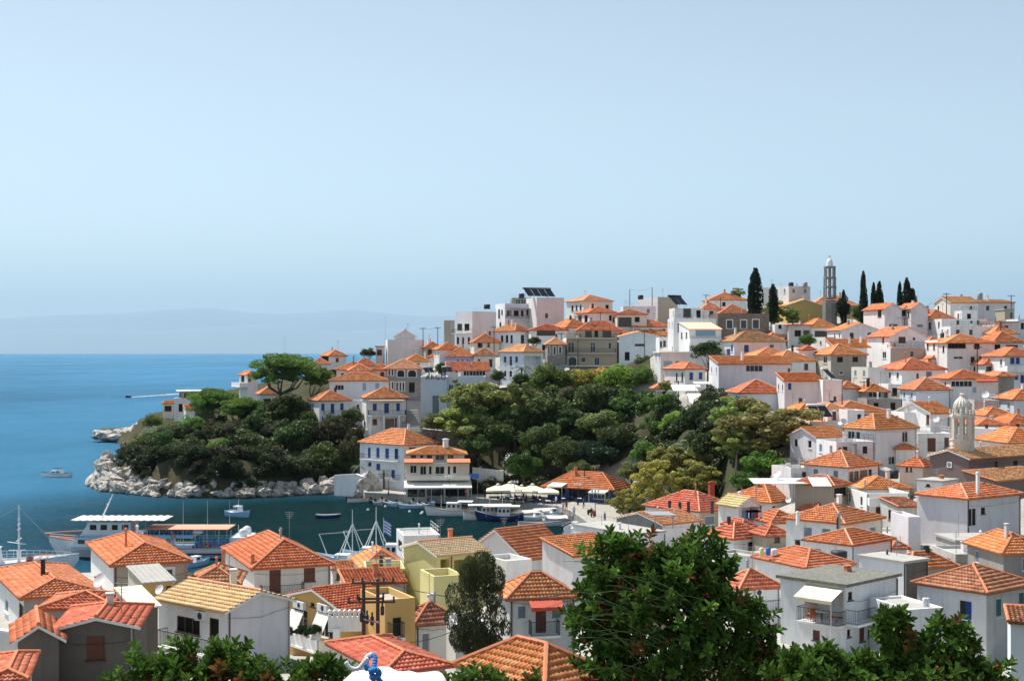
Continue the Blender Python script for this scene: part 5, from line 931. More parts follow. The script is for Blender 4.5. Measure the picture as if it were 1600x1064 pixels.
for i in range(85):                                              # low scrub that fills the bank between the trees
    px = random.uniform(680, 1190); D = random.uniform(262, 304) if px < 1000 else random.uniform(206, 262); c = at(px, 650, D); r = random.uniform(20, 32) * D / F; SC[i % 4].append((c.x, c.y, gz(c.x, c.y) + 1.2, r, r * .8))
for i in range(46):
    px = random.uniform(1010, 1150); D = random.uniform(214, 262); c = at(px, 650, D); r = random.uniform(2.2, 3.8); SC[i % 4].append((c.x, c.y, gz(c.x, c.y) + 1.8, r, r * .9))
for k, col in ((0, (.045, .065, .02)), (1, (.06, .09, .025)), (2, (.075, .085, .03)), (3, (.07, .10, .03))): scrub('undergrowth', SC[k], col)  # greens kept dark to paint the shaded gaps between the crowns
o_ = tree(797, 727, 11, 17, 259, 'broad', (.05, .08, .03), 'oleander with white flowers beside the round green tree', 'shrub', name='oleander_shrub', trunk=False)
rng = np.random.default_rng(5); c = at(797, 727, 258); n = 260; d = rng.normal(size=(n, 3)); d /= np.linalg.norm(d, axis=1)[:, None]; pp = d * np.array([1.35, 1.35, 2.1]) * rng.uniform(.8, 1.05, n)[:, None]
vv, ff = leafquads(pp, d, .13, .9, rng); fl = bpy.data.objects.new('flowers', npmesh('flowers', vv, ff, 'flower_white')); COL.objects.link(fl); fl.parent = o_; fl.location = (0, 1, c.z - ORG[o_.name].z); fl['kind'] = 'stuff'
# plane trees by the quay road
for a_, lb in (((1195, 668, 76, 52, 214, 'airy', (.17, .185, .065)), 'big olive plane tree with thinning crown right of the taverna'), ((1150, 650, 40, 34, 217, 'airy', G_OLIVE), 'left top lobe plane tree beside the big olive plane tree'), ((1245, 690, 34, 40, 212, 'airy', (.16, .155, .05)), 'brownish plane tree touching the white houses'), ((1125, 712, 44, 36, 222, 'airy', G_OLIVE), 'olive leaved tree below the restaurant terraces'), ((1195, 728, 34, 28, 206, 'broad', G_BRIGHT), 'bright green tree at the foot of the big plane tree'), ((1085, 745, 36, 26, 214, 'airy', (.21, .20, .05)), 'yellow olive tree behind the red hip roofs'), ((1075, 705, 26, 20, 230, 'airy', G_SILV), 'silvery grey tree at the middle of the slope'), ((1022, 752, 36, 34, 212, 'airy', (.27, .22, .055)), 'yellowing autumn tree overhanging the quay road'), ((975, 782, 26, 18, 208, 'airy', (.25, .21, .05)), 'yellow leaved tree at the quay end of the road'), ((1150, 690, 30, 26, 210, 'airy', G_OLIVE), 'grey green tree filling the middle of the plane trees'), ((1160, 752, 26, 18, 203, 'broad', G_MID), 'dark green tree behind the broad two-tone roof'), ((1045, 716, 30, 26, 226, 'airy', (.17, .185, .05)), 'pale olive tree right of the bank')):
    tree(*a_, label=lb, name='plane_tree', bark='bark_pale', group='trees beside the quay road')
# headland
def pine(px, py, rx, ry, D, base, label):
    c = at(px, py, D); b_ = at(base[0], base[1], D); sx, sz = rx * D / F, ry * D / F; root = empty('pine_tree', b_, label, 'tree', 'umbrella pines on the headland')
    for k, (dx, dz, s_) in enumerate(((0, 0, 1), (-.45, -.25, .6), (.5, -.2, .6), (.1, .25, .7), (-.15, -.35, .5))):
        o = bpy.data.objects.new('crown', CR['pine'][k % 3]); COL.objects.link(o); o.parent = root; o.location = (c.x - b_.x + dx * sx, random.uniform(-.3, .3) * sx, c.z - b_.z + dz * sz); o.scale = (sx * s_, sx * s_, sz * 1.25 * s_); o.rotation_euler = (0, 0, random.uniform(0, 6)); kk = random.uniform(.85, 1.15); o.color = (G_PINE[0] * kk, G_PINE[1] * kk, G_PINE[2] * kk, 1)
    m_ = MB(); r = sx * .05; fork = b_.lerp(c, .35); m_.tube(b_ - Vector((0, 0, 1)), fork, r * 1.2, r)
    for k in range(7):
        t_ = 6.28 * k / 7; e_ = c + Vector((.6 * sx * math.cos(t_), .5 * sx * math.sin(t_), -.05 * sz)); md = fork.lerp(e_, .5) + Vector((.12 * sx * math.cos(t_), 0, -.12 * sz)); m_.tube(fork, md, r * .7, r * .5, 5); m_.tube(md, e_, r * .5, r * .2, 5)
    m_.build('trunk', 'bark', root)
pine(446, 584, 54, 38, 312, (434, 634), 'large umbrella pine standing above all others on the headland'); pine(498, 594, 22, 24, 314, (480, 636), 'smaller umbrella pine leaning right of the large one')
pine(333, 633, 42, 32, 318, (331, 680), 'sunlit umbrella pine left of the large one'); pine(380, 641, 36, 25, 308, (372, 672), 'low spreading umbrella pine between the other pines')
hl = ['dark evergreen under the large umbrella pine', 'bright green tree low on the headland above the rocks', 'grey green rounded tree nearest the water on the headland', 'dark tree left of the bright green one above the rocks', 'dark tree above the left tip rocks', 'dark tree in the middle of the headland slope', 'dark tree below the cliff wall of the blue shuttered house', 'dark tree left of the white sea wall, lower one', 'brownish tree right below the cliff retaining wall', 'dark tree hanging over the middle rocks', 'dark tree over the rocks left of the middle', 'dark tree over the rocks at the right', 'olive shrub tree beside the cliff villa', 'silvery tree beside the palm on the tip', 'dark tree under the low spreading pine', 'dark tree under the sunlit pine', 'dark tree touching the white sea wall', 'dark tree below the roofless stone walls', 'olive tree right of the palm on the tip', 'dry brownish tree below the sunlit pine', 'dark tree below the large umbrella pine, right side', 'small dark tree beside the blue shuttered house wall', 'brownish bush left of the quay house rock', 'dry bush above the left tip rocks']
for a_ in [(448, 650, 32, 26, 302, G_DARK), (342, 714, 20, 20, 284, G_BRIGHT), (423, 735, 34, 26, 277, (.035, .05, .022)), (290, 722, 36, 28, 287, G_DARK), (254, 706, 26, 24, 292, G_DARK), (387, 710, 36, 28, 288, G_DARK), (460, 694, 40, 32, 290, G_DARK), (505, 728, 36, 28, 282, G_DARK), (525, 694, 34, 30, 288, (.04, .045, .02)), (360, 742, 30, 20, 279, G_DARK), (320, 735, 26, 20, 282, G_DARK), (470, 742, 32, 22, 279, G_DARK), (239, 668, 16, 14, 330, G_OLIVE), (237, 690, 18, 15, 318, G_SILV), (400, 676, 28, 22, 298, G_DARK), (300, 690, 24, 20, 302, G_DARK), (545, 735, 24, 20, 282, G_DARK), (275, 690, 20, 18, 306, G_DARK), (218, 705, 18, 18, 300, G_OLIVE), (335, 690, 24, 18, 300, (.05, .05, .025)), (430, 690, 26, 22, 296, G_DARK), (550, 660, 18, 16, 296, G_DARK), (556, 700, 18, 26, 283, (.05, .045, .02)), (243, 740, 20, 14, 290, (.06, .055, .025))]:
    HL = hl.pop(0); tree(*a_[:5], 'broad', a_[5], HL, group='evergreens of the headland slope')
SHL = [(-84, 294), (-80, 282), (-71, 271), (-57, 265), (-46, 268), (-36, 275)]; SC = {0: [], 1: [], 2: []}
for i in range(140):
    k = random.randrange(5); t_ = random.random(); x = SHL[k][0] + (SHL[k + 1][0] - SHL[k][0]) * t_; y = SHL[k][1] + (SHL[k + 1][1] - SHL[k][1]) * t_; off_ = (4.5 + 30 * random.random() ** 1.5) * (.3 if i % 3 == 0 else 1); x += off_ * (.55 if k < 2 else .05); y += off_; z = gz(x, y); r = random.uniform(1.6, 2.9)
    if z > 1.6: SC[i % 3].append((x, y, z + .9, r, r * .9))
for i in range(46):
    px = random.uniform(255, 470); D = random.uniform(266, 279); c = at(px, 750, D); z = gz(c.x, c.y); r = random.uniform(1.3, 2.2)
    if z > 1.2: SC[i % 3].append((c.x, c.y, z + .6, r, r * .85))
for k, col in ((0, (.042, .058, .020)), (1, (.065, .065, .028)), (2, (.05, .075, .024))): scrub('undergrowth', SC[k], col)  # colours darkened to carry the backlit shade of this slope
for a_, lb in (((300, 668, 26, 24, 306, 'broad', (.13, .24, .04)), 'light green rounded tree left of the sunlit pine'), ((410, 652, 24, 24, 304, 'broad', G_MID), 'green rounded tree between the pines'), ((478, 660, 26, 24, 300, 'broad', G_MID), 'green rounded tree left of the cliff wall'), ((520, 668, 24, 26, 294, 'broad', (.085, .12, .04)), 'dull green tree in front of the cliff wall'), ((268, 676, 22, 20, 312, 'broad', (.15, .20, .06)), 'pale green tree below the cliff villa'), ((352, 676, 26, 22, 298, 'broad', G_DARK), 'dark rounded tree in front of the stone walls'), ((548, 712, 26, 34, 280, 'broad', (.085, .10, .035)), 'tall dark tree left of the quay house')): tree(*a_, label=lb, group='taller trees of the headland')
# town trees
for a_, lb in (((1262, 534, 17, 15, 288, 'broad', G_MID), 'green garden tree among roofs below the yellow church'), ((1105, 550, 27, 21, 279, 'broad', G_DARK), 'dark green tree beside the white stepped house'), ((1153, 457, 13, 8, 350, 'airy', G_OLIVE), 'small tree top on the skyline left of the cypress'), ((576, 553, 15, 11, 346, 'broad', G_DARK), 'dark tree left of the lilac tower block'), ((777, 590, 13, 15, 303, 'broad', G_DARK), 'dark tree beside the blank blue block'), ((834, 534, 13, 10, 324, 'broad', G_DARK), 'green creeper tree by the orange loggia roof'), ((1005, 568, 18, 17, 308, 'broad', G_DARK), 'dark tree below the pale blue plain house'), ((1210, 488, 22, 20, 330, 'airy', G_OLIVE), 'olive tree right of the big skyline cypress'), ((1238, 492, 16, 16, 328, 'airy', G_OLIVE), 'olive tree in front of the yellow church'), ((1345, 492, 18, 22, 326, 'broad', G_DARK), 'dark tree at the foot of the thin cypresses'), ((1318, 486, 14, 28, 330, 'broad', G_CYP), 'dark ragged evergreen right of the bell tower'), ((690, 578, 14, 14, 314, 'broad', G_DARK), 'tree between the stone house and the periwinkle house'), ((1275, 570, 9, 6, 272, 'broad', G_MID), 'small bush by the tiny white hut'), ((1040, 602, 14, 10, 272, 'airy', G_OLIVE), 'bush beside the restaurant terraces'), ((1400, 800, 10, 10, 168, 'broad', G_MID), 'potted green shrub beside the balcony house')):
    tree(*a_, label=lb)
for (x, y0, y1, rw, D, lb) in ((1180, 422, 500, 15, 322, 'broad dark cypress on the skyline'), (1208, 446, 500, 11, 326, 'shorter dark cypress right of the broad one'), (1349, 427, 510, 9, 322, 'tall thin cypress right of the bell tower'), (1365, 444, 505, 7, 324, 'thin cypress in the middle of the right trio'), (1374, 442, 500, 9, 327, 'thin cypress nearest the twin gabled house'), (1417, 436, 490, 10, 318, 'cypress topping the twin gabled house'), (1406, 442, 490, 6, 320, 'slender cypress with bare tip over the gables'), (1426, 452, 490, 9, 318, 'low cypress at the right of its group'), (1318, 455, 510, 7, 331, 'scraggy cypress beside the bell tower')):
    tree(x, (y0 + y1) / 2, rw, (y1 - y0) / 2, D, 'cypress', G_CYP, lb, name='cypress_tree', group='cypresses on the skyline')
# palms
def palm(px, py, D, base, n, ln, label, name='palm_tree'):
    c = at(px, py, D); b_ = at(base[0], base[1], D); root = empty(name, b_, label, 'palm'); m_ = MB(); m_.tube(b_ - Vector((0, 0, .5)), c, .22, .18, 8); m_.build('trunk', 'bark', root)
    for k in range(n):
        t_ = 6.28 * k / n + random.uniform(-.2, .2); el = random.uniform(.1, 1.2); f_ = MB(); pts = []
        for j in range(6):
            s_ = j / 5; pts.append(c + Vector((math.cos(t_) * ln * s_ * math.cos(el * .6), math.sin(t_) * ln * s_ * math.cos(el * .6), ln * (s_ * math.sin(el) * .9 - .75 * s_ * s_))))
        sd_ = Vector((-math.sin(t_), math.cos(t_), 0))
        for j in range(5):
            wd = ln * .13 * math.sin(math.pi * (j + .7) / 6)
            for q in range(3):
                p = pts[j].lerp(pts[j + 1], q / 3); p2 = pts[j].lerp(pts[j + 1], q / 3 + .22)
                for sg in (-1, 1): f_.poly([p, p2, p2 + sd_ * sg * wd * 1.6 + Vector((0, 0, -wd * .7))])
        f_.build('frond', 'palm_leaf', root)
flatm('palm_leaf', (.045, .075, .022), .6, var=.4)
palm(203, 694, 300, (204, 730), 16, 2.6, 'palm on the rocky tip of the headland'); palm(815, 576, 306, (815, 604), 18, 2.8, 'spiky palm before the white two storey house'); palm(560, 728, 273, (560, 745), 12, 1.8, 'small palm left of the quay house'); palm(600, 735, 262, (600, 760), 12, 1.6, 'small palm against the quay house wall')
# dark gum tree in the foreground houses
tree(748, 958, 60, 84, 84, 'gum', (.065, .085, .035), 'tall dark gum tree among the foreground houses', name='gum_tree', ground=9.0)
tree(818, 1015, 18, 14, 92, 'broad', (.04, .06, .02), 'dark bush under the small balcony', 'bush', name='bush', trunk=False)
# ---------- foreground shrubs with large glossy leaves
def sprig_mesh(seed, ll=.078):
    rng = np.random.default_rng(seed); v, f, tn = [], [], []; n = 13
    for k in range(n):
        t_ = 2.4 * k + rng.normal(0, .2); up = k / n; base = np.array([0, 0, .11 * up - .06]); el = .15 + 1.0 * up + rng.normal(0, .15); d = np.array([math.cos(t_) * math.cos(el), math.sin(t_) * math.cos(el), math.sin(el)]); sd_ = np.array([-math.sin(t_), math.cos(t_), 0]); nn = np.cross(d, sd_); L_ = ll * rng.uniform(.75, 1.2); w_ = L_ * rng.uniform(.17, .23)
        i = len(v); v += [base, base + d * L_ * .45 + sd_ * w_ - nn * -.012, base + d * L_ * .8 + sd_ * w_ * .7, base + d * L_ - nn * .01, base + d * L_ * .8 - sd_ * w_ * .7, base + d * L_ * .45 - sd_ * w_ + nn * .012, base + d * L_ * .55 - nn * .012]
        f += [[i, i + 6, i + 2, i + 1], [i + 6, i + 3, i + 2, i + 2], [i, i + 5, i + 4, i + 6], [i + 6, i + 4, i + 3, i + 3]]; tn += [rng.random()] * 4
    return np.array(v), f, tn
SPR = [sprig_mesh(s) for s in (1, 2, 3, 4)]
def quadsonly(f): return [q if q[3] != q[2] else [q[0], q[1], q[2], q[2]] for q in f]
def sprig_data(k):
    v, f, tn = SPR[k]; me = bpy.data.meshes.new('leaf_sprig'); me.from_pydata([tuple(p) for p in v], [], [tuple(dict.fromkeys(q)) for q in f]); me.materials.append(MAT['leaf_gloss']); a_ = me.attributes.new('tint', 'FLOAT', 'FACE'); a_.data.foreach_set('value', tn); me.update(); return me
SPM = [sprig_data(k) for k in range(4)]
def rot_to(d):
    return Vector((0, 0, 1)).rotation_difference(Vector(d)).to_matrix() @ Matrix.Rotation(random.uniform(0, 6.28), 3, 'Z')
def bush(label, blobs, D, n_in, n_out, col, berries=0, twigs=0):
    """blobs: (px,py,rx,ry) lobes of the shrub"""
    if blobs[0][0] != 1040: blobs = [(b_[0], b_[1] + 14, *b_[2:]) for b_ in blobs]
    c0 = at(blobs[0][0], 1064, D); root = empty('flowering_shrub' if berries else 'leafy_shrub', (c0.x, c0.y, gz(c0.x, c0.y)), label, 'shrub', None); off = ORG[root.name]
    wts = [b_[2] * b_[3] for b_ in blobs]; vs, fs, tn = [], [], []; br = MB(); ber = MB(); cnt = 0
    def pick(shell):
        b_ = random.choices(blobs, wts)[0]; c = at(b_[0], b_[1], D + (b_[4] if len(b_) > 4 else 0)); s = D / F
        d = Vector((random.gauss(0, 1), random.gauss(0, 1) , random.gauss(0, 1))).normalized()
        if shell: d.y = -abs(d.y)
        r = random.uniform(.86, 1.12) if shell else random.uniform(.25, .95) ** .6
        return c + Vector((d.x * b_[2] * s, d.y * b_[2] * s * .8, d.z * b_[3] * s)) * r, (d + Vector((0, -.15, .55))).normalized(), c
    for i in range(n_in):
        p, d, c = pick(False); R_ = np.array(rot_to(d)); v, f, t_ = SPR[i % 4]; sc_ = random.uniform(.8, 1.25); base = len(vs) and sum(len(x) for x in vs); base = cnt; vs.append(v @ R_.T * sc_ + np.array(p - off)); fs += [[base + q for q in x] for x in f]; tn += t_; cnt += len(v)
    me = bpy.data.meshes.new('foliage'); vv = np.concatenate(vs); me.from_pydata(vv.tolist(), [], [tuple(dict.fromkeys(q)) for q in fs]); me.materials.append(MAT['leaf_gloss']); a_ = me.attributes.new('tint', 'FLOAT', 'FACE'); a_.data.foreach_set('value', tn); me.update()
    o = bpy.data.objects.new('foliage', me); COL.objects.link(o); o.parent = root; o['kind'] = 'stuff'; o.color = (*col, 1)
    for i in range(n_out):
        p, d, c = pick(True); o = bpy.data.objects.new('leaf_sprig', SPM[i % 4]); COL.objects.link(o); o.parent = root; o.location = p - off; o.rotation_euler = rot_to(d).to_euler(); s_ = random.uniform(.9, 1.35); o.scale = (s_, s_, s_); k = random.uniform(.7, 1.6); o.color = (col[0] * k, col[1] * k, col[2] * k, 1) if random.random() > .07 else (.30, .15, .05, 1)
        if i % 2 == 0: br.tube(c + (p - c) * .25 - Vector((0, 0, .15)), p, .012, .004, 4)
    for b_ in blobs:
        c = at(b_[0], b_[1], D); br.tube(Vector((c0.x, c0.y + .2, off.z - .3)).lerp(Vector((c.x, c.y, off.z)), .5), c, .04, .015, 6)
    br.build('branches', 'bark', root)['kind'] = 'stuff'
    if berries:
        for i in range(berries):
            p, d, c = pick(True); 
            for q in range(random.randint(1, 4)): ber.lathe(p + Vector((random.uniform(-.03, .03), -.02, random.uniform(-.03, .03))), [(.001, -.011), (.009, -.006), (.011, 0), (.008, .007), (.001, .011)], 6)
        ber.build('berries', 'berry', root, True)['kind'] = 'stuff'
    if twigs:
        tw = MB()
        for i in range(twigs):
            b_ = blobs[0]; s = at(b_[0] + random.uniform(-60, 90), 1000 + random.uniform(-60, 60), D - .5); L_ = random.uniform(.5, 1.15); t_ = random.uniform(.2, 1.0); pts = [s + Vector((-L_ * .95 * u * math.cos(t_ * .5), random.uniform(-.05, .05), L_ * (u * math.sin(t_ + .35) - .55 * u * u))) for u in (0, .2, .4, .6, .8, 1)]
            tw.path(pts, .0022, 3)
        tw.build('twigs', 'twig_green', root)['kind'] = 'stuff'
    return root
flatm('twig_green', (.20, .24, .10), .7)
BC = (.125, .22, .042)
bush('large glossy shrub with red berries and thin arching stems, bottom centre', [(1040, 985, 120, 115), (960, 900, 55, 60), (1000, 870, 40, 42), (1095, 885, 50, 52), (1150, 980, 60, 60), (930, 960, 40, 50), (1060, 920, 70, 60), (1190, 1040, 50, 40), (960, 1030, 60, 50)], 13.5, 760, 290, BC, 70, 26)
bush('glossy shrub spreading along the bottom right edge', [(1450, 1045, 80, 46), (1390, 985, 22, 42), (1482, 995, 34, 44), (1340, 1052, 54, 36), (1262, 1046, 56, 44), (1556, 1052, 40, 30), (1425, 1015, 26, 40), (1300, 1020, 24, 22), (1400, 950, 10, 18), (1484, 965, 12, 16)], 12.5, 330, 240, BC, 16, 0)
bush('glossy shrub along the bottom left edge below the lilac gable', [(300, 1052, 50, 34), (240, 1040, 26, 30), (285, 1010, 14, 22), (370, 1050, 56, 34), (440, 1052, 60, 30), (510, 1052, 40, 34), (180, 1060, 24, 18), (345, 1012, 14, 22), (372, 1008, 12, 18), (212, 1012, 10, 16)], 13, 190, 200, BC, 0, 0)
bush('low glossy shrub at the bottom edge right of the white post cap', [(745, 1062, 46, 26), (705, 1066, 24, 20), (830, 1068, 26, 18)], 12.5, 80, 50, BC, 0, 0)
# ---------- shore rocks
def rock_mesh(seed):
    import bmesh
    bm = bmesh.new(); bmesh.ops.create_icosphere(bm, subdivisions=3, radius=1); r = random.Random(seed); pl = []
    for _ in range(13): d = Vector((r.gauss(0, 1), r.gauss(0, 1), r.gauss(0, 1))).normalized(); pl.append((d, r.uniform(.38, .8)))
    from mathutils import noise as mn
    for v in bm.verts:
        p = v.co.copy()
        for d, k in pl:
            e = p.dot(d) - k
            if e > 0: p -= d * e * .92
        p += v.co.normalized() * (mn.noise(v.co * 2.3 + Vector((seed, 0, 0))) * .20 + mn.noise(v.co * 5 + Vector((seed, 3, 0))) * .10); v.co = p
    me = bpy.data.meshes.new('boulder'); bm.to_mesh(me); bm.free(); me.materials.append(MAT['rock']); return me
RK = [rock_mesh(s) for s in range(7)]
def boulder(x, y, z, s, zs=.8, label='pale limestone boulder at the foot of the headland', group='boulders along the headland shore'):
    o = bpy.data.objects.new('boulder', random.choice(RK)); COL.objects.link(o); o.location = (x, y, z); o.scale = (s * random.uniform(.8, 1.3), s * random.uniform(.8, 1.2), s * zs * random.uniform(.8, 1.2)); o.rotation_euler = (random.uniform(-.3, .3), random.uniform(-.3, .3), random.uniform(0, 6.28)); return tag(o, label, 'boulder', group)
shore = [(-86, 297), (-84, 290), (-82, 283), (-77, 276), (-71, 271), (-65, 267.5), (-57, 265), (-50, 266), (-46, 268), (-40, 272), (-34, 274.5)]
for (x0, y0), (x1, y1) in zip(shore[:-1], shore[1:]):
    for k in range(13):
        t_ = random.random(); x, y = x0 + (x1 - x0) * t_, y0 + (y1 - y0) * t_; left = max(0, min(1, (-68 - x) / 14)); lay = random.random(); s = random.uniform(1.0, 2.2) + left * random.uniform(.4, 1.5)
        boulder(x + random.uniform(-.5, .5), y + lay * 4.0 - .6, .15 + lay * (2.2 + 2.2 * left), s)
for (px, py, s) in ((205, 771, 2.4), (190, 768, 1.6), (245, 776, 1.6), (285, 778, 1.5), (165, 760, 1.5), (222, 773, 1.0), (350, 770, 1.7), (318, 768, 1.3)): p = at(px, py, wl(py)); boulder(p.x, p.y, .1, s, .5, 'boulder lying alone in the water before the headland', 'boulders in the water')
for (px, py, s, zs) in ((180, 674, 6.5, .5), (163, 682, 4.5, .4), (203, 678, 7.0, .55), (152, 686, 2.0, .5), (222, 672, 6.5, .65), (190, 684, 4.0, .45)): D = 428; p = at(px, py, D); boulder(p.x, p.y, 1.4, s, zs, 'rock ledge reaching into the sea behind the headland', 'rock ledges')
p = at(575, 755, 264.5)
for (px, py, s, zs) in ((572, 758, 2.6, 1.5), (582, 765, 1.8, 1.2), (563, 766, 1.6, 1.1)): p = at(px, py, 268); boulder(p.x, p.y, p.z - .5, s, zs, 'rock outcrop built into the corner of the quay house', 'rock by the quay house')
# ------------------------------------------------------------------ walls, steps, tower
UP = Vector((0, 0, 1))
def wallrun(label, pts, thick, mat, name='retaining_wall', cat='wall'):
    """pts: (px, py_top, py_bottom, D)"""
    c = at(pts[0][0], pts[0][2], pts[0][3]); root = empty(name, c, label, cat); root['kind'] = 'thing'; m_ = MB(); cp = MB()
    for p, q in zip(pts[:-1], pts[1:]):
        a, b_ = at(p[0], p[1], p[3]), at(q[0], q[1], q[3]); a2, b2 = at(p[0], p[2], p[3]), at(q[0], q[2], q[3]); d = Vector(((b_ - a).y, -(b_ - a).x, 0)).normalized() * thick
        for A in ((a, b_, b2, a2), (a - d, b_ - d, b2 - d, a2 - d), (a, a - d, b_ - d, b_), (a, a - d, a2 - d, a2), (b_, b_ - d, b2 - d, b2)): m_.poly(A)
        cp.box(a + d * .15 + UP * .004, b_ - a, -d * 1.3, UP * .1)
    m_.build('wall', mat, root); cp.build('coping', 'white', root); return root
wallrun('white retaining wall on the cliff below the left blue shuttered house', [(478, 668, 715, 296), (530, 667, 712, 293), (574, 672, 715, 291)], .5, 'white_old')
wallrun('white sea wall at the left end of the quay', [(522, 743, 776, 270), (556, 741, 776, 268), (566, 745, 776, 267)], .5, 'white')
wallrun('pale garden wall behind the quay right of the restaurant', [(738, 731, 765, 266), (786, 736, 765, 264)], .4, 'white')
wallrun('long dark stone terrace wall on top of the wooded bank', [(740, 612, 640, 303), (800, 604, 625, 305), (840, 596, 615, 307)], .5, 'stone')
wallrun('low stone wall at the edge of the houses above the bank', [(890, 572, 592, 309), (980, 573, 592, 306)], .5, 'stone')
wallrun('grey stone wall below the pale block behind the restaurant', [(660, 670, 700, 284), (720, 676, 700, 282), (790, 684, 705, 280)], .5, 'stone')
# white steps climbing beside the blank blue block
root = empty('stairway', at(640, 672, 290), 'white public steps between the blue shuttered house and the blank blue block', 'steps')
n = 14
for i in range(n):
    t_ = i / n; p = at(645 - 4 * t_, 674 - 36 * t_, 289 + 12 * t_); m_ = MB(); m_.box(p - Vector((2.0, 0, 2)), (3.6, 0, 0), (0, 1.2, 0), (0, 0, 2)); m_.build('step', 'concrete', root)
# hilltop bell tower
view(1140, 390, 5.9125)
TB = at(X(925), Yp(670), 335); root = empty('bell_tower', TB, 'tall open tiered bell tower with small dome on the hilltop', 'bell tower'); s = 335 / F / V[2]
zz = lambda y: at(0, Yp(y), 335).z
def octa(m_, z0, z1, r0, r1=None): m_.tube((TB.x, TB.y, z0), (TB.x, TB.y, z1), r0, r1 or r0, 8)
m_ = MB(); octa(m_, zz(700), zz(485), 68 * s * 1.0); m_.build('base', 'stone_pale', root)
for y in (478, 455): m_ = MB(); octa(m_, zz(y), zz(y - 10), 66 * s); m_.build('cornice', 'stone_pale', root)
cx = TB.x + 22 * s
for k, (y0, y1, r) in enumerate(((455, 350, 60), (345, 265, 58), (260, 165, 54))):
    t0 = empty('tier', (TB.x, TB.y, zz(y0))); t0.parent = root; t0.location = ORG[t0.name] - ORG[root.name]
    for j in range(8):
        a_ = math.pi * 2 * (j + .5) / 8; cl = MB(); q = Vector((TB.x + r * s * .9 * math.cos(a_), TB.y + r * s * .9 * math.sin(a_), 0)); cl.tube((q.x, q.y, zz(y0)), (q.x, q.y, zz(y1) - .1), .15, .14, 6); cl.build('column', 'metal_grey', t0)
    pl = MB(); octa(pl, zz(y1) - .12, zz(y1 - 8) + .05, r * s * 1.05); pl.build('floor_slab', 'stone_pale', t0)
    co_ = MB(); octa(co_, zz(y0), zz(y1), r * s * .2); co_.build('core', 'metal_grey', t0)
m_ = MB(); m_.lathe((TB.x, TB.y, 0), [(30 * s, zz(155)), (29 * s, zz(125)), (26 * s, zz(105)), (18 * s, zz(90)), (6 * s, zz(80)), (.05, zz(76))], 12); m_.build('dome', 'white', root, True)
m_ = MB(); m_.tube((TB.x, TB.y, zz(80)), (TB.x, TB.y, zz(58)), .07); m_.box((TB.x - .4, TB.y - .05, zz(66)), (.8, 0, 0), (0, .1, 0), (0, 0, .12)); m_.build('cross', 'metal_grey', root)
# harbour church tower
view(1360, 560, 5.9125)
D = 178; TB = at(X(848), Yp(810), D); root = empty('church_tower', TB, 'ornate cream church tower with ribbed dome rising over the brown church', 'bell tower'); s = D / F / V[2] * .88
zz = lambda y: at(0, Yp(y), D).z
def octb(m_, z0, z1, r0, r1=None, n=8):
    i = len(m_.v); r1 = r1 or r0
    for z_, r in ((z0, r0), (z1, r1)):
        for k in range(n): a_ = math.pi * 2 * (k + .5) / n; m_.v.append((TB.x + r * math.cos(a_), TB.y + r * math.sin(a_), z_))
    for k in range(n): m_.f.append((i + k, i + (k + 1) % n, i + n + (k + 1) % n, i + n + k)); m_.m.append(0)
    m_.f.append(tuple(i + n + k for k in range(n))); m_.m.append(0); m_.f.append(tuple(i + k for k in range(n))[::-1]); m_.m.append(0)
m_ = MB(); octb(m_, zz(1000), zz(752), 122 * s)
plaster('stone_cream', (.72, .67, .59), (.22, .19, .16), .8)
m_.build('base', 'stone_cream', root)
for (y0, y1, rr) in ((752, 742, 132), (540, 522, 130), (522, 512, 118), (455, 440, 92), (800, 790, 128)): m_ = MB(); octb(m_, zz(y0), zz(y1), rr * s); m_.build('cornice', 'stone_cream', root)
m_ = MB(); octb(m_, zz(742), zz(700), 112 * s); m_.build('parapet', 'stone_cream', root)
for j in range(8):
    a_ = math.pi * 2 * (j + .5) / 8; q = Vector((TB.x + 104 * s * math.cos(a_), TB.y + 104 * s * math.sin(a_), 0)); cl = MB(); cl.cbox((q.x, q.y, zz(742)), .46, .46, zz(540) - zz(742), a_); cl.build('pier', 'stone_cream', root)
    b_ = math.pi * 2 * (j + 1.0) / 8; q2 = Vector((TB.x + 96 * s * math.cos(b_), TB.y + 96 * s * math.sin(b_), 0)); ar = MB(); wv = Vector((-math.sin(b_), math.cos(b_), 0)); hw = 36 * s * 1.1
    pts = [q2 + wv * hw + UP * zz(540), q2 - wv * hw + UP * zz(540)] + [q2 - wv * hw * math.cos(math.pi * i / 6) + UP * (zz(590) + hw * .9 * math.sin(math.pi * i / 6)) for i in range(7)]
    ar.poly(pts); ar.poly([p + Vector((math.cos(b_), math.sin(b_), 0)) * -.18 for p in pts]); ar.build('arch', 'stone_cream', root)
    q3 = Vector((TB.x + 84 * s * math.cos(a_), TB.y + 84 * s * math.sin(a_), 0)); c3 = MB(); c3.tube((q3.x, q3.y, zz(512)), (q3.x, q3.y, zz(455)), .14, .14, 6); c3.build('column', 'stone_cream', root)
    fn = MB(); q4 = Vector((TB.x + 122 * s * math.cos(a_), TB.y + 122 * s * math.sin(a_), zz(512))); fn.lathe(q4, [(.1, 0), (.16, .12), (.06, .25), (.14, .42), (.02, .6)], 6); fn.build('finial', 'stone_cream', root)
m_ = MB(); octb(m_, zz(700), zz(512), 16 * s); octb(m_, zz(512), zz(455), 30 * s); m_.build('core', 'white', root)
m_ = MB(); prof = [(84, 440), (78, 415), (66, 395), (48, 375), (34, 362), (24, 350), (10, 345)]
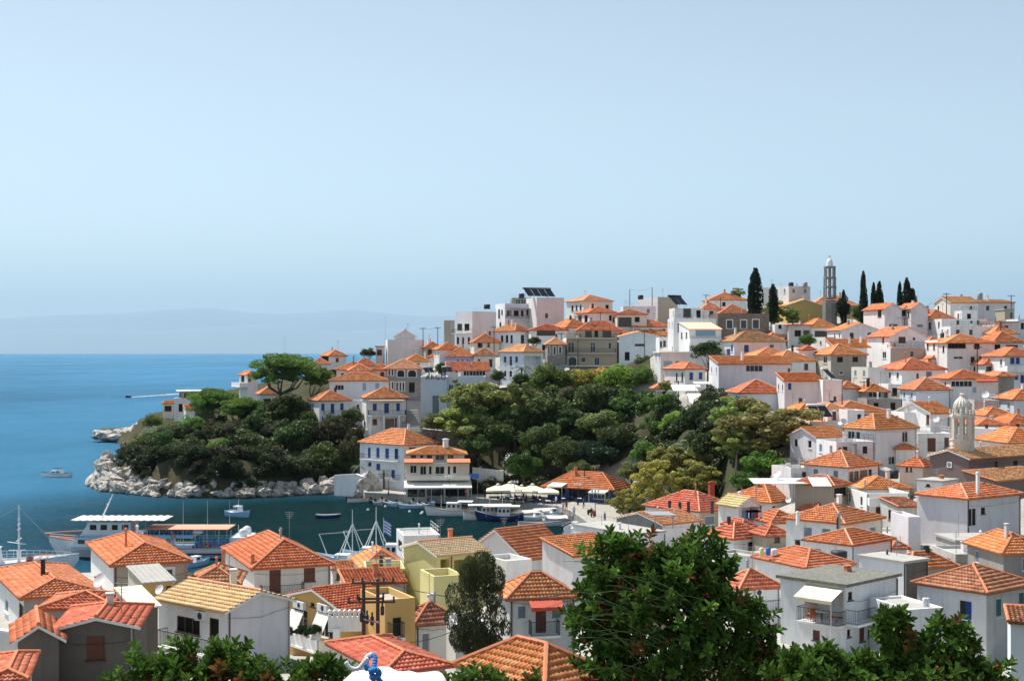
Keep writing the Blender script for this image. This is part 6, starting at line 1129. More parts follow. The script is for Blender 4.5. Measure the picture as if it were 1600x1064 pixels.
for k in range(16):
    a0 = 2 * math.pi * k / 16; a1 = a0 + 2 * math.pi / 32; a2 = a0 + 2 * math.pi / 16
    m_.loft([[(TB.x + r * s * math.cos(a0), TB.y + r * s * math.sin(a0), zz(y)), (TB.x + r * s * 1.1 * math.cos(a1), TB.y + r * s * 1.1 * math.sin(a1), zz(y)), (TB.x + r * s * math.cos(a2), TB.y + r * s * math.sin(a2), zz(y))] for r, y in prof])
m_.build('dome', 'stone_cream', root)
m_ = MB(); m_.lathe((TB.x, TB.y, 0), [(.32, zz(350)), (.25, zz(335)), (.35, zz(330)), (.05, zz(315))], 8); m_.tube((TB.x, TB.y, zz(325)), (TB.x, TB.y, zz(280)), .05); m_.box((TB.x - .3, TB.y - .04, zz(300)), (.6, 0, 0), (0, .08, 0), (0, 0, .1)); m_.build('cross', 'stone_cream', root)
# church round window
h = HS['church']; view(1380, 680, 5.909); C, du, n_, u0, u1, z = span(h, 'L', 590, 634, 298); W_ = u1 - u0; B = lambda u, d, z_: Vector((C.x + du.x * u + n_.x * d, C.y + du.y * u + n_.y * d, z_)); m_ = MB(); m_.box(B(u0, .003, z), du * W_, UP * W_, n_ * .06); w_ = m_.build('round_window', 'white', h['root'])
cc = B((u0 + u1) / 2, .063, z + W_ / 2); m_ = MB(); m_.poly([cc + du * (.34 * W_ * math.cos(k * .524)) + UP * (.34 * W_ * math.sin(k * .524)) + n_ * .004 for k in range(12)]); m_.build('pane', 'dark', w_); m_ = MB(); m_.poly([cc + du * (.13 * W_ * math.cos(k * .785)) + UP * (.13 * W_ * math.sin(k * .785)) + n_ * .008 for k in range(8)]); m_.build('roundel', 'white', w_)
# lettering on the pale blue block
h = HS['argo']; view(440, 490, 4.625); C, du, n_, u0, u1, z = span(h, 'R', 1040, 1117, 476)
fc = bpy.data.curves.new('lettering', 'FONT'); fc.body = 'ARGO'; fc.size = 1.35; fc.extrude = .03; fc.offset = .02; fc.space_character = 1.25; ft = bpy.data.objects.new('lettering_source', fc); COL.objects.link(ft); bpy.context.view_layer.update(); lm = bpy.data.meshes.new_from_object(ft.evaluated_get(bpy.context.evaluated_depsgraph_get())); bpy.data.objects.remove(ft); lm.materials.clear(); lm.materials.append(MAT['metal_dark']); fo = bpy.data.objects.new('lettering', lm); COL.objects.link(fo); fo.parent = h['root']
fo.matrix_local = Matrix.Translation(Vector((C.x + du.x * u0 + n_.x * .04, C.y + du.y * u0 + n_.y * .04, z)) - ORG[h['root'].name]) @ Matrix(((du.x, 0, n_.x, 0), (du.y, 0, n_.y, 0), (0, 1, 0, 0), (0, 0, 0, 1)))
# pillars of the stone ground floor
h = HS['n96']
for x in (640, 733, 842):
    C, du, n_, u0, u1, z = span(h, 'R', x - 6, x + 6, 732); m_ = MB(); p = C + du * u0 + n_ * 1.25; m_.box(Vector((p.x, p.y, h['zb'] - 1)), du * .4, n_ * .35, UP * (z - .17 - h['zb'] + 1)); m_.build('pillar', 'white', h['root'])
# blue sign on the restaurant
h = HS['n101']; view(540, 640, 4.836); p = at(X(930), Yp(518), 256); m_ = MB(); m_.box(p, (at(X(1008), 0, 256) - at(X(930), 0, 256)).x * Vector((1, 0, 0)), (0, .08, 0), UP * (36 / 4.836 * 256 / F)); o = m_.build('sign_board', 'cloth_blue', None); tag(o, 'blue sign board at the right end of the cream restaurant', 'sign')
pz = MB(); pz.tube(p + Vector((.3, .05, -4)), p + Vector((.3, .05, 0)), .05); pz.tube(p + Vector((1.6, .05, -4)), p + Vector((1.6, .05, 0)), .05); q = pz.build('post', 'metal_grey', None); q.parent = o
C, du, n_, u0, u1, z = span(h, 'R', 662, 760, 500); m_ = MB(); cc = C + du * ((u0 + u1) / 2) + n_ * 1.92; cc.z = z; r = (u1 - u0) / 2; m_.poly([cc + du * r * math.cos(k * .393) + UP * r * .33 * math.sin(k * .393) for k in range(16)], 'metal_dark'); m_.poly([cc + n_ * .01 + du * r * .82 * math.cos(k * .393) + UP * r * .2 * math.sin(k * .393) for k in range(16)], 'cream'); m_.build('oval_sign', None, h['root'])
# posts of the yellow porch
h = HS['n12']; view(440, 780, 3.747)
for x in (990, 1092, 1190):
    C, du, n_, u0, u1, z = span(h, 'R', x - 3, x + 3, 455); m_ = MB(); p = C + du * u0 + n_ * .25; m_.tube((p.x, p.y, z), (p.x, p.y, h['zt'] - .1), .07, n=6); m_.build('porch_post', 'chimney_red', h['root'])
# ------------------------------------------------------------------ boats
def broot(name, label, cat, px, py, rz, group=None, D=None):
    p = at(px, py, D or wl(py)); o = empty(name, (p.x, p.y, 0), label, cat, group); o.rotation_euler = (0, 0, math.radians(rz)); ORG[o.name] = Vector((0, 0, 0)); return o
def hull(root, L, B, fb, bow=.5, mat='boat_white', stripe=None, transom=.75, sheer=.25, deck='boat_white', flare=.15, name='hull'):
    m_ = MB(); n = 12; rings, gun = [], []
    for i in range(n + 1):
        t_ = i / n; x = -L / 2 + L * t_; b_ = B / 2 * (transom + (1 - transom) * min(1, t_ / .35) if t_ < .35 else max(.02, (1 - ((t_ - .35) / .65) ** 2.2))); g = fb * (1 + bow * max(0, (t_ - .4) / .6) ** 2 + sheer * max(0, (.3 - t_) / .3)); x2 = x + (flare * L * .35 * max(0, (t_ - .7) / .3) ** 2)
        rings.append([(x2, -b_, g), (x2, -b_ * .99, g * .72), (x, -b_ * .9, .05), (x, -b_ * .55, -.25), (x, 0, -.4), (x, b_ * .55, -.25), (x, b_ * .9, .05), (x2, b_ * .99, g * .72), (x2, b_, g)]); gun.append((x2, b_, g))
    m_.loft(rings); m_.poly([rings[0][k] for k in range(9)]); h_ = m_.build(name, mat, root, True)
    d = MB(); d.loft([[(x, -b_ * .97, g - .18), (x, b_ * .97, g - .18)] for x, b_, g in gun]); d.build('deck', deck, root)
    r = MB()
    for s_ in (-1, 1): r.path([(x, s_ * b_, g + .02) for x, b_, g in gun], .05 * max(1, B / 3), 5)
    r.build('gunwale', stripe or 'boat_wood', root); return gun
def cabin(root, x0, x1, w_, z0, z1, mat='boat_white', win=3, name='cabin', slope=.15, roofm='boat_white'):
    m_ = MB(); s_ = slope * (z1 - z0); pts = [(x0, -w_ / 2, z0), (x1, -w_ / 2, z0), (x1, w_ / 2, z0), (x0, w_ / 2, z0), (x0, -w_ / 2 * .92, z1), (x1 - s_, -w_ / 2 * .92, z1), (x1 - s_, w_ / 2 * .92, z1), (x0, w_ / 2 * .92, z1)]
    for q in ((0, 1, 5, 4), (1, 2, 6, 5), (2, 3, 7, 6), (3, 0, 4, 7)): m_.poly([pts[k] for k in q])
    c = m_.build(name, mat, root); m2 = MB(); m2.box((x0 - .1, -w_ / 2, z1), (x1 - x0 - s_ + .25, 0, 0), (0, w_, 0), (0, 0, .07)); m2.build('cabin_roof', roofm, c)
    for i in range(win):
        a = x0 + (x1 - x0 - s_) * (i + .2) / win; b_ = x0 + (x1 - x0 - s_) * (i + .8) / win
        for sg in (-1, 1): g = MB(); ya, yb_ = sg * w_ / 2 * .96, sg * w_ / 2 * .935; k = sg * .03; zA, zB = z0 + (z1 - z0) * .5, z0 + (z1 - z0) * .85; g.poly([(a, ya + k, zA), (b_, ya + k, zA), (b_, yb_ + k, zB), (a, yb_ + k, zB)]); g.build('pane', 'glass', c)
    return c
def mast(root, x, z0, z1, r=.05, cross=(), mat='metal_white', stays=()):
    m_ = MB(); m_.tube((x, 0, z0), (x, 0, z1), r, r * .6, 6)
    for z_, w_ in cross: m_.tube((x, -w_, z_), (x, w_, z_), r * .5, n=4)
    for (x2, y2, z2) in stays: m_.tube((x, 0, z1 * .97), (x2, y2, z2), .012, n=3)
    return m_.build('mast', mat, root)
# motor yacht out on the left
r = broot('motor_yacht', 'white motor yacht moored alone on the open sea at left', 'boat', 88, 745, 172); hull(r, 6.6, 2.3, .75, .35, 'boat_white', 'boat_navy'); cabin(r, -1.2, 1.4, 1.7, .7, 1.35, win=2, slope=.9); m_ = MB(); m_.path([(-1.4, -.8, .8), (-1.0, -.8, 1.9), (.3, -.8, 1.95)], .04); m_.path([(-1.4, .8, .8), (-1.0, .8, 1.9), (.3, .8, 1.95)], .04); m_.build('arch', 'metal_white', r); m_ = MB(); m_.box((-1.2, -.85, 1.95), (1.7, 0, 0), (0, 1.7, 0), (0, 0, .05)); m_.build('bimini', 'cloth_dark', r)
# speedboat with wake
r = broot('speedboat', 'speedboat racing left far out with a white wake', 'boat', 200, 621, -103); hull(r, 5.5, 2.1, .8, .3, 'boat_navy'); cabin(r, -.4, 1.0, 1.4, .7, 1.4, 'boat_navy', 1)
m_ = MB(); D0 = wl(621); p0 = at(201, 0, D0); rr = random.Random(3); wd = Vector((26, 112, 0)).normalized(); ws = Vector((wd.y, -wd.x, 0))
for k in range(70):
    t_ = k * 1.6
    for sg in (-1, 1):
        c = Vector((p0.x, D0 + 3, .07 + .01 * (k % 3))) + wd * t_ + ws * sg * (.5 + .045 * t_) + ws * rr.uniform(-.4, .4); hw = rr.uniform(.35, .9) * (1 - k / 110) + .012 * t_; ln = wd * rr.uniform(1.4, 2.6); m_.poly([c - ws * hw, c + ln - ws * hw * .7, c + ln + ws * hw * .7, c + ws * hw])
o = m_.build('wake_foam', 'foam', None); o['kind'] = 'stuff'
# small caique and rowing boat in the cove
r = broot('fishing_caique', 'small light blue caique with wheelhouse anchored in the cove', 'boat', 372, 807, -35); hull(r, 5.0, 2.0, .75, .6, 'boat_blue', 'boat_blue'); cabin(r, -.6, .6, 1.2, .7, 1.75, win=2); mast(r, .1, 1.7, 3.0, .04)
r = broot('rowing_boat', 'dark blue rowing boat floating alone in the cove', 'boat', 512, 809, 4); hull(r, 3.9, 1.5, .5, .3, 'boat_navy', 'boat_white', deck='cloth_white')
# the ferry
r = broot('ferry', 'white and blue excursion ferry with salmon deck canopy', 'ferry', 238, 868, 180); FW = wl(868); s = FW / F
hull(r, 25.8, 6.2, 1.35, .95, 'boat_white', 'boat_pink', .85, .15, 'boat_blue', .12)
m_ = MB()
for sg in (-1, 1): m_.box((-13.5, sg * 3.12 - .03, .55), (20, 0, 0), (0, .06, 0), (0, 0, .22))
m_.build('hull_stripe', 'boat_navy', r)
lc = cabin(r, -2.5, 10.4, 5.4, 1.2, 2.75, 'boat_white', 8, 'lower_cabin', .5); uc = cabin(r, 2.4, 9.2, 4.4, 2.82, 4.75, 'boat_white', 4, 'wheelhouse', .55)
m_ = MB()
for i in range(4): y = -2.0 + i * 1.02; m_.poly([(8.83, y, 3.6), (8.83, y + .85, 3.6), (8.35, y + .85, 4.5), (8.35, y, 4.5)])
m_.build('windscreen', 'glass', uc)
m_ = MB()
for i in range(26): m_.box((-2.2 + i * .48, -2.7, 5.05 + .02 * (i % 2)), (.46, 0, 0), (0, 5.4, 0), (0, 0, .06 + .05 * (i % 2)))
m_.build('sun_awning', 'canvas', r)
m_ = MB(); m_.box((-10.8, -2.7, 3.85), (11.4, 0, 0), (0, 5.4, 0), (0, 0, .08)); m_.build('deck_canopy', 'canvas_salmon', r)
m_ = MB()
for x in np.arange(-11.2, 8, 1.6):
    for sg in (-1, 1): m_.tube((x, sg * 2.6, 1.2), (x, sg * 2.6, 3.86 if x < .5 else 5.05), .04, n=4)
m_.build('stanchion', 'metal_white', r)
m_ = MB()
for sg in (-1, 1):
    for z_ in (1.75, 2.05, 2.35): m_.tube((-13, sg * 2.95, z_), (-5.6, sg * 2.95, z_), .03, n=4)
    for z_ in (3.2, 3.6): m_.tube((-5.8, sg * 2.6, z_), (1.2, sg * 2.6, z_), .03, n=4)
    for x in np.arange(-13, -5.6, .6): m_.tube((x, sg * 2.95, 1.3), (x, sg * 2.95, 2.35), .025, n=4)
    for x in np.arange(-5.8, 1.2, .6): m_.tube((x, sg * 2.6, 2.8), (x, sg * 2.6, 3.6), .025, n=4)
m_.build('railing', 'boat_blue', r)
st = None
for i in range(7):
    for j in (-1.7, 0, 1.7):
        for lvl in (0, 1):
            x = -12 + i * .95 if lvl == 0 else -5 + i * .85
            if st is None: m_ = MB(); m_.box((0, -.55, 0), (.4, 0, 0), (0, 1.1, 0), (0, 0, .42)); m_.box((0, -.55, .42), (.07, 0, 0), (0, 1.1, 0), (0, 0, .5)); st = m_.build('bench', 'seat_blue', r); o = st
            else: o = st.copy(); COL.objects.link(o)
            o.parent = r; o.location = (x, j, 1.25 if lvl == 0 else 2.86)
m_ = MB()
for sg in (-1, 1): m_.box((-6.2, sg * 2.74 - .02, 2.83), (16.0, 0, 0), (0, .04, 0), (0, 0, .32)); m_.box((-2.4, sg * 2.73 - .02, 1.3), (12.6, 0, 0), (0, .04, 0), (0, 0, .25))
m_.build('side_band', 'boat_blue', r)
m_ = MB(); m_.box((-6.2, -2.75, 2.76), (8, 0, 0), (0, 5.5, 0), (0, 0, .06)); m_.build('upper_deck', 'boat_white', r)
m_ = MB(); m_.tube((6.9, 0, 5.0), (5.4, 0, 8.3), .16, .08, 6); m_.tube((6.0, -.9, 7.1), (6.0, .9, 7.1), .04, n=4); m_.tube((5.7, -.5, 7.7), (5.7, .5, 7.7), .03, n=4); m_.build('mast', 'metal_white', r)
for x in (-10.5, -4.2, -7.5): m_ = MB(); m_.tube((x, 0, 3.8), (x, 0, 7.5), .03, .015, 4); m_.build('antenna', 'metal_white', r)
m_ = MB(); m_.box((-13.6, -2.6, 1.3), (2.6, 0, 0), (0, 5.2, 0), (0, 0, 1.5)); m_.build('stern_house', 'boat_white', r); 
for y in (-1.5, 1.3): m_ = MB(); m_.lathe((-12.6, y, 2.8), [(.55, 0), (.6, .5), (.5, .9), (.1, 1.1)], 10); m_.build('life_raft', 'boat_white', r, True)
m_ = MB(); m_.poly([(-13.6, -3, 1.5), (-13.6, 3, 1.5), (-15.2, 2.4, 3.4), (-15.2, -2.4, 3.4)]); m_.poly([(-13.6, -3, 1.6), (-13.6, 3, 1.6), (-15.2, 2.4, 3.55), (-15.2, -2.4, 3.55)]); m_.build('boarding_ramp', 'metal_grey', r)
m_ = MB(); m_.path([(9.5 + 4.6 * math.sin(a_) if False else 8 + 6.6 * (1 - abs(y) / 3) ** .6, y, 3.1) for y in np.linspace(-2.9, 2.9, 15) for a_ in (0,)], .06, 5); m_.build('bow_rail', 'boat_pink', r)
for x in (-3.5, -8.0): m_ = MB(); m_.lathe((0, 0, 0), [(.24, -.05), (.36, -.05), (.36, .05), (.24, .05), (.24, -.05)], 12); o = m_.build('life_ring', 'plastic_orange', r); o.location = (x, 2.78 if x > -5 else 3.02, 3.1 if x > -5 else 1.9); o.rotation_euler = (math.radians(90), 0, 0)
m_ = MB()
for i in range(14): m_.cbox((-11.6 + i * .62, (i * 1.7) % 4 - 2, 1.7), .35, .3, .75, i); m_.lathe((-11.6 + i * .62, (i * 1.7) % 4 - 2, 2.45), [(.02, 0), (.11, .08), (.11, .18), (.02, .26)], 6)
# big ship at the left edge
r = broot('ship', 'large white ship with tall mast cut by the left edge', 'ship', -20, 898, 8); hull(r, 20, 5.6, 1.5, .6, 'boat_white', 'boat_white', .9); cabin(r, -7, 1.5, 4.2, 1.4, 3.2, 'boat_white', 5)
mast(r, 3.8, 1.2, 8.6, .16, ((4.3, 1.6), (5.6, .9), (6.2, .8), (6.8, .6)), stays=((9.6, 0, 2.2), (-6, 0, 3.3), (9, 2, 2.1)))
m_ = MB(); m_.tube((4.6, 0, 3.0), (2.6, 0, 3.0), .06); m_.tube((4.9, -1.2, 3.9), (2.2, 1.2, 3.9), .05); m_.tube((3.8, 0, 3.0), (3.8, 0, 1.2), .3, .22, 8); m_.build('radar_arm', 'metal_white', r)
m_ = MB()
for sg in (-1, 1):
    for z_ in (2.2, 2.6): m_.path([(x, sg * 2.6 * (1 - max(0, (x - 3) / 7.5) ** 2), z_) for x in np.linspace(1, 10, 9)], .025, 4)
    for x in np.linspace(1, 10, 12): m_.tube((x, sg * 2.6 * (1 - max(0, (x - 3) / 7.5) ** 2), 1.4), (x, sg * 2.6 * (1 - max(0, (x - 3) / 7.5) ** 2), 2.6), .025, n=4)
m_.build('railing', 'metal_white', r)
for x, y in ((6.2, -.8), (7.1, -.6), (7.9, -.4)): m_ = MB(); m_.lathe((x, y, 1.5), [(.42, 0), (.5, .35), (.42, .7), (.1, .8)], 10); m_.build('life_raft', 'boat_white', r, True)
m_ = MB(); m_.lathe((5.4, -1.6, 1.4), [(.5, 0), (.42, .8), (.34, 1.0), (.1, 1.05)], 10); m_.build('vent', 'boat_red', r, True); m_ = MB(); m_.box((5.6, -.4, 1.45), (1.9, 0, 0), (0, 1.3, 0), (0, 0, .75)); m_.build('hatch', 'plastic_orange', r)
# fishing boats with trestle masts
for (x, D, L, lb) in ((553, 181, 9.0, 'white fishing boat with tripod mast behind the orange roofs, left one'), (590, 184, 8.6, 'white fishing boat flying a striped flag behind the orange roofs')):
    r = broot('fishing_boat', lb, 'boat', x, 860, 172, 'fishing boats on the near quay', D); hull(r, L, 3.2, 1.0, .8, 'boat_white', 'boat_blue'); cabin(r, -3.4, -1.0, 2.0, .9, 2.6, 'boat_white', 3); mast(r, .2, .9, 7.4, .09, ((5.4, .7),)); m_ = MB()
    for (bx, by) in ((-1.6, 1.3), (-1.6, -1.3), (2.0, 1.2), (2.0, -1.2)): m_.tube((.2, 0, 5.6), (bx, by, 1.0), .06, n=5)
    m_.tube((3.4, 0, 1.2), (4.6, 0, 4.2), .07, n=5); m_.tube((4.6, 0, 4.2), (.2, 0, 4.6), .015, n=3); m_.build('trestle', 'metal_white', r); m_ = MB(); m_.box((.6, -1, 1.0), (1.8, 0, 0), (0, 2, 0), (0, 0, .7)); m_.build('net_bin', 'boat_teal' if x > 560 else 'boat_white', r)
p = at(606, 824, 182); root = empty('flag', p, 'blue and white striped flag on the right fishing boat', 'flag'); m_ = MB(); m_.tube(p + Vector((-.55, 0, -3.2)), p + Vector((-.55, 0, 1.3)), .03, n=5); m_.build('pole', 'metal_white', root)
def wavy(u): return .14 * math.sin(u * 5)
for i in range(9):
    m_ = MB(); z0 = 1.1 - i * .2; n = 8
    for k in range(n):
        u, u2 = k / n, (k + 1) / n; f_ = lambda u, z_: p + Vector((-.52 + u * .95, wavy(u), z_ - u * .55))
        if i < 5 and u2 < .42 and i % 2 == 1: pass
        m_.poly([f_(u, z0), f_(u2, z0), f_(u2, z0 - .2), f_(u, z0 - .2)])
    m_.build('stripe', 'cloth_blue' if i % 2 == 0 else 'cloth_white', root)
# small craft moored at the quay
spec = [(560, 784, 4.2, 20, 'boat_white', 'boat_red', 'white open boat with orange cover at the quay corner', 0), (592, 789, 3.6, -62, 'metal_grey', 'metal_grey', 'grey inflatable dinghy at the quay', 0), (612, 790, 4.0, -55, 'boat_blue', 'boat_white', 'pale blue open boat beside the inflatable', 0), (628, 791, 4.4, -60, 'boat_white', 'boat_navy', 'white open boat with outboard at the quay', 0), (645, 794, 4.8, -160, 'boat_blue', 'boat_white', 'light blue boat with upturned bow left of the white caique', 0), (663, 793, 3.8, -60, 'boat_navy', 'boat_white', 'dark small boat tucked left of the white caique', 0),
        (840, 812, 6.2, 12, 'boat_white', 'boat_white', 'white motorboat with cream cover right of the caiques', 1), (852, 803, 5.4, 20, 'boat_white', 'boat_red', 'white covered boat against the quay behind the motorboat', 2), (848, 821, 8.0, 6, 'boat_white', 'boat_navy', 'long white open boat nearest the near quay arm', 0), (892, 838, 4.5, 70, 'boat_blue', 'boat_white', 'blue and white boat behind the quay-side orange roof', 1), (307, 884, 4.5, 60, 'boat_blue', 'boat_teal', 'turquoise boat partly hidden between the near roofs', 1), (825, 806, 5.0, 30, 'boat_white', 'boat_wood', 'white boat with folded awning beside the dark caique', 2), (583, 786, 3.4, -70, 'rubber', 'rubber', 'black inflatable behind the grey one', 0), (602, 786, 3.6, -66, 'boat_white', 'boat_red', 'little white boat with red rail behind the pale blue one', 0), (652, 788, 3.8, -64, 'boat_white', 'boat_teal', 'white boat with teal rail behind the upturned bow', 0), (674, 789, 4.0, -70, 'boat_blue', 'boat_white', 'blue boat half hidden by the white caique', 0), (866, 806, 4.6, 24, 'boat_white', 'boat_blue', 'white cabin boat under the quay corner', 1), (872, 815, 5.0, 18, 'boat_white', 'boat_wood', 'white boat with wooden rail at the quay corner', 2), (888, 826, 4.4, 76, 'boat_navy', 'boat_white', 'dark boat along the quay arm', 0), (899, 828, 4.2, 74, 'boat_white', 'boat_red', 'white boat with red rail along the quay arm', 1)]
for (px, py, L, rz, hm, gm, lb, k) in spec:
    r = broot('small_boat', lb, 'boat', px, py, rz, 'small craft moored at the quay'); hull(r, L, L * .36, .55, .45, hm, gm, deck='metal_grey' if k == 0 else 'boat_white')
    if k == 1: cabin(r, -.6, .9, L * .22, .5, 1.25, win=1, slope=.8)
    if k == 2: m_ = MB(); m_.loft([[(x, -L * .15, .6), (x, 0, 1.05), (x, L * .15, .6)] for x in (-L * .4, L * .1, L * .3)]); m_.build('cover', 'canvas', r)
    if k == 0:
        for x in (-.25, .1): m_ = MB(); m_.box((x * L, -L * .15, .42), (.25, 0, 0), (0, L * .3, 0), (0, 0, .06)); m_.build('thwart', 'boat_wood', r)
        m_ = MB(); m_.box((-L / 2 - .25, -.15, .1), (.3, 0, 0), (0, .3, 0), (0, 0, .9)); m_.build('outboard', 'rubber', r)
for (px, py, L, rz, hm, gm, lb, navy) in ((706, 805, 8.4, 176, 'boat_white', 'boat_wood', 'white wooden caique with deckhouse moored at the quay', 0), (768, 811, 9.2, 4, 'boat_white', 'boat_wood', 'grey white caique with long white awning at the quay', 1), (782, 813, 7.6, 178, 'boat_navy', 'boat_white', 'dark blue caique in front of the awning caique', 1)):
    r = broot('caique', lb, 'boat', px, py, rz, 'wooden caiques at the quay'); hull(r, L, 2.7, .85, .9, hm, gm, .6, .5, 'boat_wood'); cabin(r, -1.6, .6 if navy else 1.0, 1.7, .75, 2.1, 'boat_white', 3); mast(r, 1.8, .8, 3.6, .05)
    m_ = MB(); m_.box((-L * .42, -1.2, 2.35), (L * (.78 if navy else .3), 0, 0), (0, 2.4, 0), (0, 0, .06)); m_.build('awning', 'canvas', r); m_ = MB()
    for x in (-L * .4, L * .3 if navy else -L * .14):
        for sg in (-1, 1): m_.tube((x, sg * 1.05, .6), (x, sg * 1.05, 2.36), .03, n=4)
    m_.build('awning_post', 'metal_white', r)
for i, (px, py) in enumerate(((575, 797), (640, 800), (658, 803), (718, 806), (660, 801), (602, 792), (775, 813))): p = at(px, py, wl(py)); m_ = MB(); m_.lathe((0, 0, 0), [(.02, -.2), (.22, -.05), (.25, .1), (.15, .28), (.02, .33)], 8); o = m_.build('mooring_buoy', 'boat_white', None, True); o.location = (p.x, p.y, 0); tag(o, 'small white mooring buoy floating before the quay boats', 'buoy', 'mooring buoys')
# ------------------------------------------------------------------ quay furniture
def parasol(px, py, D, w_, label):
    p = at(px, py, D); b_ = QZ; root = empty('parasol', (p.x, p.y, b_), label, 'parasol', 'cream parasols on the quay'); m_ = MB(); m_.tube((p.x, p.y, b_ + .01), (p.x, p.y, p.z - .1), .05, n=6); m_.cbox((p.x, p.y, b_ + .005), .6, .6, .1); m_.build('pole', 'metal_dark', root)
    c = MB(); e = w_ / 2; ze = p.z - w_ * .22; ap = Vector((p.x, p.y, p.z)); cor = [Vector((p.x + sx * e, p.y + sy * e, ze)) for sx, sy in ((-1, -1), (1, -1), (1, 1), (-1, 1))]
    for i in range(4):
        a, b2 = cor[i], cor[(i + 1) % 4]; md = (a + b2) / 2 + Vector((0, 0, .06)); c.poly([ap, a, md]); c.poly([ap, md, b2]); c.poly([a, b2, b2 - UP * .28, a - UP * .28])
    c.build('canopy', 'canvas_cream', root); c = MB(); c.lathe((p.x, p.y, p.z + .05), [(w_ * .09, 0), (.02, .22)], 8); c.build('vent_cap', 'canvas_cream', root)
for a_ in ((797, 754, 252, 5.2, 'largest cream square parasol at the left of the row'), (832, 757, 249, 4.4, 'second cream parasol in the quay row'), (857, 761, 247, 3.6, 'small cream parasol at the right of the row'), (778, 757, 256, 4.2, 'cream parasol behind the largest one'), (815, 759, 246, 3.8, 'cream parasol in front between two others')): parasol(*a_)
flatm('chair_blue', (.015, .03, .10), .6)
tm, cm_ = None, None
def table(x, y):
    global tm; r = empty('cafe_table', (x, y, QZ), 'small square cafe table on the quay terrace', 'table', 'cafe tables on the quay')
    if tm is None:
        m_ = MB(); m_.cbox((0, 0, .70), .8, .8, .05); a = m_.build('tabletop', 'cloth_white'); m_ = MB(); m_.tube((0, 0, .02), (0, 0, .70), .04, n=5); m_.cbox((0, 0, .003), .5, .5, .03); b_ = m_.build('pedestal', 'metal_dark'); tm = (a.data, b_.data); bpy.data.objects.remove(a); bpy.data.objects.remove(b_)
    for nm, d in (('tabletop', tm[0]), ('pedestal', tm[1])): o = bpy.data.objects.new(nm, d); COL.objects.link(o); o.parent = r
def chair(x, y, rz, lab='dark blue cafe chair at a quay table', grp='cafe chairs on the quay', mat='chair_blue', z=None, nm='cafe_chair'):
    global cm_; r = empty(nm, (x, y, QZ if z is None else z), lab, 'chair', grp); r.rotation_euler = (0, 0, rz)
    if cm_ is None or mat != 'chair_blue':
        parts = []
        for pn, bx in (('seat', [((-.22, -.22, .43), .44, .44, .04)]), ('backrest', [((-.22, .18, .47), .44, .04, .42)]), ('leg', [((-.21, -.21, 0), .04, .04, .43)]), ('leg', [((.17, -.21, 0), .04, .04, .43)]), ('leg', [((-.21, .17, 0), .04, .04, .43)]), ('leg', [((.17, .17, 0), .04, .04, .43)])):
            m_ = MB(); [m_.box(o_, (a, 0, 0), (0, b_, 0), (0, 0, c)) for o_, a, b_, c in bx]; o = m_.build(pn, mat); parts.append((pn, o.data)); bpy.data.objects.remove(o)
        if mat == 'chair_blue': cm_ = parts
    else: parts = cm_
    for pn, d in parts: o = bpy.data.objects.new(pn, d); COL.objects.link(o); o.parent = r
for i, (px, D) in enumerate(((785, 248), (800, 247), (815, 246.5), (828, 245), (842, 245), (856, 243), (866, 246), (792, 253), (810, 251), (830, 250), (848, 249), (880, 247), (895, 250), (870, 251), (905, 247))):
    p = at(px, 0, D); table(p.x, p.y)
    for k in range(3): a_ = k * 2.1 + i; chair(p.x + .75 * math.sin(a_), p.y - .75 * math.cos(a_), a_ + math.pi if False else math.atan2(math.sin(a_), math.cos(a_)) + math.pi)
def lamp(px, yt, D, label, n=3, zb=None):
    p = at(px, yt, D); b_ = QZ if zb is None else zb; root = empty('street_lamp', (p.x, p.y, b_), label, 'street lamp', 'lamps along the quay'); m_ = MB(); m_.tube((p.x, p.y, b_ - .05), (p.x, p.y, b_ + .8), .16, .1, 8); m_.tube((p.x, p.y, b_ + .8), (p.x, p.y, p.z), .06, .05, 6); m_.tube((p.x - .5, p.y, p.z - .25), (p.x + .5, p.y, p.z - .25), .03, n=4); m_.build('post', 'metal_dark', root)
    for k in range(n): x = p.x + (k - (n - 1) / 2) * .5; m_ = MB(); m_.lathe((x, p.y, p.z - .22), [(.03, 0), (.16, .1), (.2, .35), (.05, .5), (.01, .58)], 8); m_.build('lantern', 'metal_white', root, True)
lamp(804, 753, 245, 'lantern post in front of the parasols'); lamp(903, 757, 243, 'lantern post before the blue taverna'); lamp(930, 767, 227, 'lantern post on the quay road nearest the autumn tree'); lamp(607, 748, 259, 'lantern post before the white quay house'); lamp(702, 746, 255, 'lantern post before the cream restaurant')
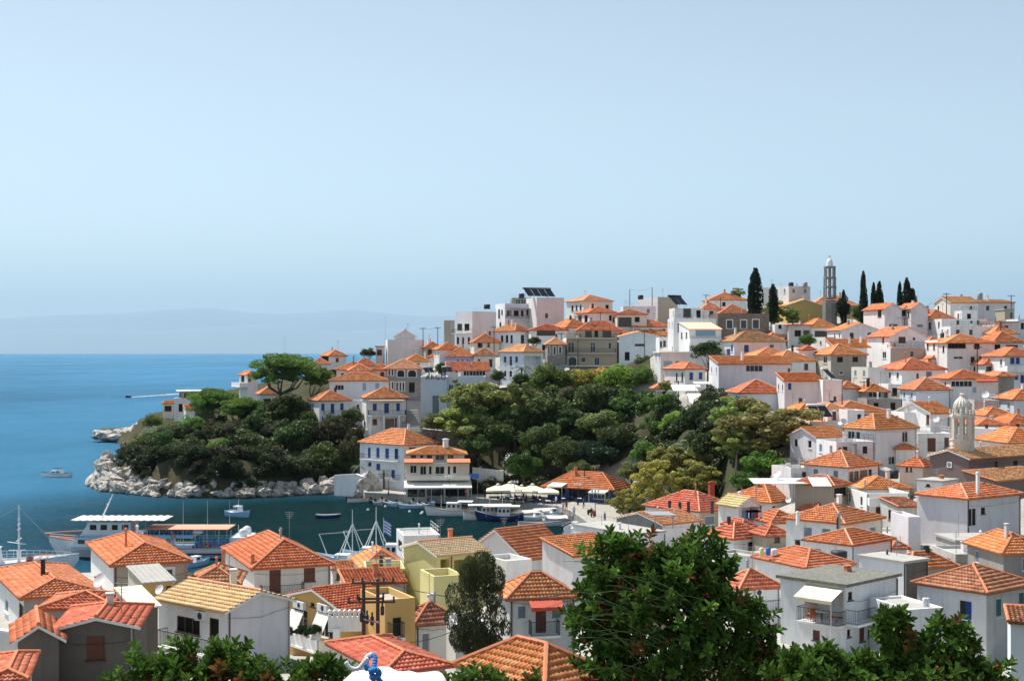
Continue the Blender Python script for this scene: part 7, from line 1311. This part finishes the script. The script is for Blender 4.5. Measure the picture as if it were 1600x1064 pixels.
# people: one continuous skinned body each
def person(px, D, label, top, legs, rz=0, z=QZ, stride=.14):
    p = at(px, 0, D); root = empty('person', (p.x, p.y, z), label, 'person', 'people on the quay'); root.rotation_euler = (0, 0, rz); import bmesh
    J = [(0, 0, .92), (0, 0, 1.15), (0, 0, 1.40), (0, 0, 1.50), (0, -.01, 1.60), (0, 0, 1.70), (.19, 0, 1.40), (.25, .03, 1.13), (.24, -.05, .88), (-.19, 0, 1.40), (-.25, .03, 1.13), (-.24, -.05, .88), (.1, 0, .88), (.11, -stride * .5, .48), (.11, stride * .2, .07), (.11, -.10 + stride * .2, .04), (-.1, 0, .88), (-.11, stride * .3, .48), (-.11, stride, .07), (-.11, stride - .12, .04)]
    E = [(0, 1), (1, 2), (2, 3), (3, 4), (4, 5), (2, 6), (6, 7), (7, 8), (2, 9), (9, 10), (10, 11), (0, 12), (12, 13), (13, 14), (14, 15), (0, 16), (16, 17), (17, 18), (18, 19)]
    Rr = [.15, .14, .16, .06, .10, .07, .07, .05, .04, .07, .05, .04, .10, .07, .05, .04, .10, .07, .05, .04]
    me = bpy.data.meshes.new('body'); me.from_pydata(J, E, []); o = bpy.data.objects.new('body', me); COL.objects.link(o); o.parent = root; md = o.modifiers.new('skin', 'SKIN'); 
    for k, sv in enumerate(me.skin_vertices[0].data): sv.radius = (Rr[k], Rr[k] * .8); sv.use_root = (k == 0)
    o.modifiers.new('sub', 'SUBSURF').levels = 1; o.modifiers['sub'].render_levels = 1
    mat = bpy.data.materials.get('person_' + top + legs)
    if mat is None:
        mat, t, b = nodes('person_' + top + legs, .9, .1); tc = t.nodes.new('ShaderNodeTexCoord'); sp = t.nodes.new('ShaderNodeSeparateXYZ'); t.links.new(tc.outputs['Object'], sp.inputs[0]); col = {'white': (.7, .7, .68), 'red': (.45, .06, .05), 'blue': (.06, .16, .45), 'dark': (.03, .035, .06), 'skin': (.45, .27, .18)}
        r = t.nodes.new('ShaderNodeValToRGB'); r.color_ramp.interpolation = 'CONSTANT'; e = r.color_ramp.elements
        for pos, c in ((.25, 'skin'), (.45, legs), (.93, top), (1.49, 'skin'), (1.64, 'dark')): el = e.new(min(.999, pos / 1.9)); el.color = (*col[c], 1)
        e[0].color = (*col['dark'], 1); ml = N(t, 'ShaderNodeMath', operation='DIVIDE'); ml.inputs[1].default_value = 1.9; t.links.new(sp.outputs['Z'], ml.inputs[0]); t.links.new(ml.outputs[0], r.inputs[0]); t.links.new(r.outputs[0], b.inputs['Base Color'])
    me.materials.append(mat)
for a_ in ((880, 233, 'person in a white top walking along the quay edge', 'white', 'dark', .3), (885, 233.5, 'person in a red top walking beside the one in white', 'red', 'dark', .4), (912, 238, 'person in blue standing by the lantern post', 'blue', 'dark', 1.2), (869, 242, 'person in white standing at the cafe tables', 'white', 'blue', -1), (838, 244, 'person in dark clothes among the cafe tables', 'dark', 'dark', 2), (690, 254.5, 'person in blue before the restaurant awning', 'blue', 'dark', .5), (655, 257.5, 'person in white on the quay left of the restaurant', 'white', 'dark', -1.2), (728, 253, 'person in red near the right end of the awning', 'red', 'blue', 2.2), (758, 252, 'person in dark clothes between restaurant and parasols', 'dark', 'dark', .9), (897, 226, 'person in white walking on the quay arm', 'white', 'blue', .2), (945, 218, 'person in blue by the yellow tree', 'blue', 'dark', 1.0), (822, 247.5, 'person in red at the middle cafe table', 'red', 'dark', 1.7), (795, 247, 'person in white at the left cafe table', 'white', 'dark', -.4)): person(*a_)
def scooter(px, D, rz, label):
    p = at(px, 0, D); r = empty('scooter', (p.x, p.y, QZ), label, 'scooter', 'scooters on the quay road'); r.rotation_euler = (0, 0, rz); ORG[r.name] = Vector((0, 0, 0))
    for x in (-.6, .6): m_ = MB(); m_.tube((x, -.05, .25), (x, .05, .25), .25, n=12); m_.build('wheel', 'rubber', r)
    m_ = MB(); m_.box((-.7, -.15, .3), (.7, 0, 0), (0, .3, 0), (0, 0, .42)); m_.box((0, -.15, .3), (.45, 0, 0), (0, .3, 0), (0, 0, .08)); m_.box((.4, -.2, .3), (.12, 0, 0), (0, .4, 0), (0, 0, .6)); m_.build('body', 'boat_red' if px > 924 else 'metal_dark', r); m_ = MB(); m_.box((-.7, -.14, .72), (.65, 0, 0), (0, .28, 0), (0, 0, .1)); m_.build('seat', 'rubber', r); m_ = MB(); m_.tube((.5, 0, .8), (.42, 0, 1.05), .04); m_.tube((.42, -.3, 1.05), (.42, .3, 1.05), .03); m_.build('handlebar', 'metal_dark', r)
scooter(922, 229, 1.0, 'black scooter parked by the lantern post'); scooter(926, 226, 1.2, 'red scooter parked beside the black one')
m_ = MB(); p = at(870, 0, 240.5)
# ------------------------------------------------------------------ roof and wall fittings
def dish(px, py, D, r, label, az=-.6, down=.8):
    c = at(px, py, D); root = empty('satellite_dish', c - UP * down, label, 'satellite dish', 'satellite dishes'); ax = Vector((math.sin(az) * .85, -math.cos(az) * .85, .5)).normalized(); x = ax.orthogonal().normalized(); y = ax.cross(x); m_ = MB(); rings = []
    for k in range(5): rr = r * k / 4; rings.append([c + x * rr * math.cos(t_) + y * rr * math.sin(t_) + ax * (rr * rr / r * .25) for t_ in np.linspace(0, 2 * math.pi, 17)])
    m_.loft(rings); m_.build('reflector', 'metal_white', root, True); m_ = MB(); m_.tube(c - ax * .05, c - ax * .05 - UP * down, .035, n=6); m_.tube(c - y * r * .9 + ax * .2, c + ax * r * 1.0, .015, n=4); m_.cbox(c + ax * r, .1, .1, .1); m_.build('mount', 'metal_grey', root)
for a_ in ((157, 907, 88, .48, 'large satellite dish above the red strip roof, left'), (152, 929, 86, .40, 'smaller satellite dish just below the large one'), (250, 921, 96, .35, 'satellite dish before the ochre shed'), (1215, 741, 181, .55, 'white dish beside the canopy sheets', -.9, 1.2), (886, 829, 150, .55, 'grey dish by the quay-side orange roof', .6, 1.2), (1463, 655, 204, .5, 'dish on the roofs left of the church tower'), (1318, 659, 196, .5, 'pair dish on the tall white house roof', .4), (1314, 660, 197, .45, 'left twin dish on the tall white house roof', -.8), (1540, 617, 224, .6, 'dish on the white flat block by the church tower'), (1486, 524, 281, .6, 'dark dish beside the white parapet block'), (928, 504, 330, .6, 'dish on the white house with dark red shutter'), (1232, 781, 184, .4, 'dish on the broad two-tone roof house wall')): dish(*a_)
def acunit(h, s, x0, x1, y0, y1, label, dep=.3):
    C, du, n_, u0, u1, z = span(h, s, x0, x1, y1); z1 = z + (y1 - y0) / V[2] * h['D'] / F; p = C + du * u0 + n_ * .03; root = empty('air_conditioner', (p.x, p.y, z), label, 'air conditioner', 'wall air conditioners'); m_ = MB(); m_.box((p.x, p.y, z), du * (u1 - u0), n_ * dep, UP * (z1 - z)); m_.build('casing', 'metal_white', root)
    c = Vector((p.x, p.y, (z + z1) / 2)) + du * (u1 - u0) * .42 + n_ * (dep + .004); r = min(u1 - u0, z1 - z) * .38; m_ = MB(); m_.poly([c + du * r * math.cos(k * .524) + UP * r * math.sin(k * .524) for k in range(12)]); m_.build('fan_grille', 'metal_dark', root)
    m_ = MB()
    for f_ in (.15, .85): m_.box(Vector((p.x, p.y, z - .05)) + du * (u1 - u0) * f_, du * .04, n_ * dep, UP * .045)
    m_.build('bracket', 'metal_grey', root)
view(240, 780, 3.747); acunit(HS['n7'], 'L', 262, 318, 648, 705, 'air conditioner beside the dark window of the tan roofed house')
view(440, 780, 3.747); acunit(HS['n10'], 'L', 88, 148, 592, 636, 'left air conditioner under the ochre gable'); acunit(HS['n10'], 'L', 228, 285, 610, 655, 'right air conditioner under the ochre gable')
view(860, 760, 3.5); acunit(HS['n30'], 'R', 1115, 1155, 555, 595, 'air conditioner on the white house left of the porch house')
def solar(px, py, D, w_, label, rz=0, tank='metal_white', n=1):
    p = at(px, py, D); root = empty('solar_heater', p, label, 'solar heater', 'solar water heaters'); root.rotation_euler = (0, 0, rz); ORG[root.name] = Vector((0, 0, 0))
    for k in range(n): m_ = MB(); x0 = (k - n / 2) * w_ * 1.1; m_.box((x0, 0, .15), (w_, 0, 0), (0, w_ * 1.1, w_ * 1.0), (0, -.06, .06)); m_.build('collector', 'solar_glass', root)
    m_ = MB(); m_.tube((-w_ * n * .55, w_ * 1.2, w_ * 1.15), (w_ * n * .55, w_ * 1.2, w_ * 1.15), .28, n=12); m_.build('tank', tank, root, True); m_ = MB()
    for sg in (-.45, .45): m_.tube((sg * w_ * n, w_ * 1.2, -.3), (sg * w_ * n, w_ * 1.2, w_), .04, n=4); m_.tube((sg * w_ * n, 0, -.3), (sg * w_ * n, 0, .2), .04, n=4)
    m_.build('stand', 'metal_grey', root)
for a_ in ((1288, 653, 213, 1.6, 'solar heater with black panel on the cream flat roof', .5, 'metal_white', 2), (847, 464, 345, 1.9, 'solar collectors on top of the lilac cube', .6, 'metal_grey', 4), (1065, 477, 329, 1.9, 'black collectors on the skyline house', .7, 'metal_dark', 2), (1302, 592, 234, 1.4, 'solar heater with white tank on the lilac strip-tile house', .8, 'metal_white', 1), (700, 582, 306, 1.0, 'dark solar heater beside the lettered block', .3, 'metal_grey', 2), (672, 583, 308, 1.0, 'grey solar heater at the left rim of the lettered block', .5, 'metal_grey', 2)): solar(*a_)
p = at(1040, 806, 166); m_ = MB(); m_.box(p - Vector((1.5, 0, 0)), (2.9, 0, .0), (-.9, 2.0, .25), (0, 0, .1)); o = m_.build('solar_collector', 'metal_grey', None); tag(o, 'flat pale collector propped on the tan tile roof', 'solar collector'); m_ = MB(); m_.tube(p + Vector((-1.2, .2, -1.5)), p + Vector((-1.2, .2, .02)), .05); m_.tube(p + Vector((.9, .4, -1.5)), p + Vector((.9, .4, .02)), .05); q = m_.build('leg', 'metal_grey'); q.parent = o
def tank(px, py, D, r, hgt, label, mat='metal_dark', nm='water_tank', lay=False):
    p = at(px, py, D); m_ = MB(); n = 14
    if lay: m_.tube(p + Vector((-hgt / 2, 0, r)), p + Vector((hgt / 2, 0, r)), r, n=n)
    else: m_.lathe(p, [(r * .95, -.3), (r, .05), (r, hgt * .85), (r * .7, hgt * .97), (.02, hgt)], n)
    o = m_.build(nm, mat, None, True); return tag(o, label, 'tank', 'roof tanks')
for a_ in ((1397, 744, 190, .62, .9, 'black water tank below the tall white house'), (1474, 529, 276, .6, 1.2, 'dark tank left of the white parapet block'), (1451, 622, 234, .6, .8, 'left black tank on the pale blue wall roof'), (1462, 622, 234.5, .55, .8, 'right black tank on the pale blue wall roof'), (1311, 868, 128, .75, .5, 'flat black water tank on the red striped roof'), (1445, 941, 98, .16, .34, 'white paint drum left of the open blue door', 'metal_white'), (1449, 941, 98.2, .16, .34, 'second white paint drum left of the open blue door', 'metal_white'), (1236, 448, 348, .65, 1.1, 'left round tank on the white skyline cube'), (1258, 447, 348.4, .6, 1.0, 'right round tank on the white skyline cube', 'metal_grey'), (761, 481, 346, .8, .9, 'dark tank on the tall white house, left skyline'), (815, 464, 352, .7, .9, 'dark tank on the grey penthouse'), (1531, 466, 303, .6, 1.2, 'roof tank on the top right skyline house', 'metal_grey'), (1001, 466, 350, .7, .8, 'dark tank on the khaki cube block'), (1200, 862, 125, .22, .4, 'blue plastic tub on the stained terrace', 'cloth_blue'), (1210, 862, 125.5, .3, .3, 'white tub on the stained terrace', 'metal_white'), (1190, 864, 124.5, .2, .5, 'yellow can on the stained terrace', 'yellow')): tank(*a_)
def pole(px, yt, yb, D, label, r=.11, mat='wood_pole', arms=1, nm='utility_pole', cat='pole', grp='utility poles'):
    p, b_ = at(px, yt, D), at(px, yb, D); root = empty(nm, b_, label, cat, grp); m_ = MB(); m_.tube(b_ - UP * 2, p, r, r * .75, 7); m_.build('shaft', mat, root)
    for k in range(arms): m_ = MB(); z_ = p.z - .3 - .8 * k; m_.box((p.x - .8, p.y - .12, z_), (1.6, 0, 0), (0, .1, 0), (0, 0, .1)); [m_.tube((p.x + i * .35, p.y - .07, z_ + .1), (p.x + i * .35, p.y - .07, z_ + .28), .03, n=5) for i in (-2, -1, 1, 2)]; m_.build('crossarm', mat, root)
    return p
PL = {}
for a_ in ((661 + 0, 512, 560, 340, 'wooden pole right of the lilac tower block, left one'), (684, 511, 555, 340, 'taller wooden pole beside the left one'), (984, 452, 480, 352, 'pole standing by the khaki cube block'), (1019, 449, 470, 350, 'pole on top of the khaki cube block'), (1103, 460, 500, 335, 'wooden pole before the skyline roof, left of the cypress'), (1126, 464, 492, 336, 'leaning wooden pole left of the cypress'), (938, 487, 510, 332, 'pole by the red shuttered house'), (1007, 517, 560, 318, 'pole with transformer before the pale blue house'), (877, 520, 575, 318, 'pole left of the three storey house'), (903, 522, 560, 317, 'thin pole at the corner of the three storey house'), (1527, 540, 580, 255, 'pole before the large white house'), (1350, 595, 632, 240, 'pole before the orange kiosk house'), (1479, 458, 490, 303, 'pole on the top right skyline'), (1580, 461, 485, 300, 'pole at the far right skyline'), (1413, 496, 510, 285, 'short pole before the twin gables'), (772, 510, 545, 330, 'pole by the cream pyramid roof'), (635, 622, 675, 291, 'pole beside the public steps'), (1363, 820, 880, 156, 'thin grey pole before the large red hip roof'), (1060, 595, 625, 268, 'pole beside the blue windowed house')): PL[a_[0]] = pole(*a_, arms=1 if a_[3] < 345 else 0)
def antenna(px, yt, yb, D, label, grp='roof antennas'):
    p, b_ = at(px, yt, D), at(px, yb, D); root = empty('antenna', b_, label, 'antenna', grp); m_ = MB(); m_.tube(b_ - UP * .4, p, .03, .02, 5); m_.build('rod', 'metal_grey', root); m_ = MB()
    for k in range(4): z_ = p.z - .15 - .22 * k; m_.tube((p.x - .35 + .05 * k, p.y, z_), (p.x + .35 - .05 * k, p.y, z_), .012, n=3)
    m_.build('element', 'metal_grey', root)
for a_ in ((602, 494, 530, 352, 'tall radio mast on the lilac tower block'), (445, 527, 560, 345, 'thin antenna over the big pine'), (1280, 638, 660, 226, 'antenna on the orange hip roof by the plane tree'), (1213, 806, 850, 160, 'antenna above the berry bush, right'), (1190, 795, 855, 150, 'thin antenna above the berry bush, left'), (982, 800, 850, 158, 'antenna before the low concrete roof'), (1308, 655, 730, 192, 'antenna on the tall white house terrace'), (1300, 700, 740, 186, 'antenna on the stone panelled house'), (1383, 605, 640, 232, 'antenna right of the kiosk house'), (1484, 745, 765, 163, 'antenna on the white rooftop box'), (763, 846, 870, 128, 'wire antenna on the white annex'), (1306, 838, 862, 132, 'antenna on the red striped roof house'), (106, 862, 890, 112, 'antenna left of the beige house'), (1440, 545, 575, 250, 'antenna on the red hip roof, right hillside'), (1220, 440, 455, 350, 'antenna on the low pale skyline box')): antenna(*a_)
# wires
def wire(a, b_, sag, label):
    pts = [a.lerp(b_, k / 10) - UP * sag * 4 * (k / 10) * (1 - k / 10) for k in range(11)]; m_ = MB(); m_.path(pts, .025, 4); o = m_.build('overhead_wire', 'metal_dark', None); tag(o, label, 'wire', 'overhead wires')
wire(PL[661], PL[684], .4, 'short wire between the two poles by the lilac tower block'); wire(PL[984], PL[1019], .5, 'wire along the skyline near the khaki cube block'); wire(PL[1527], at(1600, 560, 250), .5, 'wire from the pole to the right edge house'); wire(PL[1413], PL[1527], .8, 'wire crossing before the twin gabled house'); wire(PL[1103], PL[1126], .3, 'wire between the poles left of the cypress'); wire(PL[1479], at(1400, 498, 290), .6, 'wire descending from the top right skyline pole')
# twin-pole electric frame in the foreground
view(440, 780, 3.747); D = 74; root = empty('power_frame', at(X(520), Yp(900), D), 'dark wooden twin-pole electric frame with crossarms in the foreground', 'utility pole')
for x, yt in ((480, 475), (563, 465)): m_ = MB(); m_.tube(at(X(x), Yp(1000), D), at(X(x), Yp(yt), D), .12, .09, 8); m_.build('pole', 'wood_pole', root)
for (x0, x1, y) in ((410, 660, 497), (385, 665, 610), (440, 600, 590)):
    a, b_ = at(X(x0), Yp(y), D - .2), at(X(x1), Yp(y - 4), D - .25); m_ = MB(); m_.box(a, b_ - a, (0, .1, 0), UP * .11); m_.build('crossarm', 'wood_pole', root)
    for t_ in (.03, .25, .75, .97): q = a.lerp(b_, t_); i_ = MB(); i_.lathe(q + UP * .11, [(.03, 0), (.07, .04), (.04, .12), (.07, .17), (.03, .24)], 8); i_.build('insulator', 'metal_dark', root)
for (x, y) in ((468, 680), (500, 690), (530, 700), (590, 640)):
    c = at(X(x), Yp(y), D - .25); m_ = MB(); m_.lathe(c - UP * .35, [(.03, 0), (.10, .05), (.10, .45), (.05, .5), (.05, .7), (.02, .72)], 8); m_.build('fuse_can', 'metal_dark', root)
m_ = MB(); m_.tube(at(X(480), Yp(700), D - .3), at(X(570), Yp(720), D - .3), .06); m_.tube(at(X(470), Yp(650), D - .3), at(X(545), Yp(760), D - .3), .02); m_.build('brace', 'metal_grey', root)
wire(at(X(563), Yp(840), D), at(X(1240), Yp(620), 96), .8, 'black cable running from the electric frame past the dark tree'); wire(at(X(660), Yp(500), D), at(1000, 900, 60), .9, 'thin cable from the electric frame towards the berry bush')
# crenellated balcony post with white balls
h = HS['n10']; C, du, n_, u0, u1, z = span(h, 'L', 60, 300, 842); p0 = at(X(300), Yp(900), 97.5); root = empty('balustrade', p0, 'white crenellated balcony corner topped with white balls', 'balustrade'); m_ = MB(); a = at(X(272), Yp(775), 97.5); b_ = at(X(468), Yp(772), 98.5); d = b_ - a; m_.box(a, d, (0, .35, 0), UP * 1.0); m_.box(at(X(300), Yp(920), 97.4), at(X(340), 0, 97.4) - at(X(300), 0, 97.4) + UP * 0 - Vector((0, 0, (at(X(340), 0, 97.4) - at(X(300), 0, 97.4)).z)), (0, .4, 0), UP * 1.9); m_.build('parapet', 'white', root)
for k in range(7): q = a.lerp(b_, .04 + .15 * k) + UP * 1.0 + Vector((0, .17, 0)); m_ = MB(); m_.cbox(q, .2, .3, .2); m_.lathe(q + UP * .2, [(.02, 0), (.14, .06), (.17, .17), (.12, .28), (.02, .33)], 10); m_.build('ball', 'boat_white', root, True)
for k in range(9):
    q = span(h, 'L', 60 + k * 27, 62 + k * 27, 842); pp = q[0] + q[1] * q[3] + q[2] * 1.1; o = bpy.data.objects.new('potted_plant', CR['broad'][k % 5]); COL.objects.link(o); o.location = (pp.x, pp.y, q[5] + .85 + .12 * (k % 3)); s_ = random.uniform(.3, .5); o.scale = (s_, s_, s_ * 1.1); o.color = (.03, .055, .018, 1); tag(o, 'leafy plant in the trough of the ochre balcony', 'plant', 'balcony plants')
for (x, y) in ((110, 705), (262, 720)):
    q = span(h, 'L', x - 36, x + 36, y - 55); m_ = MB(); a = q[0] + q[1] * q[3] + q[2] * .25; a.z = q[5]; m_.box(a, q[1] * (q[4] - q[3]), q[2] * .9 - UP * 1.9, UP * .03); o = m_.build('sun_blind', 'canvas', None); tag(o, 'white cloth sun blind over the %s ochre balcony door' % ('left' if x < 200 else 'right'), 'blind', 'sun blinds')
# terrace table and chairs of the gravel roof house
h = HS['n31']; view(1180, 780, 3.746); C, du, n_, u0, u1, z = span(h, 'L', 330, 480, 712); c = C + du * (u0 + u1) / 2; c = Vector((c.x, c.y, z + .01)) + n_ * .3; root = empty('terrace_table', c, 'pale table between orange chairs under the striped awning', 'table'); m_ = MB(); m_.cbox(c + UP * .7, .8, .8, .05); m_.build('tabletop', 'cloth_white', root); m_ = MB(); m_.tube(c, c + UP * .7, .05); m_.build('pedestal', 'metal_dark', root)
for k, sg in enumerate((-1, 1)): p = c + du * sg * .95; chair(p.x, p.y, 1.2 * sg + 2.4, 'orange chair %s of the terrace table' % ('right' if k else 'left'), 'orange terrace chairs', 'plastic_orange', c.z, 'terrace_chair')
# washing in the carport
view(980, 680, 5.9125)
for k, (x, c_) in enumerate(((1075, 'cloth_blue'), (1105, 'cloth_white'), (1130, 'cloth_blue'), (1165, 'cloth_red'), (1195, 'pinkish'))): p = at(X(x), Yp(685), 171); m_ = MB(); m_.box(p - UP * 1.0, (.55, 0, 0), (0, .04, 0), UP * 1.0); m_.box(p - UP * .35 - Vector((.12, 0, 0)), (.8, 0, 0), (0, .035, 0), UP * .3); o = m_.build('laundry', c_, None); tag(o, ['blue shirt hung leftmost in the carport', 'white shirt hung in the carport', 'blue shirt hung in the middle of the carport', 'red cloth hung in the carport', 'pink cloth hung rightmost in the carport'][k], 'laundry', 'washing in the carport')
# pergolas and canopies
def canopy(label, px0, px1, y, D, dep, mat, rise=.3, legs=2.4, name='canopy'):
    a, b_ = at(px0, y, D), at(px1, y, D); root = empty(name, a, label, 'canopy'); m_ = MB(); m_.box(a, b_ - a, Vector((0, dep, rise)), UP * .07); n = max(2, int((b_ - a).length / .9)); [m_.box(a.lerp(b_, i / n) + UP * .07, (.06, 0, 0), Vector((0, dep, rise)), UP * .04) for i in range(n)]; m_.build('sheet', mat, root); m_ = MB()
    for t_ in (.03, .5, .97): p = a.lerp(b_, t_) + Vector((0, .1, 0)); m_.tube(p - UP * legs, p, .05, n=5)
    m_.build('post', 'metal_grey', root)
canopy('white sheet canopy left of the small red hip roof', 1178, 1302, 756, 178, 4, 'metal_white', .3); canopy('grey canopy edge behind the white sheet canopy', 1210, 1260, 750, 186, 3, 'metal_grey', .2); canopy('dark edged white canopy right of the white sheet', 1270, 1300, 760, 173, 3, 'metal_white', .8)
canopy('upper white awning of the hillside restaurant', 1052, 1098, 611, 262, 4, 'canvas', 1.0); canopy('white awning over the restaurant terrace beside the lilac wall', 1078, 1121, 630, 254, 4, 'canvas', 1.6); canopy('lower white awning over the restaurant entrance', 1084, 1118, 640, 250, 3, 'canvas', 1.2); canopy('narrow cream awning by the restaurant hut', 1110, 1128, 648, 247, 2, 'canvas_cream', .8); canopy('white flat canopy over the top restaurant tables', 1086, 1121, 600, 262, 3, 'canvas', .3)
view(1000, 540, 5.9125); house('small white restaurant hut with dark window below the awnings', 578, 585, 722, 668, 760, 248, 4, 'slab', None, 'white', R=[(640, 690, 675, 735, 'k')], depth=4, name='hut', cat='hut', base=False); house('dark restaurant pavilion with slatted front below the awnings', 520, 530, 700, 575, 680, 252, 4, 'slab', None, 'taupe', R=[(545, 590, 690, 640, 'row')], depth=4, name='pavilion', cat='pavilion', base=False); house('white flat terrace house below the blank lilac building', 705, 715, 905, 505, 760, 246, 4, 'flat', None, 'white', R=[(760, 640, 800, 700, 'k')], depth=5, base=False)
# white post cap with rope, very near at the bottom edge
D = 5.2; c = at(611, 1086, D); root = empty('gate_post', (c.x, c.y, c.z - 1.2), 'white painted post cap with knotted blue rope at the bottom edge', 'post'); m_ = MB(); prof = [(.19, -1.2), (.19, -.05), (.205, -.03), (.205, .035), (.19, .055), (.10, .068), (.001, .07)]; m_.lathe(c, prof, 40); m_.v = [(x + .006 * math.sin(z_ * 40 + x * 30), y, z_ + (.010 * math.sin(x * 23 + 1) + .006 * math.sin(x * 61)) * (z_ > c.z)) for x, y, z_ in m_.v]; m_.build('cap', 'white_old', root, True)
s = D / F
def rope(pts, r, mat):
    P_ = [at(x, y + 6, D - .22 + dz) for x, y, dz in pts]; m_ = MB(); sm = []
    for i in range(len(P_) - 1):
        for k in range(4):
            t_ = k / 4; a = P_[max(0, i - 1)]; b_ = P_[i]; c_ = P_[i + 1]; d = P_[min(len(P_) - 1, i + 2)]; sm.append(.5 * ((2 * b_) + (-a + c_) * t_ + (2 * a - 5 * b_ + 4 * c_ - d) * t_ * t_ + (-a + 3 * b_ - 3 * c_ + d) * t_ ** 3))
    sm.append(P_[-1]); m_.path(sm, r, 8, None); m_.build('rope', mat, root, True)
rope([(540, 1028, 0), (548, 1037, 0), (560, 1038, 0), (569, 1028, 0), (575, 1022, 0)], .008, 'cloth_white'); rope([(574, 1040, 0), (572, 1028, .02), (578, 1018, .03), (586, 1020, .02), (584, 1036, 0), (580, 1046, -.02), (588, 1052, -.02)], .009, 'rope_blue'); rope([(578, 1042, -.02), (588, 1040, -.03), (592, 1046, -.02), (586, 1054, -.02), (580, 1050, -.03)], .011, 'rope_blue'); rope([(588, 1050, 0), (596, 1060, -.02), (604, 1072, -.02)], .009, 'rope_blue'); rope([(572, 1030, .03), (574, 1020, .03), (582, 1016, .03)], .010, 'cloth_white')

wallrun('white yard wall at the left edge below the hip roofed house', [(-20, 985, 1080, 75), (26, 990, 1085, 73.5)], .3, 'white_old', 'yard_wall')
